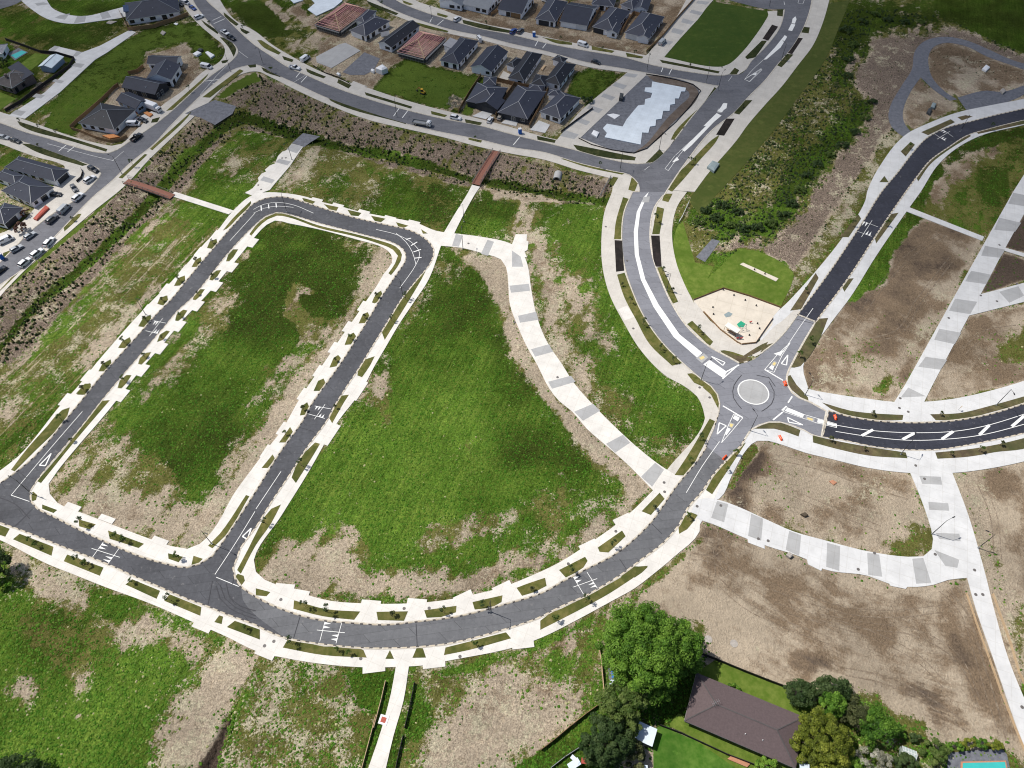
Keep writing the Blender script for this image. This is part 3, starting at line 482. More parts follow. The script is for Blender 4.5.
def build_surfaces():
    V = []; F = []
    for c, p, poly in AREAS:
        b = len(V); V += poly; F.append(list(range(b, b+len(poly))))
    vo, eo, fo, ov, oe, of = delaunay_2d_cdt(V, [], F, 1, 1e-3)
    cls = []
    for k, f in enumerate(fo):
        best = max(of[k], key=lambda i: AREAS[i][1]) if of[k] else None
        cls.append(AREAS[best][0] if best is not None else 'none')
    edge = {}
    for k, f in enumerate(fo):
        for i in range(len(f)):
            a, b = f[i], f[(i+1) % len(f)]; edge.setdefault((min(a, b), max(a, b)), []).append((k, a, b))
    for c in CLS_H:
        z = CLS_H[c]; fs = [f for k, f in enumerate(fo) if cls[k] == c]
        if not fs: continue
        idx = {}; vs = []; nf = []
        for f in fs:
            for v in f:
                if v not in idx: idx[v] = len(vs); vs.append((vo[v][0], vo[v][1], z))
            nf.append(tuple(idx[v] for v in f))
        for e, L in edge.items():
            mine = [t for t in L if cls[t[0]] == c]
            if len(mine) == 1:
                other = [t for t in L if cls[t[0]] != c]
                if other and CLS_H.get(cls[other[0][0]], 0) >= z: continue
                k, a, b = mine[0]; n = len(vs)
                vs += [(vo[a][0], vo[a][1], z), (vo[b][0], vo[b][1], z), (vo[b][0], vo[b][1], -.08), (vo[a][0], vo[a][1], -.08)]
                nf.append((n+1, n, n+3, n+2))
        o = mesh_obj(NAMES[c], vs, nf, 'gravel_blue' if c == 'slab_site' else c); tag(o, kind='structure')
    # kerbs along every carriageway edge
    for style, roads in (('kerb_plain', {'asphalt_old', 'asphalt_street'}), ('kerb_dashed', {'asphalt_mid', 'asphalt_new', 'asphalt_fresh'})):
        nxt = {}
        for e, L in edge.items():
            r = [t for t in L if cls[t[0]] in ROADS]; o = [t for t in L if cls[t[0]] not in ROADS]
            if len(r) == 1 and cls[r[0][0]] in roads and len(L) == 2 and cls[o[0][0]] != 'none':
                nxt.setdefault(r[0][1], []).append(r[0][2])
        nrm = {}
        for a, bs in nxt.items():
            for b in bs:
                d = (vo[b]-vo[a]); 
                if d.length < 1e-6: continue
                d = d.normalized(); n = Vector((d.y, -d.x))
                nrm[a] = nrm.get(a, Vector((0, 0)))+n; nrm[b] = nrm.get(b, Vector((0, 0)))+n
        vs = []; fs = []; uvs = []; starts = set(nxt)-{b for bs in nxt.values() for b in bs}
        seen = set()
        for a0 in list(starts)+list(nxt):
            a = a0; u = 0.
            while a in nxt:
                bs = [b for b in nxt[a] if (a, b) not in seen]
                if not bs: break
                b = bs[0]; seen.add((a, b)); L = (vo[b]-vo[a]).length
                na = nrm.get(a, Vector((0, 1))).normalized(); nb = nrm.get(b, Vector((0, 1))).normalized(); n = len(vs)
                W = .34; z = .185
                pa, pb = vo[a]-na*.16, vo[b]-nb*.16; qa, qb = vo[a]+na*W, vo[b]+nb*W
                vs += [(pa.x, pa.y, .045), (pb.x, pb.y, .045), (vo[b].x, vo[b].y, z), (vo[a].x, vo[a].y, z), (qb.x, qb.y, z), (qa.x, qa.y, z)]
                fs += [(n, n+1, n+2, n+3), (n+3, n+2, n+4, n+5)]
                uvs += [(u, 1), (u+L, 1), (u+L, .8), (u, .8), (u, .8), (u+L, .8), (u+L, 0), (u, 0)]
                u += L; a = b
        if vs:
            o = mesh_obj('kerb', vs, fs, style); tag(o, kind='structure')
            uv = o.data.uv_layers.new(name='UVMap'); uv.data.foreach_set('uv', [c for p in uvs for c in p])
build_surfaces()

# ------------------------------------------------------------------ painted markings
MK = {'w': MB(), 'y': MB(), 'c': MB(), 't': MB(), 'd': MB()}
ZM_ = [.040]
def strip(pts, w, m='w', z=None):
    g = [G(*p) for p in pts]; g = catmull(g, False, 2.) if len(g) > 2 else [Vector((p.x, p.y)) for p in g]
    L = []; n = len(g); ZM_[0] += .00015; z = z or ZM_[0]
    for i, p in enumerate(g):
        d = (g[min(i+1, n-1)]-g[max(i-1, 0)]); d = d.normalized() if d.length > 1e-6 else Vector((1, 0)); s = Vector((-d.y, d.x))*w/2; L += [(p.x+s.x, p.y+s.y, z), (p.x-s.x, p.y-s.y, z)]
    MK[m].add(L, [(2*i, 2*i+1, 2*i+3, 2*i+2) for i in range(n-1)])
def patch(pts, m='w', z=None, smooth=False):
    ZM_[0] += .00015; z = z or ZM_[0]; g = [G(*p) for p in pts]
    if smooth: g = catmull(g, True, 2.)
    a = sum(g[k][0]*g[(k+1) % len(g)][1]-g[(k+1) % len(g)][0]*g[k][1] for k in range(len(g)))
    if a < 0: g = g[::-1]
    MK[m].add([(p[0], p[1], z) for p in g], [tuple(range(len(g)))])
def loop(pts, w=.14, m='w'):
    for i in range(len(pts)): strip([pts[i], pts[(i+1) % len(pts)]], w, m)
def table(q, w=.13):
    a, b, c, d = q            # a-b first cross line, c-d second
    strip([a, b], w); strip([c, d], w)
    m1 = ((a[0]+b[0])/2, (a[1]+b[1])/2); m2 = ((c[0]+d[0])/2, (c[1]+d[1])/2); e = .35
    strip([(m1[0]-(m2[0]-m1[0])*e, m1[1]-(m2[1]-m1[1])*e), (m2[0]+(m2[0]-m1[0])*e, m2[1]+(m2[1]-m1[1])*e)], w)
    for (p, q_, sg, o) in ((a, b, 1, 0), (c, d, -1, .5)):
        for k in (.10, .27):
            k += o; s0 = (p[0]+(q_[0]-p[0])*k, p[1]+(q_[1]-p[1])*k); s1 = (p[0]+(q_[0]-p[0])*(k+.12), p[1]+(q_[1]-p[1])*(k+.12))
            dx, dy = (m2[0]-m1[0])*.40*sg, (m2[1]-m1[1])*.40*sg
            patch([s0, s1, ((s0[0]+s1[0])/2+dx, (s0[1]+s1[1])/2+dy)])
for q in (T02('415,630 365,700 482,650 430,722'), T01('615,515 665,525 583,555 635,568'), T12('235,88 300,100 210,120 275,138'), T13('278,175 255,262 345,180 320,270'), T23('240,-5 290,80 300,-15 342,50'), T31('375,115 440,140 350,155 415,178'), T30('695,515 740,548 665,535 710,565')): table(q)
for s in (T10('215,292 180,330'), T10('180,285 160,310'), T10('575,430 550,465'), T10('607,443 585,472'), T20('607,262 597,288'), T20('642,270 628,298'), T20('103,165 92,185'), T20('138,172 122,193'), T20('30,550 5,580'), T00('900,75 855,95'), T00('885,66 850,82'), T00('265,580 235,605'), T00('300,585 270,608'), T00('880,318 820,325'), T00('870,330 850,336'), T10('705,70 695,90'), T10('750,80 720,105')): strip(s, .3)
for s in (T00('190,575 440,640 455,643'), T00('450,643 495,605'), T00('800,380 870,300 920,250'), T00('955,205 992,232'), T20('550,665 530,680'), T20('880,305 865,325'), T10('150,330 200,300')): strip(s, .12)
for s in (T02('330,110 200,260 45,445'), T02('45,445 118,470'), T02('1020,510 940,640 860,762'), T03('865,5 955,42'), T01('1020,85 920,195'), T12('100,350 0,500'), T22('830,230 760,330 697,435'), T31('180,465 120,550 60,640'), T11('480,150 560,170 620,200 655,245 640,290 575,385'), T11('-10,70 30,50 90,42 150,52 230,85'), T11('-10,85 30,66 90,57 150,62'), T11('560,165 600,200 625,240 640,290')): strip(s, .15)
for s in (T11('20,55 22,75'), T11('50,50 52,66'), T11('80,45 82,62'), T11('620,215 645,200'), T11('630,240 660,230'), T11('635,265 662,262'), T11('600,190 620,185')): strip(s, .35)
for t in (T02('205,278 158,325 182,327'), T02('1005,577 970,610 990,622'), ZR('60,100 168,148 150,172'), ZR('670,88 618,158 660,170'), ZR('122,630 105,722 178,655'), ZR('668,588 790,648 678,626')): loop(t, .32)
for s in (ZR('180,222 280,168'), ZR('485,205 632,292'), ZR('150,495 310,590'), ZR('705,420 672,470'), ZR('660,498 622,532'), ZR('630,545 552,608')): strip(s, .4)
for p in (ZR('485,205 590,82 690,-10 625,90 560,228'), ZR('238,560 310,592 220,700 140,790 195,650'), ZR('655,505 800,565 1060,640 1060,670 900,632 632,540')): loop(p, .16)
patch(ZR('555,80 610,95 590,130 640,50'), 'w'); patch(ZR('520,190 550,212 560,180 540,170')); patch(ZR('165,720 190,670 215,680 180,730')); patch(ZR('245,570 285,590 270,620 230,595')); patch(ZR('665,512 800,565 790,590 645,535')); patch(ZR('910,600 1060,645 1060,662 905,628'))
for p in (ZR('560,135 588,150 565,185 535,165'), ZR('205,625 245,640 225,680 195,660'), ZR('815,578 885,598 880,625 810,602')): patch(p, 'c'); cx = sum(a for a, b in p)/4; cy = sum(b for a, b in p)/4; patch([(cx+(a-cx)*.6, cy+(b-cy)*.6) for a, b in p], 'y')
c0 = [(G(*p)) for p in ZR('272,368 515,402 378,288 412,482')]; RC = sum(c0, Vector())/4; RR = sum((p-RC).length for p in c0)/4
k = 64
MK['c'].add([(RC.x+RR*math.cos(2*math.pi*i/k), RC.y+RR*math.sin(2*math.pi*i/k), .075) for i in range(k)], [tuple(range(k))])
MK['w'].add([(RC.x+r*math.cos(2*math.pi*i/k), RC.y+r*math.sin(2*math.pi*i/k), .082) for i in range(k) for r in (RR-.12, RR+.2)], [(2*i, 2*i+1, (2*i+3) % (2*k), (2*i+2) % (2*k)) for i in range(k)])
# raised white median of the avenue
ml = T21('528,20 499,80 487,160 491,250 515,350 566,460 646,580 740,663'); mr_ = T21('547,0 513,80 503,160 507,250 533,350 586,450 670,570 762,644')
patch(ml+mr_[::-1], 'w', smooth=False); patch(T21('525,20 520,42 548,42 552,18'), 'c', .062); patch(T21('735,665 768,645 785,662 760,685'), 'c', .062); patch(T21('748,663 765,655 772,664 757,672'), 'y', .066); patch(T21('765,690 790,672 860,720 845,745')); strip(T21('905,692 842,748'), .35)
patch(ZA('265,768 345,690 375,705 300,768'), 'w'); patch(ZA('385,630 410,630 405,660 375,680 360,672')); patch(ZA('355,662 382,672 370,690 345,685'), 'c', .06)
patch(ZA('630,365 700,290 760,215 775,225 735,290 650,362')); patch(ZA('780,185 800,145 825,150 805,190')); patch(ZA('808,115 825,100 832,118 822,145 802,142')); patch(ZA('905,120 930,30 950,30 935,90 920,120'))
patch(T20('680,600 820,460 830,465 720,580 690,607')); patch(T20('822,445 850,412 860,420 840,450')); 
loop(T20('612,675 650,625 720,560 670,620 625,683'), .15); loop(T20('930,318 995,275 1000,280 950,328'), .15); patch(T20('640,650 660,628 668,640 650,648')); patch(T20('958,300 980,290 975,300')); loop(ZA('840,20 870,25 880,0 850,-10'), .15); loop(ZA('515,485 620,420 545,497'), .15); strip(ZA('630,365 560,430 515,485'), .15); strip(ZA('760,30 755,10'), .2)
# east leg: painted median
strip(T32('270,165 400,185 560,195 740,190 860,170 1060,110'), .18); strip(T32('270,190 400,210 550,225 700,222 850,205 1060,152'), .18)
for s in (T32('420,183 375,207'), T32('585,197 538,222'), T32('740,190 695,221'), T32('885,165 845,204'), T32('1024,128 975,170')): strip(s, .75)
for s in (T03('865,40 880,90 920,130 985,160 1024,172'), T03('880,35 900,90 940,125 1024,160'), T03('905,30 915,75 960,120 1024,140'), T02('20,600 70,560 130,500'), T02('0,455 60,480 120,540'), T02('990,700 940,760 930,800'), ZR('300,250 240,330 235,430 300,520'), ZR('520,300 560,380 540,480 460,540'), ZR('420,250 520,270 570,340')): strip(s, .22, 't')
for s in (T02('118,280 145,300'), T02('80,355 105,375'), T02('890,650 915,665'), T03('830,125 850,20'), T01('790,320 850,335'), T01('720,395 780,415'), T01('440,670 500,690'), T11('1040,0 1040,0')[:0], T11('540,370 600,385'), T12('160,170 230,190'), T22('430,700 470,760'), T22('560,560 600,600'), T13('640,190 645,285'), T13('180,150 150,250'), T31('110,508 195,530')):
    if s: strip(s, .16, 't')
TR = random.Random(4)
for s in (T22('780,560 790,640 800,768'), T22('800,565 830,650 860,768'), T22('770,700 850,640 900,600'), T22('720,690 800,700 900,768'), T22('830,590 850,640 900,720'), T33('10,40 150,90 330,140 520,150 700,130'), T33('20,120 200,170 400,230 600,330 700,430'), T33('700,60 780,140 830,280 880,450 940,640'), T33('740,50 810,150 860,300 920,480 970,660'), T33('180,160 400,200 600,230 760,330 850,520'), T33('-200,20 -100,110 60,190 250,260'), T33('300,380 480,420 640,500 800,610'), T32('20,290 200,330 400,400 560,450'), T32('60,420 250,500 450,580'), T32('850,400 900,520 920,700'), T31('330,560 420,420 560,260 700,170'), T31('380,600 520,560 600,440 740,260'), T31('780,640 880,560 1000,540')):
    for o in (-1, 1):
        g0 = [G(*p) for p in s]; d = (g0[-1]-g0[0]).normalized(); sd_ = Vector((-d.y, d.x, 0))*.85*o; pts = []
        for p in g0:
            q = p+sd_; t_ = q.y*CT+H*ST; pts.append((512+FP*q.x/t_, 384-FP*(q.y*ST-H*CT)/t_))
        strip(pts, TR.uniform(.22, .4), 'd', .004+ZM_[0]*.2)
n_ = N('rutted_earth', .95, .05); n_.color(n_.mix(n_.mr(n_.noise(.5, 5, .7), .35, .65), (.17, .125, .088), (.34, .275, .205))); tr_n = n_.new('ShaderNodeBsdfTransparent'); mx_n = n_.new('ShaderNodeMixShader'); n_.link(n_.mr(n_.noise(.9, 5, .8), .42, .58, .0, .75), mx_n.inputs[0]); n_.link(tr_n.outputs[0], mx_n.inputs[1]); n_.link(n_.b.outputs[0], mx_n.inputs[2]); n_.link(mx_n.outputs[0], n_.n['Material Output'].inputs[0]); MATS['rutted_earth'] = n_.m
plain('tyre_mark', (.045, .045, .052), .3, 1)
M_marks = {'w': 'line_white', 'y': 'line_yellow', 'c': 'concrete_grey', 't': 'tyre_mark', 'd': 'rutted_earth'}
for kk, nm in (('w', 'road_marking'), ('y', 'yellow_road_marking'), ('c', 'traffic_island'), ('t', 'tyre_mark'), ('d', 'wheel_ruts')):
    tag(MK[kk].build(nm, M_marks[kk]), kind='structure')
# ------------------------------------------------------------------ the ground: one sheet to the horizon, painted by land use
def px_of(X, Y):
    t = Y*CT+H*ST; return 512+FP*X/t, 384-FP*(Y*ST-H*CT)/t
xs = np.concatenate([[-4000, -2000, -1000, -600, -400, -320], np.arange(-275, 275.1, .85), [320, 400, 600, 1000, 2000, 4000]])
ys = np.concatenate([[-1500, -600, -200, -60, -20, 0], np.arange(14, 366, .85), [385, 420, 500, 700, 1200, 2500, 5000]])
X, Y = np.meshgrid(xs, ys); X = X.ravel(); Y = Y.ravel()
PX, PY = px_of(X, np.maximum(Y, 5.)); OUT = np.clip((np.maximum(np.maximum(-PX, PX-1024), np.maximum(-PY, PY-768))-12)/45, 0, 1); OUT[Y < 6] = 1; PX = np.clip(PX, -10, 1034); PY = np.clip(PY, -10, 778)
IDX = dict(lush=0, olive=1, straw=2, brown=3, dark=4, mulch=5, mown=6, streakA=7, streakB=8, tone=9, smooth=10)
Wt = np.zeros((11, len(X)), np.float32)
def vnoise(x, y, cell, seed):
    r = np.random.default_rng(seed).uniform(-1, 1, (256, 256)); u = x/cell+1000; v = y/cell+1000; i = np.floor(u).astype(int); j = np.floor(v).astype(int)
    f = u-i; g = v-j; f = f*f*(3-2*f); g = g*g*(3-2*g); q = lambda a, b: r[a % 256, b % 256]
    return (q(i, j)*(1-f)+q(i+1, j)*f)*(1-g)+(q(i, j+1)*(1-f)+q(i+1, j+1)*f)*g
def fbm(x, y, cell, seed, octs=4): return sum(vnoise(x, y, cell/2**k, seed+k)*.6**k for k in range(octs))
WX = fbm(X, Y, 11., 11, 5); WY = fbm(X, Y, 11., 31, 5); EDGE = fbm(X, Y, 5., 51, 4)
def sdist(px, py, poly):
    """signed distance, inside positive (photo pixels)"""
    d = np.full(px.shape, 1e9); ins = np.zeros(px.shape, bool); n = len(poly)
    for i in range(n):
        x0, y0 = poly[i]; x1, y1 = poly[(i+1) % n]; ex, ey = x1-x0, y1-y0; L = ex*ex+ey*ey+1e-9
        t = np.clip(((px-x0)*ex+(py-y0)*ey)/L, 0, 1); d = np.minimum(d, (px-x0-t*ex)**2+(py-y0-t*ey)**2)
        c = ((y0 > py) != (y1 > py)) & (px < (x1-x0)*(py-y0)/((y1-y0) if y1 != y0 else 1e-9)+x0); ins ^= c
    d = np.sqrt(d); return np.where(ins, d, -d)
def paint(mix, poly, soft=4, keep=0.):
    """mix: dict class->cover; the rest shows pale earth"""
    poly = PT(poly) if isinstance(poly, str) else poly
    x0 = min(p[0] for p in poly)-soft; x1 = max(p[0] for p in poly)+soft; y0 = min(p[1] for p in poly)-soft; y1 = max(p[1] for p in poly)+soft
    e = 14 if soft > 3 else 0; m = np.nonzero((PX >= x0-e) & (PX <= x1+e) & (PY >= y0-e) & (PY <= y1+e))[0]
    if not len(m): return
    nat = soft > 3; w = 4.5 if nat else 0.      # ragged natural edges; tight ones stay where they were traced
    soft = max(soft*1.7, 9.) if nat else soft
    a = np.clip((sdist(PX[m]+WX[m]*w, PY[m]+WY[m]*w, poly)+EDGE[m]*soft*.45*nat)/(soft*1.2)*.5+.5, 0, 1)*(1-keep)
    mix = dict(mix); mix['olive'] = min(1., mix.get('olive', 0)*1.4) if mix.get('olive', 0) >= .4 else mix.get('olive', 0); mix['lush'] = min(1., mix.get('lush', 0)+.08*(mix.get('lush', 0) > .6))
    for k, i in IDX.items():
      if k != 'tone': Wt[i, m] = Wt[i, m]*(1-a)+mix.get(k, 0)*a
def tone(v, poly, soft=30):
    poly = PT(poly); a = np.clip((sdist(PX, PY, poly)+WX*5)/soft*.5+.5, 0, 1); a = a*a*(3-2*a); Wt[9] = Wt[9]*(1-a)+v*a
Wt[9] = .5
Wt[0] = .35; Wt[1] = .6; Wt[2] = .3
L_ = lambda **k: k
FIELD1 = '256,236 271,221 318,229 383,248 392,263 373,288 346,328 316,369 298,405 265,452 232,496 200,544 172,546 120,528 57,503 48,484 80,444 120,401 162,348 200,304 233,264'
paint(L_(olive=.35, straw=.35, lush=.2), FIELD1, 3)
paint(L_(straw=.35, brown=.12, olive=.12), '383,250 392,262 370,292 330,350 298,402 250,470 215,530 200,544 140,535 60,502 80,480 120,490 170,510 205,500 240,452 262,415 292,385 330,340 352,300 362,262', 7)
paint(L_(lush=.62, olive=.6), '78,446 120,402 162,348 200,304 233,264 262,226 300,228 280,260 240,290 200,345 165,390 130,420 90,455', 7)
paint(L_(olive=.3, straw=.6, brown=.1), '130,405 150,385 190,350 215,310 235,290 245,300 225,330 190,372 150,415 135,430', 6)
paint(L_(lush=.97, olive=.6), '268,238 290,230 345,238 360,262 355,295 330,328 296,345 268,380 258,405 238,445 212,480 192,490 168,478 150,456 126,432 128,412 165,388 205,352 228,312 250,275', 7)
paint(L_(brown=.5, straw=.2, olive=.55), '283,300 295,283 312,290 334,300 330,308 310,300 298,298 312,318 325,318 318,340 300,342 296,325 284,315', 3)
paint(L_(lush=.9), '297,292 325,296 330,304 322,308 302,300', 2)
paint(L_(straw=.45, olive=.5, brown=.1), '50,492 70,465 100,462 120,450 150,462 168,480 150,500 120,500 80,498', 6)
FIELD2 = '441,246 406,312 366,377 306,476 254,560 262,578 297,592 363,604 431,602 499,588 560,562 617,524 653,490 607,446 560,401 527,347 508,300 501,260'
paint(L_(lush=.8, olive=.6, straw=.1), FIELD2, 2)
paint(L_(straw=.3, olive=.15, brown=.2), '458,250 502,260 508,300 528,348 560,402 607,447 650,488 640,500 612,480 575,440 540,410 520,372 500,330 490,292 472,265 452,258', 4)
paint(L_(straw=.5, olive=.5, lush=.35), '441,256 462,262 440,300 420,330 398,352 372,385 352,420 330,455 318,460 345,410 375,360 410,305', 5)
paint(L_(lush=.98, olive=.3), '452,275 472,282 488,310 498,340 525,380 545,408 565,440 570,465 540,480 500,505 460,520 420,540 360,535 330,545 290,530 300,505 330,465 350,430 372,392 405,345 432,300', 8)
paint(L_(lush=.86, olive=.9), '430,340 470,350 520,400 540,440 530,480 480,490 430,470 410,420', 22)
paint(L_(olive=.8, lush=.45, straw=.1), '320,500 345,500 350,530 325,535', 10)
paint(L_(lush=1., olive=.2), '460,500 500,485 535,470 560,455 568,470 545,490 505,512 470,530 430,545 400,548 405,535 440,520', 6)
paint(L_(straw=.5, olive=.45, brown=.15), '410,542 430,528 460,512 500,512 520,505 540,490 560,482 562,492 530,515 500,530 470,540 440,545 425,552', 5)
paint(L_(olive=.95, lush=.45, straw=.4), '520,520 560,490 600,480 640,500 600,535 540,565 500,570 505,540', 10)
paint(L_(straw=.35, brown=.2, olive=.1), '278,545 300,540 340,536 350,530 360,560 372,572 440,575 500,562 530,558 560,540 590,520 640,495 618,522 560,560 500,586 430,600 363,601 300,590 262,575 262,560', 5)
paint(L_(brown=.35, straw=.3), '372,378 392,378 396,395 385,412 372,402', 4); paint(L_(brown=.4, straw=.4, olive=.8, lush=.5), '460,432 472,440 470,452 464,448', 3)
paint(L_(straw=.35, olive=.1, brown=.15), '452,250 502,259 508,278 510,305 518,326 528,348 540,370 552,390 575,415 600,440 640,478 652,490 638,494 612,474 585,448 560,420 540,396 522,366 508,334 498,306 488,284 470,264', 3)
paint(L_(straw=.5, olive=.25, brown=.1), '372,290 388,272 392,262 388,255 376,268 360,290 345,315 325,345 305,378 285,410 265,440 245,470 225,500 205,525 185,540 200,544 217,524 240,490 265,452 298,402 330,350', 3)
# between the lane and the avenue
paint(L_(lush=.6, olive=.85, straw=.4, brown=.1), '468,190 600,198 604,260 620,320 667,378 700,400 700,420 665,470 640,450 594,406 562,364 537,317 528,267 512,244 453,233', 3)
paint(L_(lush=.95), '470,200 485,195 520,210 570,205 602,215 602,265 618,318 650,360 690,395 702,415 690,440 670,455 640,440 640,410 610,370 580,340 570,300 560,262 545,240 520,225 490,235 458,230', 7)
paint(L_(olive=.85, lush=.4), '556,232 580,230 592,270 600,310 585,320 566,290', 9)
paint(L_(brown=.25, straw=.6, olive=.15), '505,226 520,212 545,225 556,262 560,300 575,345 590,380 600,405 580,385 556,355 540,316 532,275 526,245', 5)
paint(L_(brown=.3, straw=.55, olive=.2), '568,275 580,290 595,325 612,350 600,352 585,330 572,305', 4)
paint(L_(olive=.7, straw=.4, brown=.2, lush=.45), '598,400 640,405 672,450 664,468 640,450 610,420', 6)
# strip left of the loop
paint(L_(olive=1., lush=.55, straw=.2, streakA=.35), '0,365 30,345 80,290 130,235 170,200 180,198 232,212 212,235 178,272 125,330 83,380 18,457 0,471', 3)
paint(L_(lush=.97), '0,362 28,342 78,289 128,234 165,198 176,200 160,222 120,262 80,305 40,345 0,378', 4)
paint(L_(lush=.8, olive=.6), '165,200 178,196 230,212 222,224 200,222 180,216', 5)
paint(L_(olive=1., straw=.35, lush=.25, streakA=.7), '150,240 190,225 195,240 170,270 140,300 110,330 90,330 110,290', 8)
paint(L_(olive=.9, straw=.6, streakA=.8), '60,340 100,300 120,310 100,340 60,380 20,400 0,400 0,380', 8)
paint(L_(straw=.5, brown=.2, olive=.15), '100,330 135,300 165,262 178,262 150,300 120,335 90,365 70,372', 6)
paint(L_(lush=.85), '135,320 150,300 172,275 180,270 172,285 150,310 130,330 100,365 92,362', 3)
paint(L_(olive=1., straw=.3, lush=.4, streakA=.6), '0,400 40,385 70,370 88,375 60,402 18,455 0,468', 8)
paint(L_(straw=.5, brown=.2), '0,402 14,400 16,418 0,425', 5)
# ground north of the loop, below the stream
paint(L_(olive=.95, straw=.3, lush=.5, brown=.15), '180,196 205,165 235,125 280,135 330,146 380,165 440,182 468,190 440,232 386,217 321,201 256,192 236,212', 3)
paint(L_(lush=.85, olive=.4), '205,170 240,132 248,134 230,160 215,180 240,185 250,190 232,208 185,196', 4)
paint(L_(straw=.6, brown=.35, olive=.25), '300,145 322,150 318,165 300,185 280,190 290,165', 5)
paint(L_(straw=.5, brown=.3, olive=.4), '330,160 390,170 420,185 400,190 350,178', 7)
paint(L_(lush=.7, olive=.6), '360,165 470,190 460,205 440,230 400,215 380,205 400,195 372,180', 5)
paint(L_(straw=.6, brown=.3), '222,152 240,150 236,175 222,172', 4)
# planted stream strip
paint(L_(mulch=1., brown=.1, olive=.36, dark=.15), '-10,302 33,265 63,240 93,214 117,192 149,161 165,146 200,118 225,100 245,78 256,74 301,94 368,122 443,140 512,156 577,173 612,184 610,200 560,204 520,200 490,190 468,187 440,180 380,165 330,146 280,136 240,128 215,150 180,190 130,235 80,290 30,345 -10,375', 2)
paint(L_(mulch=1., straw=.45, olive=.3), '-10,302 33,265 63,240 93,214 117,192 149,161 165,146 180,160 180,190 130,235 80,290 30,345 -10,375', 8)
paint(L_(mown=1.), '-10,298 33,263 63,238 93,212 117,190 149,160 153,162 120,192 96,215 66,241 36,266 -10,303', 1.5); paint(L_(mown=1.), '215,98 232,83 256,72 260,80 240,90 225,98', 2)
paint(L_(lush=1., olive=.3), '-10,345 0,337 15,318 32,298 57,278 75,263 92,250 112,230 135,207 150,192 160,181 175,158 200,138 222,120 240,110 262,116 300,128 340,140 400,152 470,172 520,182 560,190 612,196 612,203 560,198 515,190 470,181 400,161 335,149 290,138 262,125 245,122 224,132 204,149 180,172 165,192 152,203 138,219 116,240 96,260 78,273 60,288 36,307 18,327 3,347 -10,358', 2.5)
paint(L_(straw=.4, brown=.4), '485,186 520,190 560,196 560,204 520,202 490,196', 3)
# upper left sections
paint(L_(lush=.62, olive=.75), '0,8 20,8 50,20 72,24 100,21 125,17 118,30 82,52 55,46 48,50 24,44 0,40', 3)
paint(L_(mown=.6, lush=.85), '42,126 60,92 95,60 136,32 160,24 195,25 215,40 222,52 216,60 196,62 170,60 140,78 115,98 95,125 75,137', 3)
paint(L_(lush=.8, olive=.5), '40,0 150,0 112,10 87,16 75,16 55,10', 2); paint(L_(lush=.85, olive=.4), '220,0 300,0 320,20 340,38 325,68 296,58 256,32', 3)
paint(L_(straw=.5, brown=.4, olive=.3), '300,28 335,36 330,62 300,50 285,42', 7); paint(L_(brown=.6, straw=.3), '285,8 300,4 310,15 345,30 338,40 300,24', 3); paint(L_(brown=.4, straw=.4, olive=.3), '262,0 272,0 290,18 286,24', 2)
paint(L_(olive=.8, lush=.5), '0,144 19,151 15,165 0,170', 2)
paint(L_(brown=.55, straw=.35), '74,136 88,118 101,103 118,84 140,68 146,52 185,42 200,62 200,75 160,108 128,142 100,144 85,141', 3)
paint(L_(brown=.45, straw=.4), '345,30 366,40 380,20 430,22 520,50 600,66 610,72 560,130 540,136 470,118 366,88 335,76 310,60 330,40', 3)
paint(L_(lush=1., mown=.7), '372,90 392,68 410,58 430,66 478,76 492,80 470,116 430,106', 2.5); paint(L_(lush=.9, mown=.5), '564,105 575,75 590,68 622,74 600,95 580,100', 2)
paint(L_(brown=.5, straw=.2), '453,95 470,100 462,112 450,108', 3)
paint(L_(brown=.7, straw=.3), '440,0 700,0 640,58 600,56 520,40 440,18', 3); paint(L_(brown=.5), '655,-5 690,-5 665,20 645,20', 3)
paint(L_(lush=.7, olive=.7), '0,40 25,46 40,60 30,100 0,112', 2)
paint(L_(dark=.7, lush=.4, brown=.3), '8,42 48,50 76,58 72,68 40,95 8,112 4,108 35,85 66,62 45,56 20,56', 2)
# top right scrubland
SCR = '694,192 737,140 765,105 798,66 812,46 822,26 828,0 1034,0 1034,95 1024,99 960,112 930,122 905,135 866,192 813,274 770,320 735,300 676,262 672,232'
paint(L_(olive=1., lush=.55, straw=.12, dark=.1), SCR, 3)
paint(L_(lush=.9, mown=.2), '930,-10 1034,-10 1034,58 1010,52 980,35 950,20 935,8', 3); paint(L_(lush=.75, olive=.6), '1000,0 1034,0 1034,35 1005,20', 8)
paint(L_(mulch=.75, straw=.3, brown=.2), '862,32 890,25 940,22 980,36 1034,60 1034,95 990,80 950,70 915,75 905,100 895,130 870,165 850,190 830,240 800,280 770,268 728,250 700,256 722,240 770,235 790,205 815,175 850,135 870,108 858,85 860,70 872,50', 3)
paint(L_(mulch=.7, brown=.25), '838,70 860,45 865,80 872,105 850,80', 3)
paint(L_(straw=.5, brown=.35, mulch=.3), '955,55 985,58 1010,72 1030,85 1010,105 960,95 930,85 928,65 940,52', 4)
paint(L_(brown=.6, straw=.2), '985,60 1000,62 1004,72 988,72', 3)
paint(L_(olive=1., lush=.35, straw=.3, dark=.1), '790,95 830,50 842,55 838,80 860,105 835,130 805,160 790,185 772,210 745,220 720,215 712,200 735,175 760,140', 5)
paint(L_(lush=1., olive=.2, dark=.2), '845,10 880,8 920,18 935,10 945,20 900,30 870,30 862,45 845,60 852,75 838,70 838,40', 4)
paint(L_(lush=1., olive=.2), '868,100 870,115 850,140 820,170 800,200 785,230 760,240 730,238 720,225 750,228 775,205 800,165 835,130 855,110', 3.5)
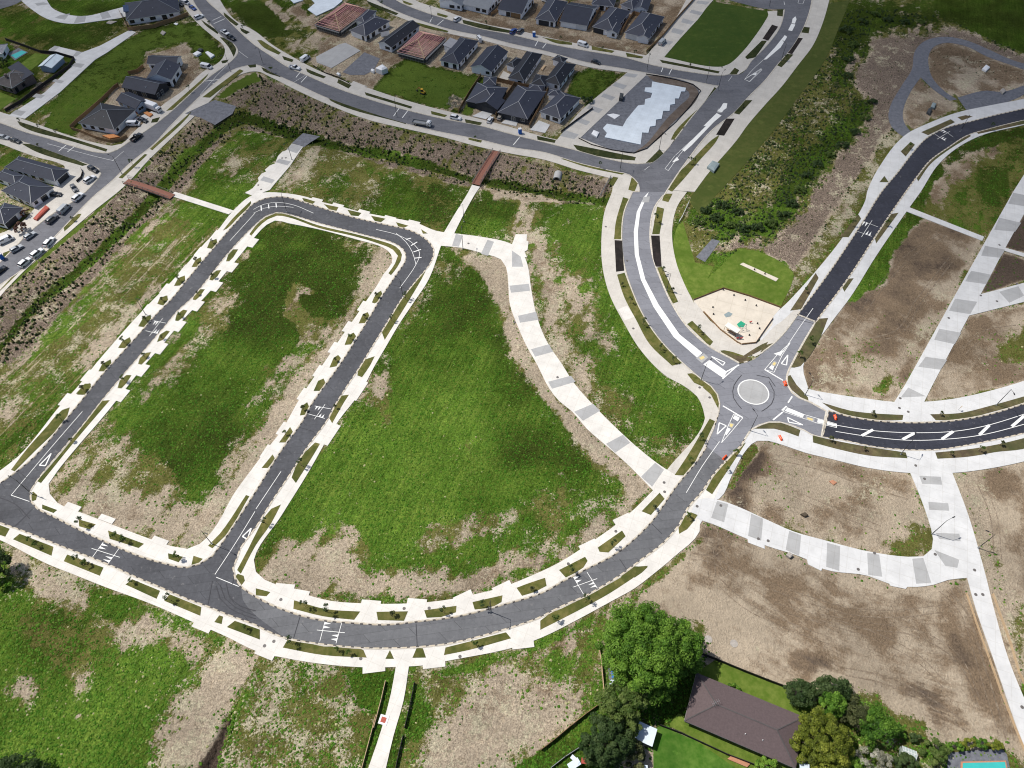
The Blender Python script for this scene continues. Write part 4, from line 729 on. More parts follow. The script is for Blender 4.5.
paint(L_(straw=.7, olive=.45, brown=.2), '868,165 880,140 900,120 910,128 890,150 868,190 845,225 812,270 785,300 775,312 766,306 795,270 830,215', 3)
paint(L_(dark=.2, lush=.8), '690,215 720,200 745,220 735,240 700,232', 4)
paint(L_(brown=.55, straw=.3, mulch=.3), ZG('430,470 500,385 580,455 700,520 690,560 560,600 460,665 410,600'), 3)
paint(L_(brown=.8, straw=.25), ZG('545,270 640,215 840,285 1020,350 1020,420 900,450 700,490 640,470 560,400'), 3); paint(L_(straw=.45, brown=.25), ZG('650,300 760,330 890,400 870,440 700,450 650,400'), 4); paint(L_(brown=.75), ZG('830,300 900,320 900,345 830,340'), 3)
paint(L_(lush=.95, olive=.2), ZP('178,385 200,345 260,275 330,235 430,245 560,300 595,350 590,375 550,310 430,265 335,250 270,290 215,350'), 2)
paint(L_(olive=.75, straw=.4, brown=.2), ZP('60,110 120,125 220,160 180,220 130,270 80,240'), 3)
# eastern lots
paint(L_(olive=.75, lush=.3, brown=.5, dark=.3, smooth=.7), '912,208 930,180 948,158 985,135 1034,122 1034,160 1013,192 983,236', 3); paint(L_(lush=.9), '912,205 935,168 955,150 985,137 1034,124 1034,132 990,145 960,160 930,190 925,205', 3)
paint(L_(brown=.6, straw=.2, dark=.2, smooth=.7), '925,200 950,165 985,148 1000,150 975,165 945,190 940,210', 5); paint(L_(lush=.6, olive=.7, dark=.2, smooth=.7), '950,200 985,175 1024,150 1020,170 1000,200 985,225 960,215', 7)
paint(L_(brown=.85, dark=.40, smooth=1.), '908,212 980,238 905,384 893,401 833,393 808,386 803,367 828,327 850,297 875,257', 2.5)
paint(L_(lush=.85, olive=.4), '908,212 925,218 915,225 895,250 885,285 868,290 855,300 848,302 875,257', 3)
paint(L_(brown=.35, straw=.35, olive=.12, dark=.05, smooth=.7), '965,245 978,244 900,384 860,395 815,385 812,362 835,330 850,310 870,320 860,350 890,355 915,330 935,290', 6); paint(L_(olive=.6, lush=.3, brown=.3, smooth=1.), '852,340 870,335 865,362 850,358', 6); paint(L_(lush=.6, olive=.5), '872,385 890,376 888,392 872,394', 3)
paint(L_(dark=.85, brown=1., lush=.15, smooth=1.), '1003,252 1034,262 1034,278 982,293', 2); paint(L_(dark=.85, brown=1., lush=.1, smooth=1.), '1024,214 1034,200 1034,255 1004,248', 2)
paint(L_(brown=.6, straw=.15, dark=.15, smooth=1.), '968,316 1034,302 1034,378 988,390 953,398 925,401 933,384', 2.5); paint(L_(olive=.6, brown=.4, lush=.2, smooth=1.), '995,345 1010,330 1034,325 1034,365 1000,368', 6)
paint(L_(straw=.3, brown=.32, olive=.1, streakB=.3, smooth=.7), '747,449 757,442 790,448 830,459 868,468 910,474 928,519 933,540 923,556 868,551 793,531 737,506 719,499', 2.5)
paint(L_(brown=1., dark=.8, smooth=1.), '722,494 730,480 745,452 757,445 766,450 762,470 752,490 742,508 730,502', 4); paint(L_(olive=.75, lush=.4), '727,488 745,452 756,444 760,452 742,470 732,490', 2.5)
paint(L_(brown=.6, dark=.2, straw=.2, smooth=1.), '768,448 830,462 900,475 915,490 870,478 820,470 780,458', 4); paint(L_(olive=.7, brown=.4), '880,548 905,545 915,530 930,530 930,550 915,557', 5); paint(L_(brown=.5,dark=.3), '760,508 778,505 782,522 766,520', 4)
paint(L_(straw=.15, brown=.42, dark=.1, streakB=.2, smooth=1.), '953,474 985,470 1034,462 1034,700 1008,658 993,606 985,576 968,515', 2.5); paint(L_(brown=.85, dark=.45, smooth=1.), '995,475 1034,465 1034,530 1015,510', 8); paint(L_(straw=.6, olive=.25, brown=.3), '953,474 975,474 990,540 1010,600 1034,660 1034,690 1010,655 990,585 970,520', 4)
# big bare site bottom right
paint(L_(brown=.3, streakB=.45, smooth=1.), '702,522 740,538 768,547 823,569 888,584 948,582 967,580 993,658 1018,731 1034,760 1034,778 600,778 590,690 640,600 690,535', 3)
paint(L_(brown=.5, dark=.03, streakB=.5, smooth=1.), '700,528 760,548 820,572 890,590 945,590 960,620 940,640 890,655 850,640 800,630 760,610 720,590 690,570 680,555', 12)
paint(L_(brown=.08, straw=.1, streakB=.45, smooth=1.), '640,590 700,600 760,640 830,650 880,690 920,730 1000,750 940,760 860,710 800,690 740,660 690,640 650,620', 14)
paint(L_(dark=.55, brown=.9, streakB=.5, smooth=1.), '798,655 820,645 845,655 850,668 822,668 808,690', 8); paint(L_(dark=.6, brown=.9, streakB=.8, smooth=1.), '905,675 930,680 955,705 965,725 945,728 925,705 905,690', 7)
paint(L_(dark=.55, brown=1., smooth=1.), '945,600 962,615 975,650 990,690 1005,730 1000,735 975,700 958,660 945,625', 7); paint(L_(brown=.8, dark=.15, smooth=1.), '963,590 975,610 992,660 1015,730 1010,735 990,690 972,640', 4); paint(L_(dark=.3, brown=.8, smooth=1.), '850,615 885,620 890,640 855,630', 6)
paint(L_(olive=.8, lush=.4), '640,590 655,576 678,556 700,534 702,540 680,562 655,585', 3); paint(L_(dark=.4, brown=.6, streakB=.3, smooth=1.), '695,535 725,540 730,580 700,580', 8)
# bottom left rough ground
BL = '-10,545 47,568 105,590 150,606 195,625 225,640 275,660 318,667 366,670 400,672 390,700 368,778 -10,778'
paint(L_(lush=.8, olive=.7, straw=.1), BL, 2)
paint(L_(lush=1., olive=.3), '-10,690 40,690 80,700 120,690 150,710 160,778 -10,778', 14); paint(L_(olive=1., lush=.35, dark=.35), '0,620 40,608 80,625 115,655 120,675 90,680 50,660 20,650 0,665', 10)
paint(L_(straw=.5, olive=.3, brown=.15), '10,545 60,572 105,592 95,612 70,612 40,600 20,590 10,570', 5); paint(L_(straw=.5, olive=.38, lush=.1, brown=.15), '100,618 135,608 170,618 200,632 215,650 205,665 180,660 140,648 110,638', 6)
paint(L_(lush=.8), '90,592 115,590 150,606 140,618 110,618 90,610', 4); paint(L_(straw=.3, brown=.25), '70,672 90,670 92,690 78,694', 4); paint(L_(straw=.4, brown=.25), '10,690 25,675 45,685 40,700 20,705', 5); paint(L_(straw=.5), '74,712 84,712 84,722 74,720', 2)
paint(L_(straw=.5, brown=.12, olive=.12, streakA=.3), '205,655 235,645 262,660 250,690 225,715 205,778 150,778 158,735 170,700 190,680', 5)
paint(L_(straw=.62, olive=.55, lush=.2, brown=.1), '262,660 320,668 370,672 378,690 355,778 225,778 232,715 250,690', 5)
paint(L_(olive=.7, lush=.3, straw=.5), '290,690 320,672 350,690 352,720 345,778 300,778 280,730', 7); paint(L_(lush=1.), '345,672 385,672 386,685 372,712 358,708 350,685', 3)
paint(L_(dark=.9, brown=.9), '200,765 228,718 231,718 212,778 198,778', 1.5)
paint(L_(lush=.8, olive=.5), '383,690 398,668 415,670 405,700 392,778 372,778', 2)
# bottom middle lot
paint(L_(olive=.6, straw=.45, lush=.15, brown=.15), '405,672 442,666 512,652 577,624 592,618 603,700 512,765 500,778 400,778', 2)
paint(L_(lush=.75, olive=.6), '404,680 425,690 430,720 418,735 404,738', 5); paint(L_(lush=.85), '440,670 512,652 577,624 600,612 595,622 560,640 520,655 480,668 445,676', 3); paint(L_(straw=.5, brown=.2), '425,740 470,700 500,660 520,670 530,700 590,690 600,702 512,762 480,778 425,778', 8); paint(L_(brown=.55, straw=.3), '535,655 560,640 575,640 560,652 540,662', 5); paint(L_(brown=.5, dark=.25, straw=.3), '535,680 555,675 558,690 540,700', 6); paint(L_(lush=.7), '550,660 570,655 572,672 556,672', 5)
paint(L_(lush=.85, olive=.6), '515,768 604,704 612,640 640,640 660,690 660,720 600,778 505,778', 2)
paint(L_(dark=.35, lush=.7, olive=.4), '600,640 690,640 720,690 690,730 640,740 600,760 580,740', 10)
paint(L_(olive=.8, straw=.3, lush=.35), '790,700 860,690 910,720 945,740 1000,745 1034,778 790,778', 4)
tone(.10, '262,226 392,250 380,320 300,400 240,420 200,380', 50); tone(.32, '205,350 330,340 250,490 130,470', 40); tone(.22, '430,250 510,270 560,400 560,470 500,450 400,380', 50)
tone(1., '380,380 470,370 520,420 520,500 430,560 330,560 280,520', 50); tone(.85, '400,500 560,460 570,480 420,545', 14); tone(.35, '500,430 620,450 620,500 540,470', 30); tone(.3, '330,330 400,300 400,380 340,420', 24)
tone(.95, '0,660 150,690 160,778 0,778', 40); tone(.8, '40,590 200,620 150,700', 40); tone(.8, '0,350 160,200 220,200 100,330 0,420', 20); tone(.6, '470,195 600,200 640,300 560,300', 30); tone(.75, '590,300 700,400 700,440 620,380', 20)
tone(.12, '-10,-10 1034,-10 1034,200 700,200 600,150 250,60 0,130', 60); tone(.35, '180,190 250,130 470,180 440,230 260,200', 20); tone(.32, '440,190 560,195 540,230 450,230', 20); tone(.05, '-10,345 57,278 112,230 165,178 240,108 400,150 612,192 612,206 400,165 245,126 180,176 112,245 57,292 -10,360', 4); tone(.7, '400,650 620,620 600,700 400,700', 20)
# natural patchiness of every cover at several sizes
n1 = fbm(X, Y, 9., 71, 5); n2 = fbm(X, Y, 4., 91, 4); inner = np.clip(Wt[0]*(1-Wt[0])*4, .12, 1)
ca, sa = math.cos(math.radians(69)), math.sin(math.radians(69)); n3 = fbm((X*ca+Y*sa)/6., (-X*sa+Y*ca), 2.6, 13, 4)
Wt[0] = np.clip(Wt[0]+.04*(Wt[0] > .03)+(n1*.26+n3*.20+n2*.10)*inner*(Wt[0] > .03), 0, 1)
halo = np.clip(Wt[0]*(1-Wt[0])*4, 0, 1)*(Wt[10] < .3); Wt[1] = np.maximum(Wt[1], .6*halo)
Wt[1] = np.clip(Wt[1]+(n3*.22-n1*.14)*(Wt[1] > .05), 0, 1); Wt[9] = np.clip(Wt[9]+n1*.16+fbm(X, Y, 26., 111, 3)*.22, 0, 1); Wt[2] = np.clip(Wt[2]+n2*.35*(Wt[2] > .05), 0, 1)
Wt[3] = np.clip(Wt[3]+(n1*.25)*(Wt[3] > .05), 0, 1); Wt[4] = np.clip(Wt[4]+n1*.18*(Wt[4] > .05), 0, 1)
# beyond the photographed frame: ordinary rough pasture
big_ = fbm(X, Y, 60., 201, 4)
for k_, v_ in enumerate((.62, .8, .12, .08, 0., 0., 0., 0., 0., .35, 0.)): Wt[k_] = Wt[k_]*(1-OUT)+np.clip(v_+(big_*.22 if k_ in (0, 1, 9) else 0), 0, 1)*OUT
# stream bed lies lower
Z = np.zeros(len(X)); ch = PT('-10,352 33,302 75,268 113,235 152,197 178,164 215,130 240,118 300,133 400,157 520,186 612,200')
g = [G(*p) for p in ch]; d = np.full(len(X), 1e9)
for a, b in zip(g[:-1], g[1:]):
    ex, ey = b.x-a.x, b.y-a.y; t = np.clip(((X-a.x)*ex+(Y-a.y)*ey)/(ex*ex+ey*ey), 0, 1); d = np.minimum(d, np.hypot(X-a.x-t*ex, Y-a.y-t*ey))
Z -= 1.6*np.clip(1-d/7, 0, 1)**1.3
tr_ = sdist(PX, PY, PT('203,768 229,716 232,718 216,778 200,778')); Z -= 1.6*np.clip(tr_/3+.6, 0, 1)
Z += .05*Wt[0]*np.sin(X*.9+np.sin(Y*.7)*2)*np.sin(Y*1.1+np.cos(X*.5)*2)-.03
nx, ny = len(xs), len(ys); me = bpy.data.meshes.new('ground')
me.vertices.add(nx*ny); me.vertices.foreach_set('co', np.stack([X, Y, Z], 1).astype(np.float32).ravel())
i = np.arange(nx*ny).reshape(ny, nx); q = np.stack([i[:-1, :-1], i[:-1, 1:], i[1:, 1:], i[1:, :-1]], -1).reshape(-1, 4)
me.loops.add(q.size); me.loops.foreach_set('vertex_index', q.ravel().astype(np.int32)); me.polygons.add(len(q))
me.polygons.foreach_set('loop_start', np.arange(0, q.size, 4, dtype=np.int32)); me.update(calc_edges=True); me.validate()
for nm, ks in (('mask_a', (0, 1, 2)), ('mask_b', (3, 4, 5)), ('mask_c', (6, 7, 8))):
    at = me.attributes.new(nm, 'FLOAT_COLOR', 'POINT'); c = np.ones((nx*ny, 4), np.float32)
    for j, k in enumerate(ks): c[:, j] = Wt[k]
    c[:, 3] = Wt[10] if nm == 'mask_b' else Wt[9]
    at.data.foreach_set('color', c.ravel())
me.materials.append(MATS['ground']); ground = bpy.data.objects.new('ground', me); COL.objects.link(ground); tag(ground, kind='structure')
# look-up of land cover at a place
i0 = np.searchsorted(xs, -275); j0 = np.searchsorted(ys, 14); W3 = Wt.reshape(11, ny, nx)
def cover_at(x, y):
    i = np.clip(np.searchsorted(xs, x), 0, nx-1); j = np.clip(np.searchsorted(ys, y), 0, ny-1); return W3[:, j, i], Z.reshape(ny, nx)[j, i]
# which points are built over
RP = [np.array([(p.x, p.y) for p in a[2]]) for a in AREAS if a[0] != 'none']; RN = [np.array([(p.x, p.y) for p in a[2]]) for a in AREAS if a[0] == 'none']
PR = [(a[1], a[0] == 'none', np.array([(p.x, p.y) for p in a[2]])) for a in AREAS]; PR.sort(key=lambda t: t[0])
def built(x, y):
    r = np.zeros(x.shape, bool)
    for pr, none, poly in PR:
        m = np.nonzero((x > poly[:, 0].min()-.3) & (x < poly[:, 0].max()+.3) & (y > poly[:, 1].min()-.3) & (y < poly[:, 1].max()+.3))[0]
        if not len(m): continue
        s = sdist(x[m], y[m], [tuple(p) for p in poly]); r[m] = np.where(s > (0.3 if none else -.3), not none, r[m])
    return r

# ------------------------------------------------------------------ loose vegetation nobody could count
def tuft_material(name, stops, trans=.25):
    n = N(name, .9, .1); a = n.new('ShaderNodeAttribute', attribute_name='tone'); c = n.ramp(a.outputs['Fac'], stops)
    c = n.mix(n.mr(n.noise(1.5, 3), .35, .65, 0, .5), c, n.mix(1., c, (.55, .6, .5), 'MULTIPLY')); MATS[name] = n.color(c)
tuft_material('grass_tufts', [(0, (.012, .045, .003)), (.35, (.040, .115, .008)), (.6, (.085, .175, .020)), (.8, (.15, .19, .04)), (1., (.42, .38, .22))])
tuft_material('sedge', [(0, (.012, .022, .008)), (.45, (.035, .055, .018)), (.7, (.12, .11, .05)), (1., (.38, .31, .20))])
def tufts(name, mat, x, y, z, r, h, tone, seg=5, spike=0.):
    """each tuft: an irregular low clump (numpy, one mesh)"""
    n = len(x); a = np.linspace(0, 2*np.pi, seg, endpoint=False)[None]+rng.uniform(0, 6.28, (n, 1))+rng.uniform(-.4, .4, (n, seg))
    rr = r[:, None]*rng.uniform(.6, 1.25, (n, seg))
    ring0 = np.stack([x[:, None]+rr*np.cos(a), y[:, None]+rr*np.sin(a), np.repeat(z[:, None]-.05, seg, 1)], -1)
    rr2 = rr*rng.uniform(.35, .75, (n, seg)); ring1 = np.stack([x[:, None]+rr2*np.cos(a+.4), y[:, None]+rr2*np.sin(a+.4), z[:, None]+h[:, None]*rng.uniform(.45, 1.+spike, (n, seg))], -1)
    top = np.stack([x+r*rng.uniform(-.2, .2, n), y+r*rng.uniform(-.2, .2, n), z+h*rng.uniform(.7, 1.1, n)], -1)[:, None]
    V = np.concatenate([ring0, ring1, top], 1); m = 2*seg+1; k = np.arange(seg); k2 = (k+1) % seg
    f = np.concatenate([np.stack([k, k2, seg+k], 1), np.stack([k2, seg+k2, seg+k], 1), np.stack([seg+k, seg+k2, np.full(seg, 2*seg)], 1)]); F = (f[None]+(np.arange(n)*m)[:, None, None]).reshape(-1, 3)
    me = bpy.data.meshes.new(name); me.vertices.add(n*m); me.vertices.foreach_set('co', V.astype(np.float32).ravel())
    me.loops.add(F.size); me.loops.foreach_set('vertex_index', F.ravel().astype(np.int32)); me.polygons.add(len(F)); me.polygons.foreach_set('loop_start', np.arange(0, F.size, 3, dtype=np.int32)); me.update(calc_edges=True)
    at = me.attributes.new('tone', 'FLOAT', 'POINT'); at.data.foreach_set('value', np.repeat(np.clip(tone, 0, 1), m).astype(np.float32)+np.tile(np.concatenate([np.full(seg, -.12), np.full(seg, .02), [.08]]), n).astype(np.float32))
    me.materials.append(MATS[mat]); o = bpy.data.objects.new(name, me); COL.objects.link(o); return tag(o, kind='stuff')
def scatter(n, poly=None):
    """random ground points spread evenly over the photographed area"""
    if poly is None: px = rng.uniform(-15, 1040, n); py = rng.uniform(60, 790, n)
    else:
        P = np.array(poly); px = rng.uniform(P[:, 0].min(), P[:, 0].max(), n); py = rng.uniform(P[:, 1].min(), P[:, 1].max(), n); m = sdist(px, py, poly) > 0; px, py = px[m], py[m]
    x = (px-512)/FP; y = -(py-384)/FP; t = H/(ST-y*CT); return x*t, (CT+y*ST)*t
x, y = scatter(120000); W, z = cover_at(x, y); b = built(x, y)
keep = (~b) & (rng.uniform(0, 1, len(x)) < W[0]*.8+W[1]*.35-W[6]*.9); x, y, z, W = x[keep], y[keep], z[keep], W[:, keep]
lu = W[0]/(W[0]+W[1]+.01); tone = rng.normal(.20, .11, len(x))+W[9]*.26+(1-lu)*.25+(rng.uniform(0, 1, len(x)) < .012+.12*(1-lu)*(W[2] > .08))*.4
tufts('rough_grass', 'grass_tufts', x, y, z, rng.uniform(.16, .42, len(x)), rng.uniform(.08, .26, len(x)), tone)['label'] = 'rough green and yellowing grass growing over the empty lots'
ms = PT('-10,302 33,265 63,240 93,214 117,192 149,161 165,146 200,118 225,100 245,78 256,74 301,94 368,122 443,140 512,156 577,173 612,184 610,203 560,204 490,190 440,180 330,146 240,128 180,190 130,235 80,290 30,345 -10,375')
x, y = scatter(26000, ms); W, z = cover_at(x, y); b = built(x, y); k = (~b) & (W[6] < .4) & (rng.uniform(0, 1, len(x)) < .48+.5*np.clip(fbm(x, y, 6., 5, 3), -.6, 1)+.2*(y > 190)-.25*W[0]); x, y, z, W = x[k], y[k], z[k], W[:, k]
tone = np.where(rng.uniform(0, 1, len(x)) < .5, rng.uniform(.05, .45, len(x)), rng.uniform(.6, 1., len(x)))-W[0]*.3
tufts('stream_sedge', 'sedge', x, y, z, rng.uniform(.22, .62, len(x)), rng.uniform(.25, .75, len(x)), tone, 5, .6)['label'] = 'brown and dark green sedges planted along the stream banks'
sc = PT('700,205 735,175 760,140 795,95 828,55 842,10 880,8 940,15 1034,60 1034,95 950,70 900,85 895,130 850,190 820,240 770,266 700,250 690,225')
x, y = scatter(26000, sc); W, z = cover_at(x, y); b = built(x, y); k = (~b) & (rng.uniform(0, 1, len(x)) < .06+.34*W[1]+.25*W[0]); x, y, z, W = x[k], y[k], z[k], W[:, k]
tone = rng.uniform(.05, .5, len(x))+W[1]*(1-W[0])*rng.uniform(0, .75, len(x))+W[5]*rng.uniform(.1, .6, len(x)); rs = .55+.45*np.clip(W[1]+W[0], 0, 1)
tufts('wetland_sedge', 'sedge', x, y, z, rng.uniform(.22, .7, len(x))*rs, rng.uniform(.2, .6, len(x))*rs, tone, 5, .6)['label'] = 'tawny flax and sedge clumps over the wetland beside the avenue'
# ------------------------------------------------------------------ materials for the things
plain('roof_charcoal', (.032, .037, .056), .22, .5, .65, .2); plain('roof_black', (.016, .018, .026), .25, .5, .65, .3); plain('roof_slate', (.044, .049, .070), .2, .5, .6, .22)
plain('roof_grey', (.14, .155, .18), .18, .5, .5, .45); plain('roof_brown', (.105, .078, .080), .22, 2.5, .8, .25, bump=.5); plain('roof_white', (.60, .68, .74), .1, .6, .45, .4); plain('roof_pale', (.30, .30, .32), .15, .6, .5, .4)
plain('roof_old', (.085, .078, .078), .35, .8, .85, .2); plain('wall_white', (.88, .89, .92), .07, .8); plain('wall_dark', (.035, .037, .045), .2, .8); plain('wall_blue', (.36, .44, .56), .12, .8); plain('wall_brick', (.17, .13, .12), .3, 3)
plain('window_glass', (.015, .020, .028), .3, .5, .08, .6); plain('frame_dark', (.03, .03, .035)); plain('frame_white', (.7, .7, .7)); plain('garage_white', (.68, .70, .72), .06, 1, .5); plain('garage_dark', (.05, .05, .055), .1)
plain('timber_pink', (.88, .46, .43), .2, 3); plain('timber_pale', (.50, .36, .22), .25, 3); plain('fence_timber', (.27, .165, .085), .3, 2); plain('fence_dark', (.030, .026, .026), .3, 2); plain('wrap_black', (.05, .055, .06), .3, 2)
plain('deck_red', (.24, .105, .075), .22, 2.5); plain('rail_steel', (.12, .11, .105), .3, 3, .6); plain('galv', (.30, .31, .32), .15, 3, .45, .5, .6); plain('black_metal', (.025, .025, .028), .2, 3, .5); plain('plastic_white', (.72, .73, .75), .05, 2, .5)
plain('plastic_blue', (.02, .13, .48), .1, 2, .45); plain('orange', (.75, .09, .02), .12, 2, .5); plain('rubber', (.018, .018, .019), .2, 4, .8); plain('rim', (.35, .36, .37), .1, 4, .35, .5, .7); plain('digger_yellow', (.62, .36, .03), .15, 2, .5)
plain('steel_red', (.36, .07, .045), .25, 2, .6); plain('water_pool', (.05, .42, .40), .08, .8, .08, .5); plain('water_blue', (.05, .18, .52), .1, .8, .1, .5); plain('brick_paving', (.42, .20, .12), .2, 3); plain('paving_dark', (.10, .09, .085), .25, 2)
plain('solar', (.02, .035, .09), .15, 2, .15, .6); plain('glass_pale', (.42, .48, .46), .2, 2, .2, .5); plain('lamp_glass', (.7, .7, .66), .05, 2, .3); plain('bark', (.085, .068, .05), .3, 4, .9, .1, bump=.5); plain('sign_yellow', (.7, .38, .05), .1, 2)
plain('play_green', (.02, .30, .17), .15, 3, .7); plain('play_grey', (.22, .27, .28), .2, 3, .7); plain('sail', (.74, .70, .62), .06, 2, .7); plain('rubble', (.35, .32, .29), .35, 2, .9, .1, bump=.5); plain('stock_orange', (.52, .22, .08), .3, 3); plain('light_red', (.45, .02, .02), .1, 2, .3)
for nm, c in dict(car_white=(.70, .71, .73), car_silver=(.36, .38, .40), car_black=(.018, .019, .022), car_blue=(.02, .06, .26), car_red=(.33, .03, .02), car_grey=(.10, .105, .115), car_tan=(.32, .29, .25)).items():
    m = plain(nm, c, .05, 2, .28, .5); m.node_tree.nodes['Principled BSDF'].inputs['Coat Weight'].default_value = .5

# ------------------------------------------------------------------ houses
def roof_lines(name, c):      # long-run steel: fine ribs down the slope
    m = MATS[name]
UP = Vector((0, 0, 1))
def wing_geo(a, b, c, eave):
    """rectangle from three eave corners seen in the photo"""
    A, B, C_ = G(*a, eave), G(*b, eave), G(*c, eave)
    if (C_-B).length > (B-A).length: A, C_ = C_, A      # measure along the longer side
    u = (B-A); L = u.length; u.normalize(); v = Vector((-u.y, u.x, 0)); w = (C_-B).dot(v)
    if w < 0: A, u, v, w = B, -u, -v, -w
    return A, u, v, L, w
def add_roof(mb, A, u, v, L, W, eave, kind, pitch=.42, flip=False, ov=.0):
    if kind == 'hip' or kind == 'gable':
        if (L < W) != flip: A, u, v, L, W = A+u*L, v, -u, W, L
    P = lambda s, t, z: A+u*s+v*t+UP*z
    if kind == 'mono':
        h = W*pitch*.35; q = [P(0, 0, 0), P(L, 0, 0), P(L, W, h), P(0, W, h)]; mb.add(q+[x-UP*.18 for x in q], [(0, 1, 2, 3), (7, 6, 5, 4), (4, 5, 1, 0), (5, 6, 2, 1), (6, 7, 3, 2), (7, 4, 0, 3)], 0); return A, u, v, L, W, h
    h = W/2*pitch
    if kind == 'hip':
        q = [P(0, 0, 0), P(L, 0, 0), P(L, W, 0), P(0, W, 0), P(min(W/2, L/2), W/2, h), P(max(L-W/2, L/2), W/2, h)]
        mb.add(q+[x-UP*.2 for x in q[:4]], [(0, 1, 5, 4), (1, 2, 5), (2, 3, 4, 5), (3, 0, 4), (6, 7, 1, 0), (7, 8, 2, 1), (8, 9, 3, 2), (9, 6, 0, 3), (9, 8, 7, 6)], 0)
        mb.i[-5:] = [1]*5
        for e, f in ((q[4], q[5]), (q[0], q[4]), (q[3], q[4]), (q[1], q[5]), (q[2], q[5])):
            if (e-f).length > .3: mb.beam(e+UP*.03, f+UP*.03, .22, .10, 2)
    else:
        q = [P(0, 0, 0), P(L, 0, 0), P(L, W/2, h), P(0, W/2, h), P(L, W, 0), P(0, W, 0)]; d = [x-UP*.2 for x in q]
        mb.add(q+d, [(0, 1, 2, 3), (3, 2, 4, 5), (7, 6, 9, 8), (8, 9, 11, 10), (6, 7, 1, 0), (10, 11, 5, 4)], 0)
        b = len(mb.v)-12; mb.f += [(b+1, b+7, b+8, b+2), (b+2, b+8, b+10, b+4), (b+0, b+3, b+9, b+6), (b+3, b+5, b+11, b+9)]; mb.i += [1]*4; mb.i[-6:-4] = [1]*2
        mb.beam(q[3]+UP*.03, q[2]+UP*.03, .25, .10, 2)
    return A, u, v, L, W, h
def rel(o, mb):      # geometry is collected in world coordinates; parts sit relative to their thing
    l = o.location; mb.v = [(x-l[0], y-l[1], z-l[2]) for x, y, z in mb.v]
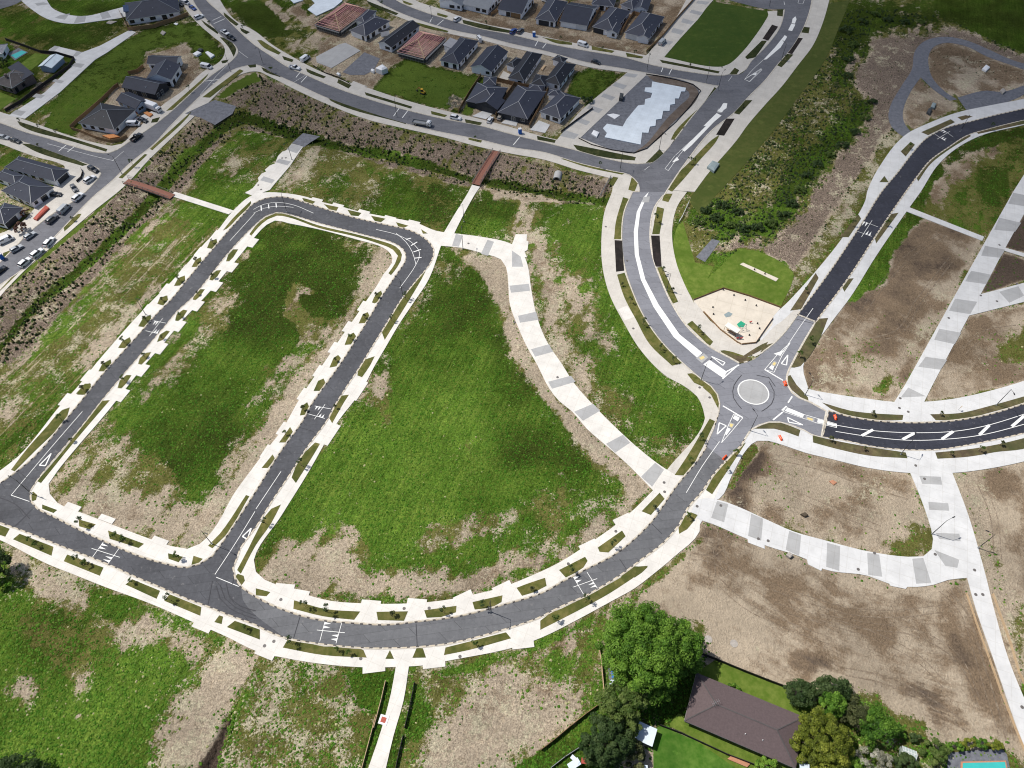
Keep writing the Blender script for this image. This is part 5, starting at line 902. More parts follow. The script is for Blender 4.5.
def house(label, wings, roof='roof_charcoal', wall='wall_white', cat='house', group=None, garage=None, name='house', ridge='roof_charcoal', solar=False, chimney=False, eave=2.6, pitch=.42, gmat='garage_white', windows=True):
    """wings: list of (three eave corners, kind, options)"""
    garage = [G(*p, .8) for p in garage] if garage else None
    geos = []
    for wg in wings:
        pts, kind = wg[0], wg[1]; opt = wg[2] if len(wg) > 2 else {}
        geos.append((wing_geo(*pts, opt.get('eave', eave)), kind, opt))
    (A, u, v, L, W), _, _ = geos[0]; c = A+u*L/2+v*W/2
    root = empty(name, (c.x, c.y, 0), 0, label, cat, group)
    ridge_m = {'roof_brown': 'roof_old', 'roof_slate': 'roof_pale'}.get(roof, 'roof_grey' if roof != 'roof_grey' else 'roof_pale')
    for wi, (g0, kind, opt) in enumerate(geos):
        A, u, v, L, W = g0; ev = opt.get('eave', eave)+wi*.013; A = Vector((A.x, A.y, ev)); rm = opt.get('roof', roof); pm = opt.get('pitch', pitch)
        rb = MB(); A2, u2, v2, L2, W2, h = add_roof(rb, A, u, v, L, W, ev, kind, pm, opt.get('flip', False)); rel(root, rb); ro = rb.build('roof', [rm, 'frame_white' if wall != 'wall_dark' else 'frame_dark', ridge_m], root)
        if len(geos) > 1 and opt.get('roof'): ro['label'] = 'differently coloured roof over one wing'
        wb = MB(); i = .45; P = lambda s, t, z: A2+u2*s+v2*t+UP*(z-ev)
        cs = [(i, i), (L2-i, i), (L2-i, W2-i), (i, W2-i)]; q = [P(s, t, 0) for s, t in cs]+[P(s, t, ev-.1) for s, t in cs]
        wb.add(q, [(0, 1, 5, 4), (1, 2, 6, 5), (2, 3, 7, 6), (3, 0, 4, 7)])
        if kind == 'gable':
            for s in (i, L2-i):
                tri = [P(s, i, ev-.1), P(s, W2-i, ev-.1), P(s, W2/2, ev+h-.15)]; wb.add(tri, [(0, 1, 2) if s > i else (2, 1, 0)])
        if kind == 'mono':
            hh = h; q2 = [P(i, W2-i, ev-.1), P(L2-i, W2-i, ev-.1), P(L2-i, W2-i, ev+hh-.3), P(i, W2-i, ev+hh-.3)]; wb.add(q2, [(1, 0, 3, 2)])
            for s in (i, L2-i): wb.add([P(s, i, ev-.1), P(s, W2-i, ev-.1), P(s, W2-i, ev+hh-.3)], [(0, 1, 2)])
        rel(root, wb); wb.build('wall', [opt.get('wall', wall)], root)
        # openings, each one a part
        sides = [(P(0, i, 0), u2, -v2, L2), (P(0, W2-i, 0), u2, v2, L2), (P(L2-i, 0, 0), v2, u2, W2), (P(i, 0, 0), v2, -u2, W2)]
        others = [(o[0][0]+o[0][1]*o[0][3]/2+o[0][2]*o[0][4]/2, o[0]) for k, o in enumerate(geos) if k != wi]
        def inside(p):
            for _, (a2, uu, vv, l2, w2) in others:
                d = Vector((p.x-a2.x, p.y-a2.y, 0)); s, t = d.dot(uu), d.dot(vv)
                if .2 < s < l2-.2 and .2 < t < w2-.2: return True
            return False
        R = random.Random(int(abs(A.x*7+A.y*13)) + wi)
        for si, (p0, du, nn, LL) in enumerate(sides):
            to_cam = (Vector((0, 0, 0))-p0); facing = nn.dot(Vector((to_cam.x, to_cam.y, 0)).normalized()) > -.25
            if not windows or not facing: continue
            gofs = []
            for gp_ in (garage or []):
                t_ = (gp_-p0).dot(du); dd = abs((gp_-p0).dot(nn))
                if 0 < t_ < LL and dd < 2.5 and dd == min(abs((gp_-q0).dot(n_)) if 0 < (gp_-q0).dot(d_) < l_ else 99 for q0, d_, n_, l_ in sides): gofs.append(min(max(t_, 2.9), LL-2.9))
            gside = bool(gofs); s = 1.3
            for go in gofs:
                mid = p0+du*go; gm = MB(); rz = math.atan2(du.y, du.x)
                gm.box((mid.x+nn.x*.03, mid.y+nn.y*.03, 1.12), (4.9, .07, 2.2), rz); 
                for k in range(4): gm.box((mid.x+nn.x*.07, mid.y+nn.y*.07, .45+k*.55), (4.9, .03, .03), rz)
                rel(root, gm); gm.build('garage_door', [gmat], root)
            while s < LL-1.6:
                wd = R.choice((1.2, 1.6, 2.0, 2.4)); m = p0+du*(s+wd/2); s += wd+R.uniform(1.2, 3.0)
                if inside(m+nn*.3) or any(abs((m-p0).dot(du)-go) < 2.6+wd/2 for go in gofs) or s > LL-.4: continue
                hgt = R.choice((1.1, 1.3, 1.9)); zc = 2.05-hgt/2; rz = math.atan2(du.y, du.x); wn = MB()
                wn.box((m.x+nn.x*.03, m.y+nn.y*.03, zc), (wd, .05, hgt), rz); rel(root, wn); pane = wn.build('window', ['window_glass'], root)
                fr = MB()
                for (ox, oz, sx, sz) in ((0, hgt/2, wd+.12, .07), (0, -hgt/2, wd+.12, .07), (-wd/2, 0, .07, hgt), (wd/2, 0, .07, hgt), (0, 0, .05, hgt)):
                    fr.box((m.x+nn.x*.06+du.x*ox, m.y+nn.y*.06+du.y*ox, zc+oz), (sx, .06, sz), rz)
                rel(root, fr); f = fr.build('frame', ['frame_white' if wall == 'wall_dark' else 'frame_dark'], pane)
        if chimney and wi == 0:
            cb = MB(); p = A2+u2*L2*.3+v2*W2*.5; cb.box((p.x, p.y, ev+h+.2), (.7, .7, 1.3)); cb.box((p.x, p.y, ev+h+.9), (.8, .8, .12)); rel(root, cb); cb.build('chimney', ['wall_brick'], ro)
        if solar and wi == 0:
            sb = MB()
            for k in range(5):
                s0 = L2*.25+k*1.15; t0, t1 = W2*.12, W2*.12+1.7; zf = lambda t: ev+t*pm+.06
                sb.add([P(s0, t0, zf(t0)), P(s0+1.05, t0, zf(t0)), P(s0+1.05, t1, zf(t1)), P(s0, t1, zf(t1))], [(0, 1, 2, 3)])
            rel(root, sb); sb.build('solar_panel', ['solar'], ro)
        # roof furniture
        if wi == 0 and kind != 'mono':
            for k in range(2):
                vb = MB(); s0, t0 = L2*R.uniform(.3, .7), W2*R.uniform(.15, .3); p = P(s0, t0, ev+t0*pm); vb.tube(p-UP*.1, p+UP*.35, .09, .09, 6)
                rel(root, vb); vb.build('vent_pipe', ['plastic_white'], ro)
    return root
def w3(f, s): a = f(s); return (a[0], a[1], a[2])
NEW = 'new houses with charcoal roofs'
house('white new house with dark charcoal roof behind a timber fence at the far top left', [(w3(Z1, '330,108 618,62 585,-25'), 'hip', dict(pitch=.36)), (w3(Z1, '460,62 560,46 545,-30'), 'gable', dict(flip=True, roof='roof_slate')), (w3(Z1, '322,75 400,60 395,25'), 'mono', dict(roof='solar'))], 'roof_charcoal')
house('white gabled house with grey roof, nearest the van parked by the bend', [(w3(Z1, '455,392 572,425 622,345'), 'gable', dict(pitch=.42, roof='roof_slate', eave=3.4)), (w3(Z1, '440,340 600,345 672,300'), 'gable', dict(eave=3.0, roof='roof_charcoal'))], 'roof_charcoal', 'wall_white')
house('black walled gabled house between the white gabled house and the box truck', [(w3(Z1, '305,465 485,505 505,432'), 'gable', dict(pitch=.5)), (w3(Z1, '275,535 382,582 402,512'), 'gable', dict(wall='wall_blue'))], 'roof_charcoal', 'wall_dark')
house('corner house with black hip roof and white render above the timber palisade', [(w3(Z1, '75,655 268,692 367,580'), 'hip', dict(pitch=.38))], 'roof_black', 'wall_white', garage=ZH('490,490'))
house('dark roofed corner house with pale lower roof slope beside the bend of the street', [(w3(Z2, '35,378 440,492 552,398'), 'hip', dict(pitch=.5))], 'roof_charcoal', 'wall_white', garage=Z2('500,470'), gmat='garage_dark')
house('dark hip roofed house with a black car in its open garage at left', [(w3(Z2, '10,565 248,668 388,520'), 'hip', dict(pitch=.45)), (w3(Z2, '-60,455 120,520 190,440'), 'hip', {})], 'roof_charcoal', 'wall_white', garage=Z2('350,590'), gmat='garage_dark')
house('dark roofed house at the left edge behind the round brown tree', [(w3(Z3, '-90,235 25,265 140,165'), 'hip', dict(pitch=.45))], 'roof_charcoal', 'wall_white', garage=Z3('75,260'), gmat='garage_dark')
house('old brown house with patched dark roof beside the pool and lawn', [(w3(Z4, '-70,425 92,465 272,350'), 'hip', dict(pitch=.38, eave=3.)), (w3(Z4, '60,300 180,400 250,340'), 'mono', dict(roof='roof_charcoal', eave=3.4))], 'roof_old', 'wall_brick', chimney=True)
house('small garden shed with pale blue gabled roof beside the grey laneway', [(w3(Z4, '318,278 412,305 512,212'), 'gable', dict(pitch=.3, eave=2.4))], 'roof_white', 'wall_blue', 'shed', name='shed', windows=False)
house('old weatherboard house with pale grey roof at the left edge above the pool', [(w3(Z4, '-50,165 20,190 62,110'), 'hip', dict(pitch=.4))], 'roof_pale', 'wall_white')
house('white house with grey hip roof beside the unroofed timber frame', [(w3(Z5, '440,196 545,234 706,134'), 'hip', dict(pitch=.45)), (w3(Z5, '480,130 540,145 620,70'), 'hip', {})], 'roof_slate', 'wall_white')
house('white house with long black gabled roof between two sites under construction', [(w3(Z5, '627,273 712,304 897,163'), 'gable', dict(pitch=.42)), (w3(Z5, '638,205 705,190 762,170'), 'mono', {})], 'roof_black', 'wall_white')
house('white house with pale hipped front roof slope facing the green lot', [(w3(Z6, '188,242 340,277 502,87'), 'hip', dict(pitch=.45)), (w3(Z6, '220,128 300,155 360,95'), 'mono', dict(roof='roof_pale'))], 'roof_charcoal', 'wall_white')
house('wide white house with gabled grey roof and small box dormer on its left slope', [(w3(Z6, '450,274 605,335 738,172'), 'gable', dict(pitch=.4))], 'roof_charcoal', 'wall_white')
house('white walled house with black hip roof and a low side wing behind the brown fence', [(w3(Z6, '735,382 865,410 1012,192'), 'hip', dict(pitch=.45)), (w3(Z6, '705,288 780,302 862,238'), 'hip', {})], 'roof_black', 'wall_white')
house('front house with slate grey roof beside the green lot, white car on its drive', [(w3(Z6, '395,575 650,615 735,462'), 'hip', dict(pitch=.4)), (w3(Z6, '535,430 640,440 648,375'), 'hip', {}), (w3(Z6, '470,590 650,640 700,560'), 'gable', dict(flip=True))], 'roof_slate', 'wall_dark', garage=Z6('590,625'), gmat='garage_dark')
house('front house with slate grey roof, middle of the three facing the planted stream', [(((502.2,106),(527.5,119.5),(546.5,91.5)), 'hip', dict(pitch=.4)), (w3(Z7, '380,395 495,410 520,365'), 'hip', {})], 'roof_slate', 'wall_dark', garage=Z7('240,580'), gmat='garage_white')
house('front house with slate grey roof nearest the banded laneway', [(((538,113),(560.5,119),(581,98)), 'hip', dict(pitch=.45)), (w3(Z7, '540,440 640,450 690,405'), 'hip', {})], 'roof_slate', 'wall_white', garage=Z7('505,645'), gmat='garage_dark')
house('black roofed white house beside the small green lot, timber on its side path', [(w3(Z7, '500,342 640,365 768,196'), 'hip', dict(pitch=.45)), (w3(Z7, '575,155 655,185 735,160'), 'hip', {}), (w3(Z7, '412,342 520,368 560,290'), 'hip', {})], 'roof_black', 'wall_white')
house('top row house with navy gabled roof and twin white garage doors', [(w3(Z8, '115,152 302,166 372,42'), 'gable', dict(flip=True, pitch=.35))], 'roof_charcoal', 'wall_white', garage=Z8('148,182 258,190'))
house('top row house with open dark garage, second from the banded laneway', [(w3(Z8, '325,182 470,204 580,72'), 'hip', dict(pitch=.5)), (w3(Z8, '420,205 495,215 525,165'), 'gable', {})], 'roof_slate', 'wall_white', garage=Z8('365,210'), gmat='garage_dark')
house('top row house with white garage door nearest the banded laneway', [(w3(Z8, '535,216 692,246 798,108'), 'hip', dict(pitch=.5)), (w3(Z8, '622,236 700,248 720,205'), 'gable', dict(eave=2.75))], 'roof_slate', 'wall_white', garage=Z8('582,245'), gmat='garage_white')
house('top row house with wide dark carport left of the twin white garages', [(w3(Z8, '-30,118 100,142 178,12'), 'hip', dict(pitch=.5))], 'roof_slate', 'wall_white', garage=Z8('30,142'), gmat='garage_dark')
house('top row house with blue roof and brown roller doors behind the gravel yard', [(w3(Z9, '605,88 815,112 920,-20'), 'gable', dict(flip=True, pitch=.35))], 'roof_charcoal', 'wall_white', garage=Z9('760,135'), gmat='fence_timber')
house('top row house with split grey and black roof, left of the blue roofed one', [(w3(Z9, '345,22 545,78 655,-35'), 'gable', dict(flip=True, pitch=.35, roof='roof_grey'))], 'roof_black', 'wall_white')
house('white house at the top edge above the street bend', [(w3(Z9, '150,12 335,48 420,-60'), 'gable', dict(pitch=.35))], 'roof_grey', 'wall_white')
house('dark hip roofed house at the top edge behind the twin white garages', [(w3(Z8, '330,22 472,42 500,-45'), 'hip', dict(pitch=.45))], 'roof_slate', 'wall_white')
house('dark hip roofed house at the top edge beside the bare brown lot', [(w3(Z8, '483,48 592,62 712,-10'), 'hip', dict(pitch=.45)), (w3(Z8, '590,68 690,68 715,-10'), 'gable', {})], 'roof_slate', 'wall_white')
house('large old bungalow with brown tiled hip roof beside the big trees', [(w3(ZB, '145,485 815,772 850,455'), 'hip', dict(pitch=.34, eave=2.5))], 'roof_brown', 'wall_brick')
house('pale blue flat roofed garden shed under the big green tree', [(w3(ZC, '640,558 770,617 800,490'), 'mono', dict(eave=2.2, pitch=.1))], 'roof_white', 'wall_blue', 'shed', name='shed', windows=False)
house('tiny white flat roofed shed beside the blue water tank under the trees', [(w3(ZC, '464,185 512,190 506,142'), 'mono', dict(eave=2.0, pitch=.1))], 'roof_white', 'wall_white', 'shed', name='shed', windows=False)
house('small shed with white panelled roof at the bottom edge beside the red roof', [(w3(ZC, '150,750 190,790 265,740'), 'mono', dict(eave=2.2, pitch=.15)), (w3(ZC, '185,695 240,745 268,730'), 'mono', dict(eave=2.3, pitch=.1))], 'roof_white', 'wall_white', 'shed', name='shed', windows=False)
house('small shed with dark red roof at the bottom edge beside the white panels', [(w3(ZC, '265,735 318,742 322,700'), 'mono', dict(eave=2.1, pitch=.1))], 'steel_red', 'wall_brick', 'shed', name='shed', windows=False)
house('white topped shed at the bottom edge on the green lawn', [(w3(ZC, '672,775 738,780 738,748'), 'mono', dict(eave=2., pitch=.1))], 'roof_white', 'wall_white', 'shed', name='shed', windows=False)
house('small white shed between the bungalow and the yellow green tree', [(w3(ZE, '155,765 230,780 240,735'), 'mono', dict(eave=2., pitch=.1))], 'roof_white', 'wall_white', 'shed', name='shed', windows=False)

# television aerial and roof lights on the bungalow
def framed_house(label, pts, eave=2.6, pitch=.5):
    A, u, v, L, W = wing_geo(*pts, eave); c = A+u*L/2+v*W/2; root = empty('framed_house', (c.x, c.y, 0), 0, label, 'house frame')
    if L < W: A, u, v, L, W = A+u*L, v, -u, W, L
    P = lambda s, t, z: Vector((A.x, A.y, 0))+u*s+v*t+UP*z; h = W/2*pitch
    rf = lambda s, t: eave+min(t, W-t, max(0, s), max(0, L-s))*pitch
    tb = MB(); k = 0.; R = random.Random(int(L*10))
    while k <= L+.01:
        m = min(k, L-k, W/2); zt = eave+m*pitch
        tb.beam(P(k, 0, eave), P(k, m, zt), .09, .13); tb.beam(P(k, W, eave), P(k, W-m, zt), .09, .13)
        if m < W/2-.1: tb.beam(P(k, m, zt), P(k, W-m, zt), .09, .13)
        tb.beam(P(k, .2, eave-.02), P(k, W-.2, eave-.02), .07, .12)
        for j in range(1, int(W/1.8)):
            t = j*1.8; tb.beam(P(k, t, eave), P(k, min(t+.8, W), rf(k, min(t+.8, W))-.05), .06, .08)
        k += 1.05
    for t in np.arange(1., W/2, 1.6):
        tb.beam(P(t, t, rf(t, t)+.06), P(L-t, t, rf(t, t)+.06), .07, .05); tb.beam(P(t, W-t, rf(t, t)+.06), P(L-t, W-t, rf(t, t)+.06), .07, .05)
        tb.beam(P(t, t, rf(t, t)+.05), P(t, W-t, rf(t, t)+.05), .07, .05); tb.beam(P(L-t, t, rf(t, t)+.05), P(L-t, W-t, rf(t, t)+.05), .07, .05)
    rel(root, tb); tb.build('roof_truss', ['timber_pink'], root)
    hb = MB(); m = W/2
    for a, b in ((P(0, 0, eave), P(m, m, eave+h)), (P(0, W, eave), P(m, m, eave+h)), (P(L, 0, eave), P(L-m, m, eave+h)), (P(L, W, eave), P(L-m, m, eave+h)), (P(m, m, eave+h), P(L-m, m, eave+h))): hb.beam(a+UP*.1, b+UP*.1, .28, .12)
    rel(root, hb); hb.build('ridge_beam', ['timber_pale'], root)
    wb = MB(); i = .3; cs = [(i, i), (L-i, i), (L-i, W-i), (i, W-i)]
    q = [P(s, t, 0) for s, t in cs]+[P(s, t, eave-.15) for s, t in cs]; wb.add(q, [(0, 1, 5, 4), (1, 2, 6, 5), (2, 3, 7, 6), (3, 0, 4, 7)]); rel(root, wb); wb.build('wrapped_wall', ['wrap_black'], root)
    fb = MB()
    for s0, s1 in zip(cs, cs[1:]+cs[:1]):
        a, b = P(*s0, 0), P(*s1, 0); n = max(2, int((b-a).length/1.2)); d = (b-a).normalized(); o = Vector((d.y, -d.x, 0))*.9
        for j in range(n+1): p = a.lerp(b, j/n)+o; fb.beam(p, p+UP*2.9, .06, .06)
        for z in (.9, 1.9, 2.8): fb.beam(a+o+UP*z, b+o+UP*z, .06, .06)
        fb.beam(a+o*.6+UP*2.0, b+o*.6+UP*2.0, .5, .05)
    rel(root, fb); fb.build('scaffold', ['galv'], root); return root
framed_house('unroofed house frame of pink timber inside scaffolding, facing the green lot', w3(Z5, '755,322 925,374 1062,240'))
framed_house('unroofed house frame of pink timber beside the white foundation slab', w3(Z5, '270,118 382,200 570,60'))
def simple(name, label, cat, mb, mat, c=None, group=None, parts=None):
    c = c or Vector((sum(v[0] for v in mb.v)/len(mb.v), sum(v[1] for v in mb.v)/len(mb.v), 0))
    o = empty(name, (c.x, c.y, 0), 0, label, cat, group) if parts else None
    if o: rel(o, mb); mb.build(parts, mat, o); return o
    l = c; mb.v = [(x-l[0], y-l[1], z) for x, y, z in mb.v]; o = mb.build(name, mat); o.location = (c.x, c.y, 0); return tag(o, label, cat, group)
def gp(f, s, z=0): return [G(*p, z) for p in f(s)]
# foundations
mb = MB(); q = gp(ZS, '275,440 300,412 400,430 425,385 470,330 500,295 540,290 545,255 580,245 590,215 540,205 545,180 585,180 590,142 805,182 800,205 775,205 760,250 735,250 735,285 705,290 700,330 660,330 650,380 615,385 610,425 575,430 565,470 525,468 520,510 515,545 285,498 300,470'); mb.prism([(p.x, p.y) for p in q], .05, .32)
simple('polystyrene_slab', 'white polystyrene foundation slab with stepped edges on the grey gravel site', 'foundation', mb, ['pod_white'])
mb = MB(); q = gp(Z5, '178,65 235,105 345,55 400,10 380,-10 280,-40 200,0 225,25'); mb.prism([(p.x, p.y) for p in q], .05, .4); simple('foundation_slab', 'white stepped foundation slab beside the pink timber frame', 'foundation', mb, ['pod_white'])
mb = MB(); q = gp(Z5, '55,-10 90,25 150,5 130,-20'); mb.prism([(p.x, p.y) for p in q], .05, .4); simple('foundation_slab', 'small white slab at the top edge beyond the dirt track', 'foundation', mb, ['pod_white'])
# wrapped stacks
def block(label, f, s, h, mat='plastic_white', cat='wrapped stack', name='wrapped_stack'):
    q = gp(f, s); mb = MB(); mb.prism([(p.x, p.y) for p in q], 0, h*.8); c = sum(q, Vector())/len(q); n = len(q)
    mb.add([(p.x, p.y, h*.8) for p in q]+[((p.x+c.x)/2+.1, (p.y+c.y)/2, h) for p in q], [(k, (k+1) % n, n+(k+1) % n, n+k) for k in range(n)]+[tuple(range(n, 2*n))]) if sum(q[k].x*q[(k+1) % n].y-q[(k+1) % n].x*q[k].y for k in range(n)) > 0 else mb.add([(p.x, p.y, h*.8) for p in q[::-1]]+[((p.x+c.x)/2+.1, (p.y+c.y)/2, h) for p in q[::-1]], [(k, (k+1) % n, n+(k+1) % n, n+k) for k in range(n)]+[tuple(range(n, 2*n))])
    return simple(name, label, cat, mb, [mat])
block('large white plastic wrapped stack beside the dark gravel pad', Z5, '615,465 655,480 692,465 660,440', 2.6); block('small white wrapped bundle left of the large wrapped stack', Z5, '582,462 600,472 610,460 590,452', 1.2)
block('white bag on the kerb beside the grey slab', Z5, '362,480 378,490 390,482 372,472', .9); block('white wrapped bundle on the gravel at the slab corner', ZS, '200,480 235,500 250,470 215,455', .7); block('white foam sheets scattered on the grey gravel', ZS, '300,352 350,380 385,355 340,345', .25)
block('white wrapped pallet beside the corner lot near the parked van', Z1, '690,295 710,305 735,290 715,280', 1.); block('dark covered pallet beside the white wrapped pallet', Z1, '715,275 735,280 745,270 725,265', 1., 'wrap_black'); block('white capped rubbish pile on the green corner lot', Z1, '755,285 785,315 805,300 770,280', .8); 
block('white plastic sheet lying in the green corner lot', Z1, '585,128 600,135 610,128 595,122', .2); block('pale rubble heap by the lane end', Z1, '515,180 530,190 545,175 525,165', .4, 'rubble'); block('pale broken boards lying on the top left field', Z1, '225,125 250,130 285,115 240,112', .25, 'rubble')
block('white tarpaulin covered mound inside the gravel loop track', ZG, '810,352 830,364 850,345 830,332', .9); block('pale boulder pile at the gravel pad edge', ZG, '900,460 915,475 932,462 915,448', .8, 'rubble')
block('dark brown boulder in the bare lot below the east road', T32, '128,523 145,534 160,528 145,516', .7, 'bark'); block('pinkish clay lump on the bare lot', T32, '244,390 262,405 275,395 258,385', .3, 'brick_paving'); block('grey boulder at the lane edge by the bare site', T32, '68,688 85,700 98,690 82,676', 1., 'rubble')
block('blue green plant crates beside the avenue footpath', tile(680, 100, 6.4), '170,440 215,470 250,420 205,400', 1.2, 'play_grey'); block('stack of orange timber in front of the corner house', ZH, '310,580 370,605 450,590 400,570', .7, 'stock_orange'); block('stack of timber by the box truck', ZH, '560,385 590,400 620,385 590,370', .8, 'steel_red')
block('pile of orange building timber beside the two cars', ZH, '640,400 690,430 715,410 670,390', .8, 'stock_orange'); block('red brick stack left of the white van by the bend', Z3, '205,240 225,248 300,175 280,160', .9, 'steel_red'); block('yellow timber pack beside the black roofed house', Z7, '485,240 500,248 530,212 515,205', .6, 'timber_pale')
block('brown timber pallet on the lawn by the bungalow fence', ZB, '402,715 520,765 538,745 425,695', .5, 'brick_paving'); block('grey steel drum box on the banded laneway edge', ZS, '376,262 398,268 405,235 382,230', 1.8, 'wrap_black', 'site box', 'site_box')
block('dark rubbish heap on the bare triangle beside the gravel track', ZG, '532,570 548,580 560,555 542,550', 1., 'wrap_black'); block('green grey bundle at the top of the heap beside the gravel track', ZG, '552,545 570,550 580,528 562,522', 1., 'play_grey')
# ------------------------------------------------------------------ vehicles
def sweep(mb, prof, y0, y1, mi=0, inset=0.):
    """side profile (x, z) swept across the width; upper points lean in by inset"""
    n = len(prof); zs = [p[1] for p in prof]; zl, zh = min(zs), max(zs); f = lambda z: inset*(z-zl)/max(zh-zl, .01)
    vs = [(x, y0+f(z), z) for x, z in prof]+[(x, y1-f(z), z) for x, z in prof]
    mb.add(vs, [tuple(range(n-1, -1, -1)), tuple(range(n, 2*n))]+[(k, (k+1) % n, n+(k+1) % n, n+k) for k in range(n)][::1], mi)
def bevelled(o, w=.06, seg=2):
    m = o.modifiers.new('edge', 'BEVEL'); m.width = w; m.segments = seg; m.limit_method = 'ANGLE'; m.angle_limit = math.radians(28)
    for p in o.data.polygons: p.use_smooth = True
    return o
KIND = {}
def wheels(root, xs_, w, r=.33):
    for x in xs_:
        for s in (-1, 1):
            t = MB(); t.tube((x, s*(w/2-.22), r), (x, s*(w/2+.01), r), r, r, 14); wh = t.build('wheel', ['rubber'], root)
            m = MB(); m.tube((x, s*(w/2), r), (x, s*(w/2+.03), r), r*.6, r*.5, 10); m.build('rim', ['rim'], wh)
def lights(root, xf, xb, w, zf, zb):
    for s in (-1, 1):
        m = MB(); m.box((xf, s*(w/2-.28), zf), (.08, .34, .15)); m.build('headlight', ['lamp_glass'], root)
        m = MB(); m.box((xb, s*(w/2-.2), zb), (.06, .2, .22)); m.build('tail_light', ['light_red'], root)
def make_vehicle(kind, paint_):
    root = empty('parked_vehicle', (0, 0, 0)); b = MB(); g = MB()
    W = 1.82
    if kind in ('hatch', 'sedan', 'suv'):
        h = {'hatch': 1.45, 'sedan': 1.43, 'suv': 1.72}[kind]; Lf, Lb = (2.1, -2.05) if kind == 'hatch' else (2.35, -2.3); hood = h*.62; W = 1.9 if kind == 'suv' else 1.8
        sweep(b, [(Lb, .3), (Lf, .3), (Lf+.05, .62), (Lf-.12, hood-.06), (Lf-1.1, hood+.04), (Lb+.5 if kind == 'sedan' else Lb+.1, hood+.05), (Lb, hood-.08), (Lb-.04, .6)], -W/2, W/2, 0, .1)
        bk = Lb+.95 if kind == 'sedan' else Lb+.35
        sweep(g, [(Lb+(.55 if kind == 'sedan' else .12), hood), (Lf-1.15, hood), (Lf-1.9, h-.06), (bk, h-.06)], -W/2+.1, W/2-.1, 0, .17)
        r_ = MB(); q = [(bk+.05, h-.075), (Lf-1.95, h-.075), (Lf-2.1, h), (bk+.2, h)]; sweep(r_, q, -W/2+.26, W/2-.26, 0, .04)
        for x in (Lf-2.0, -.15, bk+.05):
            for s in (-1, 1): r_.beam((x+(-.0 if x > 0 else .12), s*(W/2-.26), h-.06), (x+(.42 if x > .1 else -.1), s*(W/2-.10), hood), .06, .06)
        ws = (Lf-.85, Lb+.8); zf, zb = hood-.2, hood-.12; r = .36 if kind == 'suv' else .33
    elif kind == 'van':
        h = 1.98; Lf, Lb, W = 2.5, -2.45, 1.9
        sweep(b, [(Lb, .32), (Lf, .32), (Lf+.03, .95), (Lf-.3, 1.1), (Lb-.02, 1.1)], -W/2, W/2, 0, .03)
        r_ = MB(); sweep(r_, [(Lb, 1.1), (Lf-1.35, 1.1), (Lf-1.45, h-.05), (Lf-1.7, h), (Lb+.1, h)], -W/2+.03, W/2-.03, 0, .12); sweep(r_, [(Lf-1.6, h-.06), (Lf-1.0, h-.12), (Lf-1.05, h-.04), (Lf-1.6, h)], -W/2+.14, W/2-.14, 0, .02)
        sweep(g, [(Lf-1.4, 1.1), (Lf-.32, 1.1), (Lf-1.0, h-.1), (Lf-1.45, h-.1)], -W/2+.06, W/2-.06, 0, .11)
        g.box((-1.0, 0, 1.5), (1.5, W-.13, .45)); ws = (Lf-.85, Lb+.8); zf, zb, r = .85, 1.0, .34
    elif kind == 'ute':
        h = 1.78; Lf, Lb, W = 2.6, -2.6, 1.88
        sweep(b, [(Lb, .42), (Lf, .42), (Lf+.03, .75), (Lf-.1, 1.02), (Lf-1.3, 1.1), (-.6, 1.1), (-.65, .62), (Lb, .62)], -W/2, W/2, 0, .04)
        for s in (-1, 1): b.box((-1.62, s*(W/2-.05), .86), (1.98, .08, .5))
        b.box((Lb+.04, 0, .86), (.08, W, .5)); sweep(g, [(-.62, 1.1), (Lf-1.35, 1.1), (Lf-1.95, h-.06), (-.45, h-.06)], -W/2+.08, W/2-.08, 0, .16)
        r_ = MB(); sweep(r_, [(-.42, h-.07), (Lf-2.0, h-.07), (Lf-2.1, h), (-.3, h)], -W/2+.24, W/2-.24, 0, .04); ws = (Lf-.9, Lb+1.05); zf, zb, r = .85, .85, .38
    elif kind == 'truck':
        W, h = 2.3, 2.3; b.box((3.0, 0, 1.2), (1.7, 2.1, 1.5)); b.box((2.95, 0, 2.1), (1.3, 2., .35), 0, 0, .85); g.box((3.82, 0, 1.6), (.1, 1.8, .6)); g.box((3.2, 0, 1.65), (.8, 2.14, .5))
        r_ = MB(); r_.box((-.9, 0, .95), (5.9, 2.3, .14))
        for s in (-1, 1): r_.box((-.9, s*1.12, 1.22), (5.9, .07, .5))
        r_.box((-3.82, 0, 1.22), (.07, 2.3, .5)); r_.box((2.05, 0, 1.5), (.08, 2.3, 1.1)); ws = (2.9, -2.3); zf, zb, r = .8, .8, .48
    elif kind == 'box_truck':
        W, h = 2.3, 3.; b.box((3.1, 0, 1.25), (1.7, 2.1, 1.6)); b.box((3.05, 0, 2.15), (1.3, 2., .3), 0, 0, .85); g.box((3.93, 0, 1.6), (.1, 1.8, .6)); g.box((3.3, 0, 1.65), (.8, 2.14, .5))
        r_ = MB(); r_.box((-.9, 0, 2.0), (6.2, 2.35, 2.2)); r_.box((-.9, 0, .8), (6.2, .9, .2)); ws = (2.9, -2.3); zf, zb, r = .8, .8, .48
    bevelled(b.build('body', [paint_], root), .09); cab = bevelled(g.build('window', ['window_glass'], root), .03)
    if kind in ('truck',): o = r_.build('tray', ['galv'], root)
    elif kind == 'box_truck': bevelled(r_.build('cargo_box', ['plastic_white'], root), .05)
    else: bevelled(r_.build('roof', [paint_], root), .04)
    wheels(root, ws, W, r); lights(root, b and max(v[0] for v in b.v)-.02, min(v[0] for v in b.v)+.0, W, zf, zb)
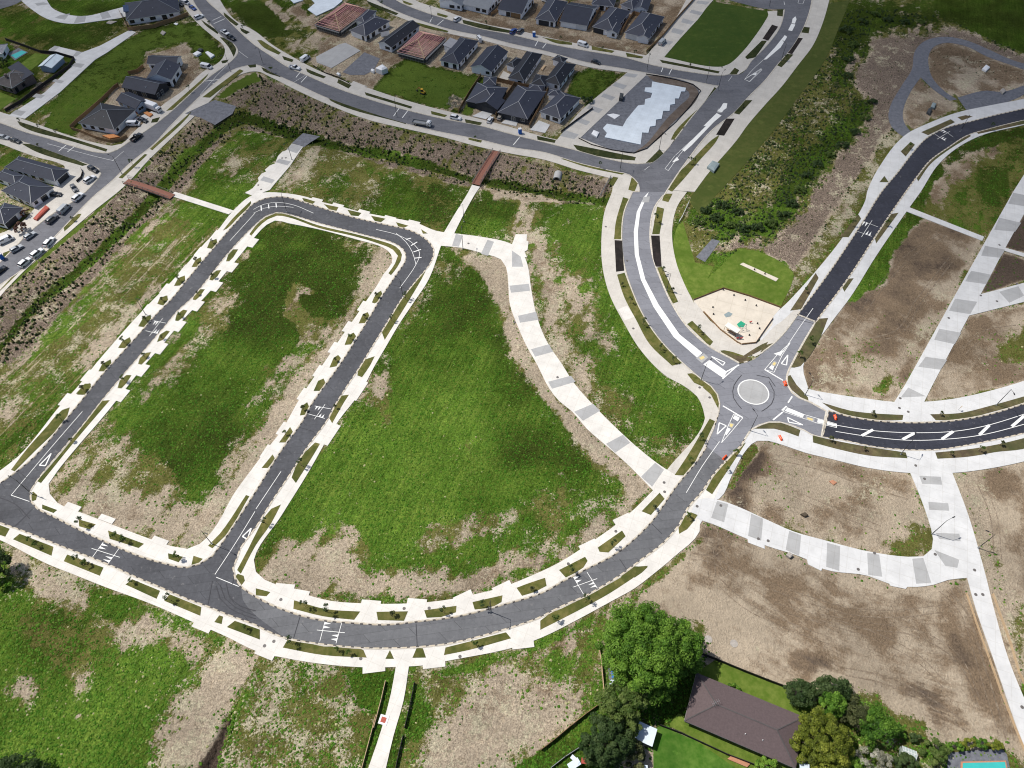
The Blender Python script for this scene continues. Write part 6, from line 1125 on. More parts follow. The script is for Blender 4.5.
    if kind in ('hatch', 'sedan', 'suv', 'van', 'ute'):
        for s in (-1, 1): m = MB(); m.box((.75 if kind not in ('van',) else 1.4, s*(W/2+.08), 1.02), (.12, .2, .14)); m.build('mirror', [paint_], root)
    return root
NMS = dict(hatch='parked_car', sedan='parked_car', suv='parked_car', van='parked_van', ute='pickup_truck', truck='flatbed_truck', box_truck='box_truck')
CT_ = dict(hatch='car', sedan='car', suv='car', van='van', ute='pickup', truck='truck', box_truck='truck')
def vehicle(kind, paint_, f, rear, front, label, z=.03):
    k = (kind, paint_)
    if k not in KIND: KIND[k] = make_vehicle(kind, paint_); o = KIND[k]
    else: o = copy_tree(KIND[k])
    a = G(*f(rear)[0], .7); b = G(*f(front)[0], .7); m = (a+b)/2; d = b-a
    o.location = (m.x, m.y, z); o.rotation_euler = (0, 0, math.atan2(d.y, d.x)); o.name = NMS[kind]
    tag(o, label, CT_[kind], 'vehicles parked along the streets' )
    return o
V_ = vehicle
V_('suv', 'car_white', Z3, '270,400', '320,345', 'white car third from the bottom in the roadside row beside the planted stream')
V_('suv', 'car_white', Z3, '195,460', '250,418', 'white car in the middle of the roadside row beside the planted stream')
V_('suv', 'car_white', Z3, '120,520', '178,470', 'white car at the lower end of the roadside row beside the planted stream')
V_('van', 'car_silver', Z3, '352,205', '415,145', 'long silver van parked at the left kerb beside the driveways')
V_('suv', 'car_grey', Z3, '275,265', '345,205', 'grey four wheel drive with white roof parked at the left kerb')
V_('suv', 'car_white', Z3, '435,130', '500,75', 'white station wagon parked at the left kerb nearest the junction')
V_('hatch', 'car_grey', Z3, '432,30', '455,65', 'small grey car on the shared driveway near the round hedge')
V_('sedan', 'car_black', Z3, '295,85', '360,85', 'black car parked in front of the open garage of the dark hip roofed house')
V_('suv', 'car_white', Z2, '680,500', '755,450', 'white station wagon by the round kerb at the corner')
V_('suv', 'car_black', Z2, '710,375', '780,412', 'black car parked in the rounded bay at the corner')
V_('hatch', 'car_silver', Z3, '152,350', '205,315', 'silver hatchback standing on the driveway apron near the round brown tree')
V_('hatch', 'car_silver', Z3, '80,420', '115,400', 'small pale car on the footpath left of the road near the left edge')
V_('van', 'car_white', Z3, '0,375', '65,345', 'white van on the driveway at the left edge')
V_('sedan', 'car_black', Z3, '-25,560', '20,525', 'black car at the kerb on the left edge')
V_('sedan', 'car_silver', Z2, '0,130', '55,140', 'silver car beside the black one on the upper left street')
V_('sedan', 'car_black', Z2, '80,150', '165,178', 'black car at the kerb of the upper left street')
V_('box_truck', 'car_white', ZH, '640,330', '790,385', 'white box truck with pale box in front of the black walled house', .1)
V_('sedan', 'car_black', ZH, '590,430', '665,460', 'black car on the drive beside the corner house')
V_('van', 'car_white', ZH, '510,480', '600,480', 'white work van with ladder rack at the corner house garage')
V_('ute', 'car_black', ZH, '545,610', '610,560', 'black pickup with white cab at the kerb near the corner house')
V_('van', 'car_white', Z1, '725,348', '795,362', 'white van parked on the lot apron near the street bend')
V_('ute', 'car_white', Z1, '838,160', '880,185', 'white pickup on the upper left street coupled ahead of the dark trailer')
V_('ute', 'car_black', Z1, '870,190', '910,210', 'dark pickup right behind the white one on the upper left street')
V_('suv', 'car_white', Z1, '700,98', '740,82', 'white car at the kerb on the street at the top left')
V_('sedan', 'car_blue', Z1, '670,30', '700,50', 'dark blue car at the verge on the street at the top left')
V_('hatch', 'car_black', Z1, '600,18', '630,26', 'black car on the drive of the far top left house')
V_('van', 'car_white', Z1, '632,10', '655,16', 'white van beside the black car at the far top left house')
V_('ute', 'car_white', Z5, '65,425', '125,440', 'white pickup on the road beside the grey foundation slab')
V_('van', 'car_white', Z5, '125,400', '195,350', 'white people mover parked on the crossing beside the grey slab')
V_('truck', 'car_white', T10, '628,488', '700,500', 'white flatbed truck with brown load driving along the stream road')
V_('suv', 'car_white', Z6, '270,690', '365,712', 'white car on the footpath apron beside the bare shrub')
V_('hatch', 'car_white', Z6, '575,745', '610,690', 'white hatchback on the drive of the left front house')
V_('hatch', 'car_tan', Z7, '145,640', '180,590', 'brown car between the drives of the left and middle front houses')
V_('van', 'car_white', T20, '262,172', '305,185', 'white minibus parked on the upper street')
V_('van', 'car_silver', ZA, '-5,275', '30,240', 'silver minibus parked at the start of the upper banded laneway')
V_('suv', 'car_blue', Z9, '730,265', '765,235', 'dark blue car nosed in beside the grey one on the upper street')
V_('suv', 'car_grey', Z9, '785,265', '820,230', 'grey car nosed in beside the dark blue one on the upper street')
V_('suv', 'car_white', Z9, '275,168', '320,135', 'white car parked at the kerb of the upper street near its left bend')
V_('hatch', 'car_white', Z9, '465,290', '485,320', 'white car beside the white house with the pale hipped front roof')
V_('hatch', 'car_black', Z7, '895,165', '960,185', 'black car at the lower kerb of the upper street beside the small green lot')
V_('sedan', 'car_white', Z9, '1000,1', '1024,6', 'white car by the top row houses at the top edge')
# roof rack kit on the work van is left as part detail

# ------------------------------------------------------------------ street lamps
LMAT = 'galv'
def make_lamp():
    r = empty('street_lamp', (0, 0, 0)); m = MB(); m.tube((0, 0, 0), (0, 0, 7.6), .11, .055, 8); m.build('pole', ['black_metal'], r)
    m = MB(); m.tube((0, 0, 0), (0, 0, .12), .26, .24, 8); m.tube((0, 0, .1), (0, 0, 1.2), .13, .12, 8); m.build('base', ['galv'], r)
    m = MB(); m.tube((0, 0, 7.5), (1.5, 0, 7.95), .05, .04, 6); m.build('arm', ['black_metal'], r)
    h = MB(); h.box((1.85, 0, 7.97), (.85, .28, .12), 0, 0, .8); hd = h.build('lamp_head', ['black_metal'], r); m = MB(); m.box((1.9, 0, 7.895), (.55, .2, .03)); m.build('diffuser', ['lamp_glass'], hd); return r
lamp0 = None
LAMPS = [('122,174', '90,165', 'at the corner where the side street meets the stream road'), ('231,72', '215,80', 'on the inner kerb just below the upper left junction'), ('263,64', '255,72', 'on the verge right of the upper left junction'), ('432,22', '428,32', 'at the left end of the upper street'),
 ('397,117', '399,110', 'beside the stream road near the flatbed truck'), ('647,70', '649,80', 'at the head of the lower banded laneway'), ('706,83', '704,76', 'beside the corner of the slab site, left of the pair'), ('718,90', '730,80', 'beside the corner of the slab site, right of the pair'), ('659,150', '670,160', 'in the verge at the lower corner of the slab site'), ('620,171', '621,160', 'on the stream road verge near the avenue junction'),
 ('781,61', '770,55', 'on the right verge of the avenue near the top'), ('769,7', '780,5', 'at the top corner of the dark green lot'), ('666.5,291', '655,288', 'in the avenue verge opposite the playground'), ('701,380', '712,370', 'at the avenue mouth left of the roundabout'), ('805,395', '795,385', 'on the corner right of the roundabout'), ('750,431', '742,422', 'on the corner below the roundabout'),
 ('900.4,454.5', '905,440', 'on the lower verge of the east road beside the lane crossing'), ('996,405.3', '1000,416', 'on the upper verge of the east road near the right edge'), ('932,534', '945,528', 'inside the curve of the lower right lane'), ('978,548', '970,545', 'on the dirt right of the lower right lane'), ('212,544', '222,550', 'at the lower right corner of the west block'), ('32,494', '20,488', 'at the lower left corner of the west block'),
 ('403,297', '392,290', 'on the right footpath of the loop road east leg'), ('287,212', '290,205', 'inside the loop road top left curve'), ('491,612', '489,622', 'on the upper kerb of the sweeping road'), ('960,132', '955,140', 'in the left verge of the north east road bend'), ('146,315', '155,320', 'on the outer footpath of the loop road west leg'), ('292,160', '285,168', 'on the short lane above the loop'), ('464,222', '455,230', 'beside the path leading to the footbridge'), ('463,249', '463,240', 'at the start of the curved banded lane')]
for b_, t_, lab in LAMPS:
    if lamp0 is None: lamp0 = o = make_lamp()
    else: o = copy_tree(lamp0)
    a = G(*PT(b_)[0]); b = G(*PT(t_)[0]); o.location = (a.x, a.y, .1); o.rotation_euler = (0, 0, math.atan2(b.y-a.y, b.x-a.x)); tag(o, 'tall dark street lamp '+lab, 'street lamp', 'street lamps'); o.name = 'street_lamp'

# ------------------------------------------------------------------ fences and walls
def fence(label, f, s, h=1.5, mat='fence_timber', step=2.4, name='fence', cat='fence', board='board_panel', slat=False, z0=0.):
    pts = [G(*p, z0) for p in f(s)]; c = pts[len(pts)//2]; root = empty(name, (c.x, c.y, z0), 0, label, cat); pm = MB(); n_post = 0
    for a, b in zip(pts[:-1], pts[1:]):
        d = b-a; L = d.length; u = d.normalized(); rz = math.atan2(d.y, d.x); nb = max(1, int(L/step))
        if slat:
            for z in (.25, .55, .85, 1.15): pm.box(((a.x+b.x)/2, (a.y+b.y)/2, z0+z*h), (L, .04, .13), rz)
        else:
            k = 0.
            while k < L: w = min(.9, L-k); m = a+u*(k+w/2); pm.box((m.x, m.y, z0+h/2+.02*math.sin(k*3.1)), (w-.02, .05, h-.05), rz); k += .9
            pm.beam(a+UP*(h+.02), b+UP*(h+.02), .10, .06)
        if n_post < 60:
            for j in range(nb+1):
                p = a+u*L*j/nb; q = MB(); q.box((p.x, p.y, z0+(h+.1)/2), (.13, .13, h+.1), rz); rel(root, q); q.build('post', [mat], root); n_post += 1
    rel(root, pm); pm.build(board, [mat], root); return root
fence('brown timber fence around the far top left house', Z1, '345,165 480,150 600,110 665,85', 1.7)
fence('brown timber fence on the left side of the far top left house', Z1, '300,70 325,120 345,160', 1.7)
fence('timber palisade around the front of the corner house', ZH, '70,530 130,545 260,600 380,630 450,620 510,590', 1.3)
fence('timber boundary fence behind the houses facing the stream road', ZH, '60,520 110,470 200,395 310,300 410,200 440,180', 1.6)
fence('timber fence behind the white gabled house', ZH, '520,85 590,70 640,30', 1.5)
fence('brown timber fence between the two back houses and the front houses', Z6, '650,412 780,445 905,470', 1.8)
fence('timber fence left of the left front house beside the green lot', Z6, '340,665 430,510 520,375', 1.6)
fence('timber fence between the left and middle front houses', Z7, '125,620 200,480 275,360', 1.7)
fence('timber fence between the middle and right front houses', Z7, '395,700 460,580 545,400', 1.7)
fence('timber fence between two top row houses right of the twin garages', Z8, '308,190 345,130 385,60', 1.6); fence('timber fence between the top row houses near the banded laneway', Z8, '515,225 555,150 600,90', 1.6)
fence('timber fence left of the twin garage house', Z8, '110,165 150,90 190,20', 1.6); fence('timber fence behind the top row houses by the bare lot', Z8, '385,60 440,75', 1.7); fence('short timber fence behind the house with the white garage door', Z8, '600,95 655,112', 1.7)
fence('dark boundary fence along the upper banded laneway', Z8, '680,335 780,240 870,130 985,0', 1.3, 'fence_timber'); fence('timber fence beside the blue roofed house', Z9, '570,130 620,90 660,30', 1.5)
fence('low dark silt fence around the slab site, street side', ZS, '120,505 200,545 330,580 470,600 555,570 640,490 740,400 830,300 900,200 850,160 740,130 620,105 550,95', .5, 'fence_dark', 4., 'silt_fence')
fence('black silt fence beside the grey slab and footpath', Z5, '215,425 290,470 380,500 450,540', .5, 'fence_dark', 3., 'silt_fence')
fence('black windbreak fence beside the right front house', Z7, '650,740 770,650 900,555', .9, 'fence_dark', 3., 'silt_fence')
fence('black fence around the old house gardens beside the grey laneway', Z4, '50,85 180,130 330,185 460,195 600,235 560,300 420,400 280,500 180,580 50,655', 1.3, 'fence_dark', 4.)
fence('dark boundary fence between the bungalow lawn and the bare site', ZB, '240,85 330,120 500,190 640,245 760,290', 1.3, 'fence_dark', 2.4)
fence('dark boundary fence between the bungalow and the deep green lawn', ZB, '0,515 120,560 250,620 400,690 560,750', 1.2, 'fence_dark', 2.4)
fence('pale timber boundary fence left of the big tree', tile(560, 600, 6.4), '240,265 262,400 280,600 278,645', 1.2, 'timber_pale', 2.)
fence('timber boundary fence with dark base running down to the bottom edge', ZC, '425,295 300,385 180,480 60,580 -20,640', 1.2, 'fence_timber', 2.); fence('low grey rail beside the red roofed shed', ZC, '50,768 150,690 250,625', .8, 'galv', 3.)
fence('dark timber retaining fence left of the path running off the bottom', ZM, '275,490 250,600 205,768', .9, 'timber_pale', 2.); fence('dark timber retaining fence right of the path running off the bottom', ZM, '448,500 425,620 390,768', .9, 'fence_dark', 2.); fence('low timber edge fence lower left of the bottom path', T13, '480,560 460,640 425,770', .8, 'timber_pale', 3.); fence('black picket fence lower right of the bottom path', T13, '590,640 575,700 560,770', .9, 'fence_dark', 1.2)
fence('open timber rail fence beside the path at the lower right', T33, '790,72 830,190 880,330 930,470 985,610 1030,720', .7, 'timber_pale', 2.6, slat=True); fence('tan rail fence right of the lower right path', T33, '895,75 925,160 965,270 1000,390 1030,450', .8, 'timber_pale', 2.6, slat=True)
fence('white timber rail beside the avenue footpath at the wetland', ZP, '90,15 60,80 42,110', 1., 'frame_white', 1.6, slat=True)
fence('grey timber rail at the stream culvert beside the avenue', T20, '395,710 375,745 350,790', 1., 'galv', 2., slat=True)
fence('wooden post edging behind the playground paving', ZP, '112,482 255,426 380,463 530,518', .55, 'fence_timber', .9, slat=True); fence('short wooden post edging at the front of the playground', ZP, '160,540 240,625 320,685 340,695', .6, 'fence_timber', .9, slat=True); fence('short wooden post edging on the right of the playground', ZP, '345,695 410,688 450,630 492,570', .6, 'fence_timber', .9, slat=True)
fence('dark round hedge wall beside the corner driveway', Z2, '655,400 668,430 655,470 620,500', 1., 'fence_dark', 2.)

# ------------------------------------------------------------------ footbridges
def bridge(label, f, p, q, w=2.6):
    a = G(*f(p)[0]); b = G(*f(q)[0]); d = b-a; L = d.length; u = d.normalized(); rz = math.atan2(d.y, d.x); m = (a+b)/2; n = Vector((-u.y, u.x, 0)); r = empty('footbridge', (m.x, m.y, 0), rz, label, 'footbridge')
    mb = MB(); k = -L/2
    zz = lambda s: .35+.35*(1-(2*s/L)**2)
    while k < L/2-.01: mb.box((k+.11, 0, zz(k+.11)), (.2, w, .08)); k += .23
    mb.build('deck', ['deck_red'], r)
    for s in (-1, 1):
        h = MB(); n_ = 9
        for j in range(n_):
            x0, x1 = -L/2+L*j/n_, -L/2+L*(j+1)/n_; y = s*w/2; h.beam((x0, y, zz(x0)+1.05), (x1, y, zz(x1)+1.05), .12, .09); h.beam((x0, y, zz(x0)-.2), (x1, y, zz(x1)-.2), .16, .4)
            for z in (.3, .55, .8): h.beam((x0, y, zz(x0)+z), (x1, y, zz(x1)+z), .03, .03)
            h.box((x0, y, zz(x0)+.5), (.09, .09, 1.2))
        h.build('railing', ['rail_steel'], r)
    return r
bridge('red brown timber footbridge crossing the stream to the short path at left', Z3, '760,2', '765,4') if False else None
bridge('red brown timber footbridge at the left end of the stream, near the parked cars', T00, '505,728', '690,790', 2.8)
bridge('long arched red brown footbridge over the middle of the stream', ZQ, '340,72', '215,270', 3.0)

# ------------------------------------------------------------------ site furniture
def portaloo(f, s, label, mat='plastic_blue'):
    p = G(*f(s)[0]); r = empty('portable_toilet', (p.x, p.y, .13), random.uniform(0, 1), label, 'portable toilet'); m = MB(); m.box((0, 0, 1.1), (1.2, 1.2, 2.1)); bevelled(m.build('cabin', [mat], r), .06)
    m = MB(); m.box((0, 0, 2.2), (1.26, 1.26, .18), 0, 0, .8); m.build('roof', ['plastic_white'], r); m = MB(); m.box((0, -.61, 1.05), (.75, .04, 1.8)); m.build('door', [mat], r)
portaloo(Z7, '320,750', 'blue portable toilet on the verge before the front houses'); portaloo(Z9, '912,295', 'blue portable toilet with white roof on the upper street verge'); portaloo(T01, '12,268', 'blue portable toilet at the left edge beside the driveways')
portaloo(Z6, '515,100', 'small pale portable toilet at the back of the white gabled house', 'plastic_white')
def barrier(f, s, rz, label):
    p = G(*f(s)[0]); r = empty('safety_barrier', (p.x, p.y, .05), rz, label, 'safety barrier'); m = MB(); m.box((0, 0, .4), (1.7, .36, .8), 0, 0, .75); m.box((0, 0, .08), (1.8, .6, .16)); bevelled(m.build('barrier_body', ['orange'], r), .05); m = MB(); m.box((0, 0, .5), (1.2, .34, .1)); m.build('reflective_band', ['line_white'], r)
barrier(ZR, '648,320', 1.9, 'orange barrier on the kerb right of the roundabout'); barrier(ZR, '610,755', 1.8, 'orange barrier on the pavement below the roundabout'); barrier(T32, '268,135', 1.6, 'orange barrier on the fresh asphalt of the east road'); barrier(T22, '850,295', .8, 'orange barrier at the kerb of the south west leg'); barrier(T32, '68,0', 1.3, 'orange barrier at the right edge of the roundabout')
def digger():
    p = G(*T10('668,375')[0]); r = empty('excavator', (p.x, p.y, 0), 2.6, 'small yellow excavator parked in the green lot, its boom lowered', 'excavator')
    for s in (-1, 1): m = MB(); m.box((0, s*.6, .25), (2., .35, .5)); bevelled(m.build('track', ['rubber'], r), .1)
    m = MB(); m.box((-.2, 0, .85), (1.6, 1.3, .6)); bevelled(m.build('body', ['digger_yellow'], r), .08); m = MB(); m.box((.2, .25, 1.6), (.9, .8, 1.0)); c = bevelled(m.build('cab', ['window_glass'], r), .05); m = MB(); m.box((.2, .25, 2.15), (1., .9, .1)); m.build('cab_roof', ['digger_yellow'], c)
    m = MB(); m.beam((.6, -.2, 1.), (2., -.2, 2.2), .2, .25); m.beam((2., -.2, 2.2), (3.1, -.2, .9), .16, .2); m.build('boom', ['stock_orange'], r); m = MB(); m.box((3.1, -.2, .5), (.5, .6, .6), 0, 0, .7); m.build('bucket', ['wrap_black'], r)
digger()
# playground
def ball_top(mb, x, y, z, r, n=10):
    for j in range(3):
        a0, a1 = j*math.pi/6, (j+1)*math.pi/6; mb.tube((x, y, z+r*math.sin(a0)), (x, y, z+r*math.sin(a1)), r*math.cos(a0), max(.01, r*math.cos(a1)), n, 0, False)
PB = ['255,432', '306,458', '360,482', '413,508', '205,516', '208,549', '419,594', '429,618', '380,650', '405,335', '455,355']
for k, s in enumerate(PB):
    p = G(*ZP(s)[0], .15); m = MB(); m.tube((0, 0, 0), (0, 0, .45), .22, .2, 10); ball_top(m, 0, 0, .45, .2); o = m.build('bollard', ['black_metal']); o.location = p
    tag(o, 'short dark round bollard standing on the playground paving' if k < 9 else 'short dark post on the pale concrete strip in the park', 'bollard', 'playground bollards' if k < 9 else 'posts on the concrete strip')
def mat_patch(label, s, mat, name):
    q = [G(*p) for p in ZP(s)]; m = MB(); m.prism([(p.x, p.y) for p in q], .15, .20); simple(name, label, 'play mat', m, [mat])
mat_patch('green rubber play mat on the sand coloured paving', '320,598 340,582 362,596 352,612 330,612', 'play_green', 'play_mat'); mat_patch('grey play mat beside the green one', '258,552 280,538 300,548 290,560 268,565', 'play_grey', 'play_mat')
p = G(*ZP('290,640')[0]); r = empty('shade_shelter', (p.x, p.y, .15), -.75, 'white roofed shade shelter with dark posts beside the playground edging', 'shelter'); m = MB(); m.box((0, 0, 2.45), (4.4, 1.9, .1)); m.build('roof', ['sail'], r)
for i in (-1, 1):
    for j in (-1, 1): m = MB(); m.tube((i*2., j*.8, 0), (i*2., j*.8, 2.4), .06, .06, 6); m.build('post', ['black_metal'], r)
m = MB(); m.box((0, .2, .45), (3.2, .45, .08)); m.box((-1.2, .2, .22), (.1, .4, .44)); m.box((1.2, .2, .22), (.1, .4, .44)); m.build('bench', ['fence_timber'], r)
for s, lab in (('322,668', 'red spring rocker beside the shelter, the left one'), ('340,668', 'red spring rocker beside the shelter, the right one'), ('385,590', 'small red spring rocker near the green mat')):
    p = G(*ZP(s)[0], .15); r = empty('spring_rocker', p, 0, lab, 'spring rocker'); m = MB(); m.tube((0, 0, 0), (0, 0, .4), .12, .1, 8); m.build('spring', ['black_metal'], r); m = MB(); m.box((0, 0, .55), (.8, .25, .3), 0, 0, .7); m.box((.3, 0, .8), (.12, .3, .3)); bevelled(m.build('seat', ['light_red'], r), .04)
p = G(*ZP('345,625')[0], .15); r = empty('swing_set', p, .3, 'slender swing set between the green mat and the rockers', 'swing set'); m = MB(); m.tube((-1.2, -.5, 0), (-1., 0, 2.4), .05, .05, 6); m.tube((-1.2, .5, 0), (-1., 0, 2.4), .05, .05, 6); m.tube((1.2, -.5, 0), (1., 0, 2.4), .05, .05, 6); m.tube((1.2, .5, 0), (1., 0, 2.4), .05, .05, 6); m.tube((-1., 0, 2.4), (1., 0, 2.4), .05, .05, 6); m.build('crossbar', ['galv'], r); m = MB(); m.box((0, 0, .6), (.5, .2, .05)); m.tube((-.22, 0, .6), (-.22, 0, 2.4), .015, .015, 4); m.tube((.22, 0, .6), (.22, 0, 2.4), .015, .015, 4); m.build('swing', ['black_metal'], r)
# pools, culvert, hatch covers
def pool(label, f, deck, water, dm='gravel_blue', wm='water_pool', rim=None):
    q = [G(*p) for p in f(deck)]; c = sum(q, Vector())/len(q); r = empty('swimming_pool', (c.x, c.y, 0), 0, label, 'swimming pool'); m = MB(); m.prism([(p.x, p.y) for p in q], 0, .12); rel(r, m); m.build('deck', [dm], r)
    if rim: q = [G(*p) for p in f(rim)]; m = MB(); m.prism([(p.x, p.y) for p in q], .12, .2); rel(r, m); m.build('coping', ['brick_paving'], r)
    q = [G(*p) for p in f(water)]; m = MB(); m.prism([(p.x, p.y) for p in q], .12, .23 if rim else .18); rel(r, m); m.build('water', [wm], r)
pool('turquoise swimming pool with brick coping at the bottom right edge', ZD, '485,600 500,588 700,570 860,558 900,600 935,760 470,760', '585,662 885,655 900,760 582,760', rim='572,652 892,645 910,760 568,760')
pool('narrow turquoise pool in the walled garden of the old house', Z4, '60,190 150,145 225,180 120,245', '90,205 175,166 215,180 128,232')
pool('long blue water tank strip beside the pale boundary fence', ZC, '455,60 480,60 502,135 462,140', '478,70 490,72 498,125 482,132', wm='water_blue')
def glasshouse():
    q = [G(*p) for p in ZD('130,600 230,640 240,600 140,560')]; c = sum(q, Vector())/4; r = empty('glasshouse', (c.x, c.y, 0), math.atan2((q[1]-q[0]).y, (q[1]-q[0]).x), 'small glass roofed garden frame among the bottom right shrubs', 'glasshouse'); L = (q[1]-q[0]).length; W = 1.9
    m = MB(); m.box((0, 0, .7), (L, W, 1.4)); m.add([(-L/2, -W/2, 1.4), (L/2, -W/2, 1.4), (L/2, 0, 2.), (-L/2, 0, 2.), (L/2, W/2, 1.4), (-L/2, W/2, 1.4)], [(0, 1, 2, 3), (3, 2, 4, 5), (1, 4, 2), (0, 3, 5)]); m.build('glass', ['glass_pale'], r); m = MB()
    for k in range(6): x = -L/2+L*k/5; m.beam((x, -W/2, 1.42), (x, 0, 2.02), .06, .06); m.beam((x, W/2, 1.42), (x, 0, 2.02), .06, .06)
    m.beam((-L/2, 0, 2.05), (L/2, 0, 2.05), .08, .08); m.build('frame', ['frame_white'], r)
glasshouse()
p = G(*ZQ('700,240')[0]); m = MB(); k = 12
for j in range(k): a0, a1 = math.pi*j/k, math.pi*(j+1)/k; m.add([(1.5*math.cos(a0), 0, 1.5*math.sin(a0)), (1.5*math.cos(a1), 0, 1.5*math.sin(a1)), (1.1*math.cos(a1), 0, 1.1*math.sin(a1)), (1.1*math.cos(a0), 0, 1.1*math.sin(a0)), (1.5*math.cos(a0), 4, 1.5*math.sin(a0)), (1.5*math.cos(a1), 4, 1.5*math.sin(a1))], [(0, 1, 2, 3), (0, 4, 5, 1)])
m.box((0, 3., .5), (2.1, .1, 1.2)); o = m.build('culvert', ['concrete_grey']); o.location = (p.x, p.y, -.2); o.rotation_euler = (0, 0, -.2); tag(o, 'arched concrete culvert mouth in the planted stream bank', 'culvert')
p = G(*ZM('262,720')[0]); m = MB(); m.box((0, 0, .16), (1.9, 1.9, .1)); r = empty('drain_cover', (p.x, p.y, 0), -.25, 'square concrete drain with reddish grate beside the bottom path', 'drain cover'); m.build('frame', ['plastic_white'], r); m = MB(); m.box((0, 0, .22), (1.1, 1.1, .04)); m.build('grate', ['steel_red'], r)
MH = [('T23', '270,162', 'beside the lower verge bed'), ]
def manholes(label, pts, z=.14, r=.38, mat='rail_steel', grp='manhole covers in the pavements'):
    for s in pts:
        p = G(*s); m = MB(); m.tube((0, 0, 0), (0, 0, .02), r, r, 14); o = m.build('manhole_cover', [mat]); o.location = (p.x, p.y, z); tag(o, label, 'manhole cover', grp)
manholes('dark round manhole cover set in the pale pavement of the east road crossing', T32('525,97 560,112 590,327 528,58'), grp='covers at the east road crossing'); manholes('dark round manhole cover in the banded upper right lane', T31('925,213 850,415 722,505 915,438 995,368'), grp='covers in the upper right lane'); manholes('round manhole cover in the white footpath by the sweeping road', ZM('535,50 720,340 125,352 385,52')+T13('100,95 72,262 35,280')+T22('608,395 610,432 225,720 415,590 740,490 835,487 985,620 790,55 750,15'), grp='covers along the sweeping road')
manholes('dark round manhole cover on the lower right lane', T32('360,742 425,677 625,380 668,682 825,745 0,628')+T33('830,75 858,75 1015,525'), grp='covers in the lower right lane'); manholes('round manhole cover in the avenue footpath', T21('375,140 485,547 460,275')+T20('840,270 445,395'), grp='covers along the avenue'); manholes('pale round drain lid in the bare site', T23('785,253 888,270'), .02, .9, 'rubble', 'drain lids in the bare site')
manholes('dark round cover in the short lane above the loop', ZN('490,638 467,603 687,385 658,387'), grp='covers in the short lane'); manholes('dark round cover on the curved banded lane', T11('850,207')+T21('10,522 182,742'), grp='covers in the curved lane')
for s, lab in (('555,215', 'small orange marker sign in the upper verge of the east road'), ):
    p = G(*ZL(s)[0]); r = empty('marker_sign', (p.x, p.y, .15), .6, lab, 'sign'); m = MB(); m.tube((0, 0, 0), (0, 0, 1.6), .04, .04, 6); m.build('post', ['galv'], r); m = MB(); m.box((0, -.05, 1.5), (.7, .04, .7), 0); m.build('sign_face', ['sign_yellow'], r)
# aerial and skylights on the bungalow
p = G(*ZB('325,385')[0], 4.0); r = empty('roof_aerial', (p.x, p.y, 3.9), .4, 'thin television aerial on the ridge of the brown roofed bungalow', 'aerial'); m = MB(); m.tube((0, 0, -.3), (0, 0, 1.8), .04, .03, 6); m.build('mast', ['galv'], r); m = MB(); m.beam((-.9, 0, 1.7), (.9, 0, 1.7), .04, .04)
for k in range(5): m.beam((-.8+k*.4, -.5, 1.7), (-.8+k*.4, .5, 1.7), .03, .03)
m.build('crossbars', ['galv'], r)

# ------------------------------------------------------------------ trees
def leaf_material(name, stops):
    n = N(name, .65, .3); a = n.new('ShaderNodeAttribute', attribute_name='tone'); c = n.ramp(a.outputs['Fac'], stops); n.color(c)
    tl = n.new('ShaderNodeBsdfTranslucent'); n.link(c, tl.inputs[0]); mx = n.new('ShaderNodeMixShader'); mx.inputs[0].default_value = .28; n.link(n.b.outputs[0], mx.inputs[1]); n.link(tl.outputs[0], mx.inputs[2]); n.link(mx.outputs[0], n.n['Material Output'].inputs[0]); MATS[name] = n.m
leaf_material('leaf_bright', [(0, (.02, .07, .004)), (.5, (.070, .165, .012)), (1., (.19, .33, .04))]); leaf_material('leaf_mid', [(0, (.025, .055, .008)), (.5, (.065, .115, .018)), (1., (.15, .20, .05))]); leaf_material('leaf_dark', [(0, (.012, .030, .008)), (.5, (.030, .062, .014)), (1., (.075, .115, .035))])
leaf_material('leaf_yellow', [(0, (.05, .065, .008)), (.5, (.13, .165, .014)), (1., (.27, .29, .04))]); leaf_material('leaf_olive', [(0, (.03, .04, .012)), (.5, (.075, .09, .03)), (1., (.17, .18, .07))]); leaf_material('leaf_brown', [(0, (.04, .02, .014)), (.6, (.12, .055, .04)), (1., (.2, .12, .08))]); leaf_material('leaf_pale', [(0, (.10, .10, .07)), (.5, (.25, .25, .18)), (1., (.5, .48, .40))])
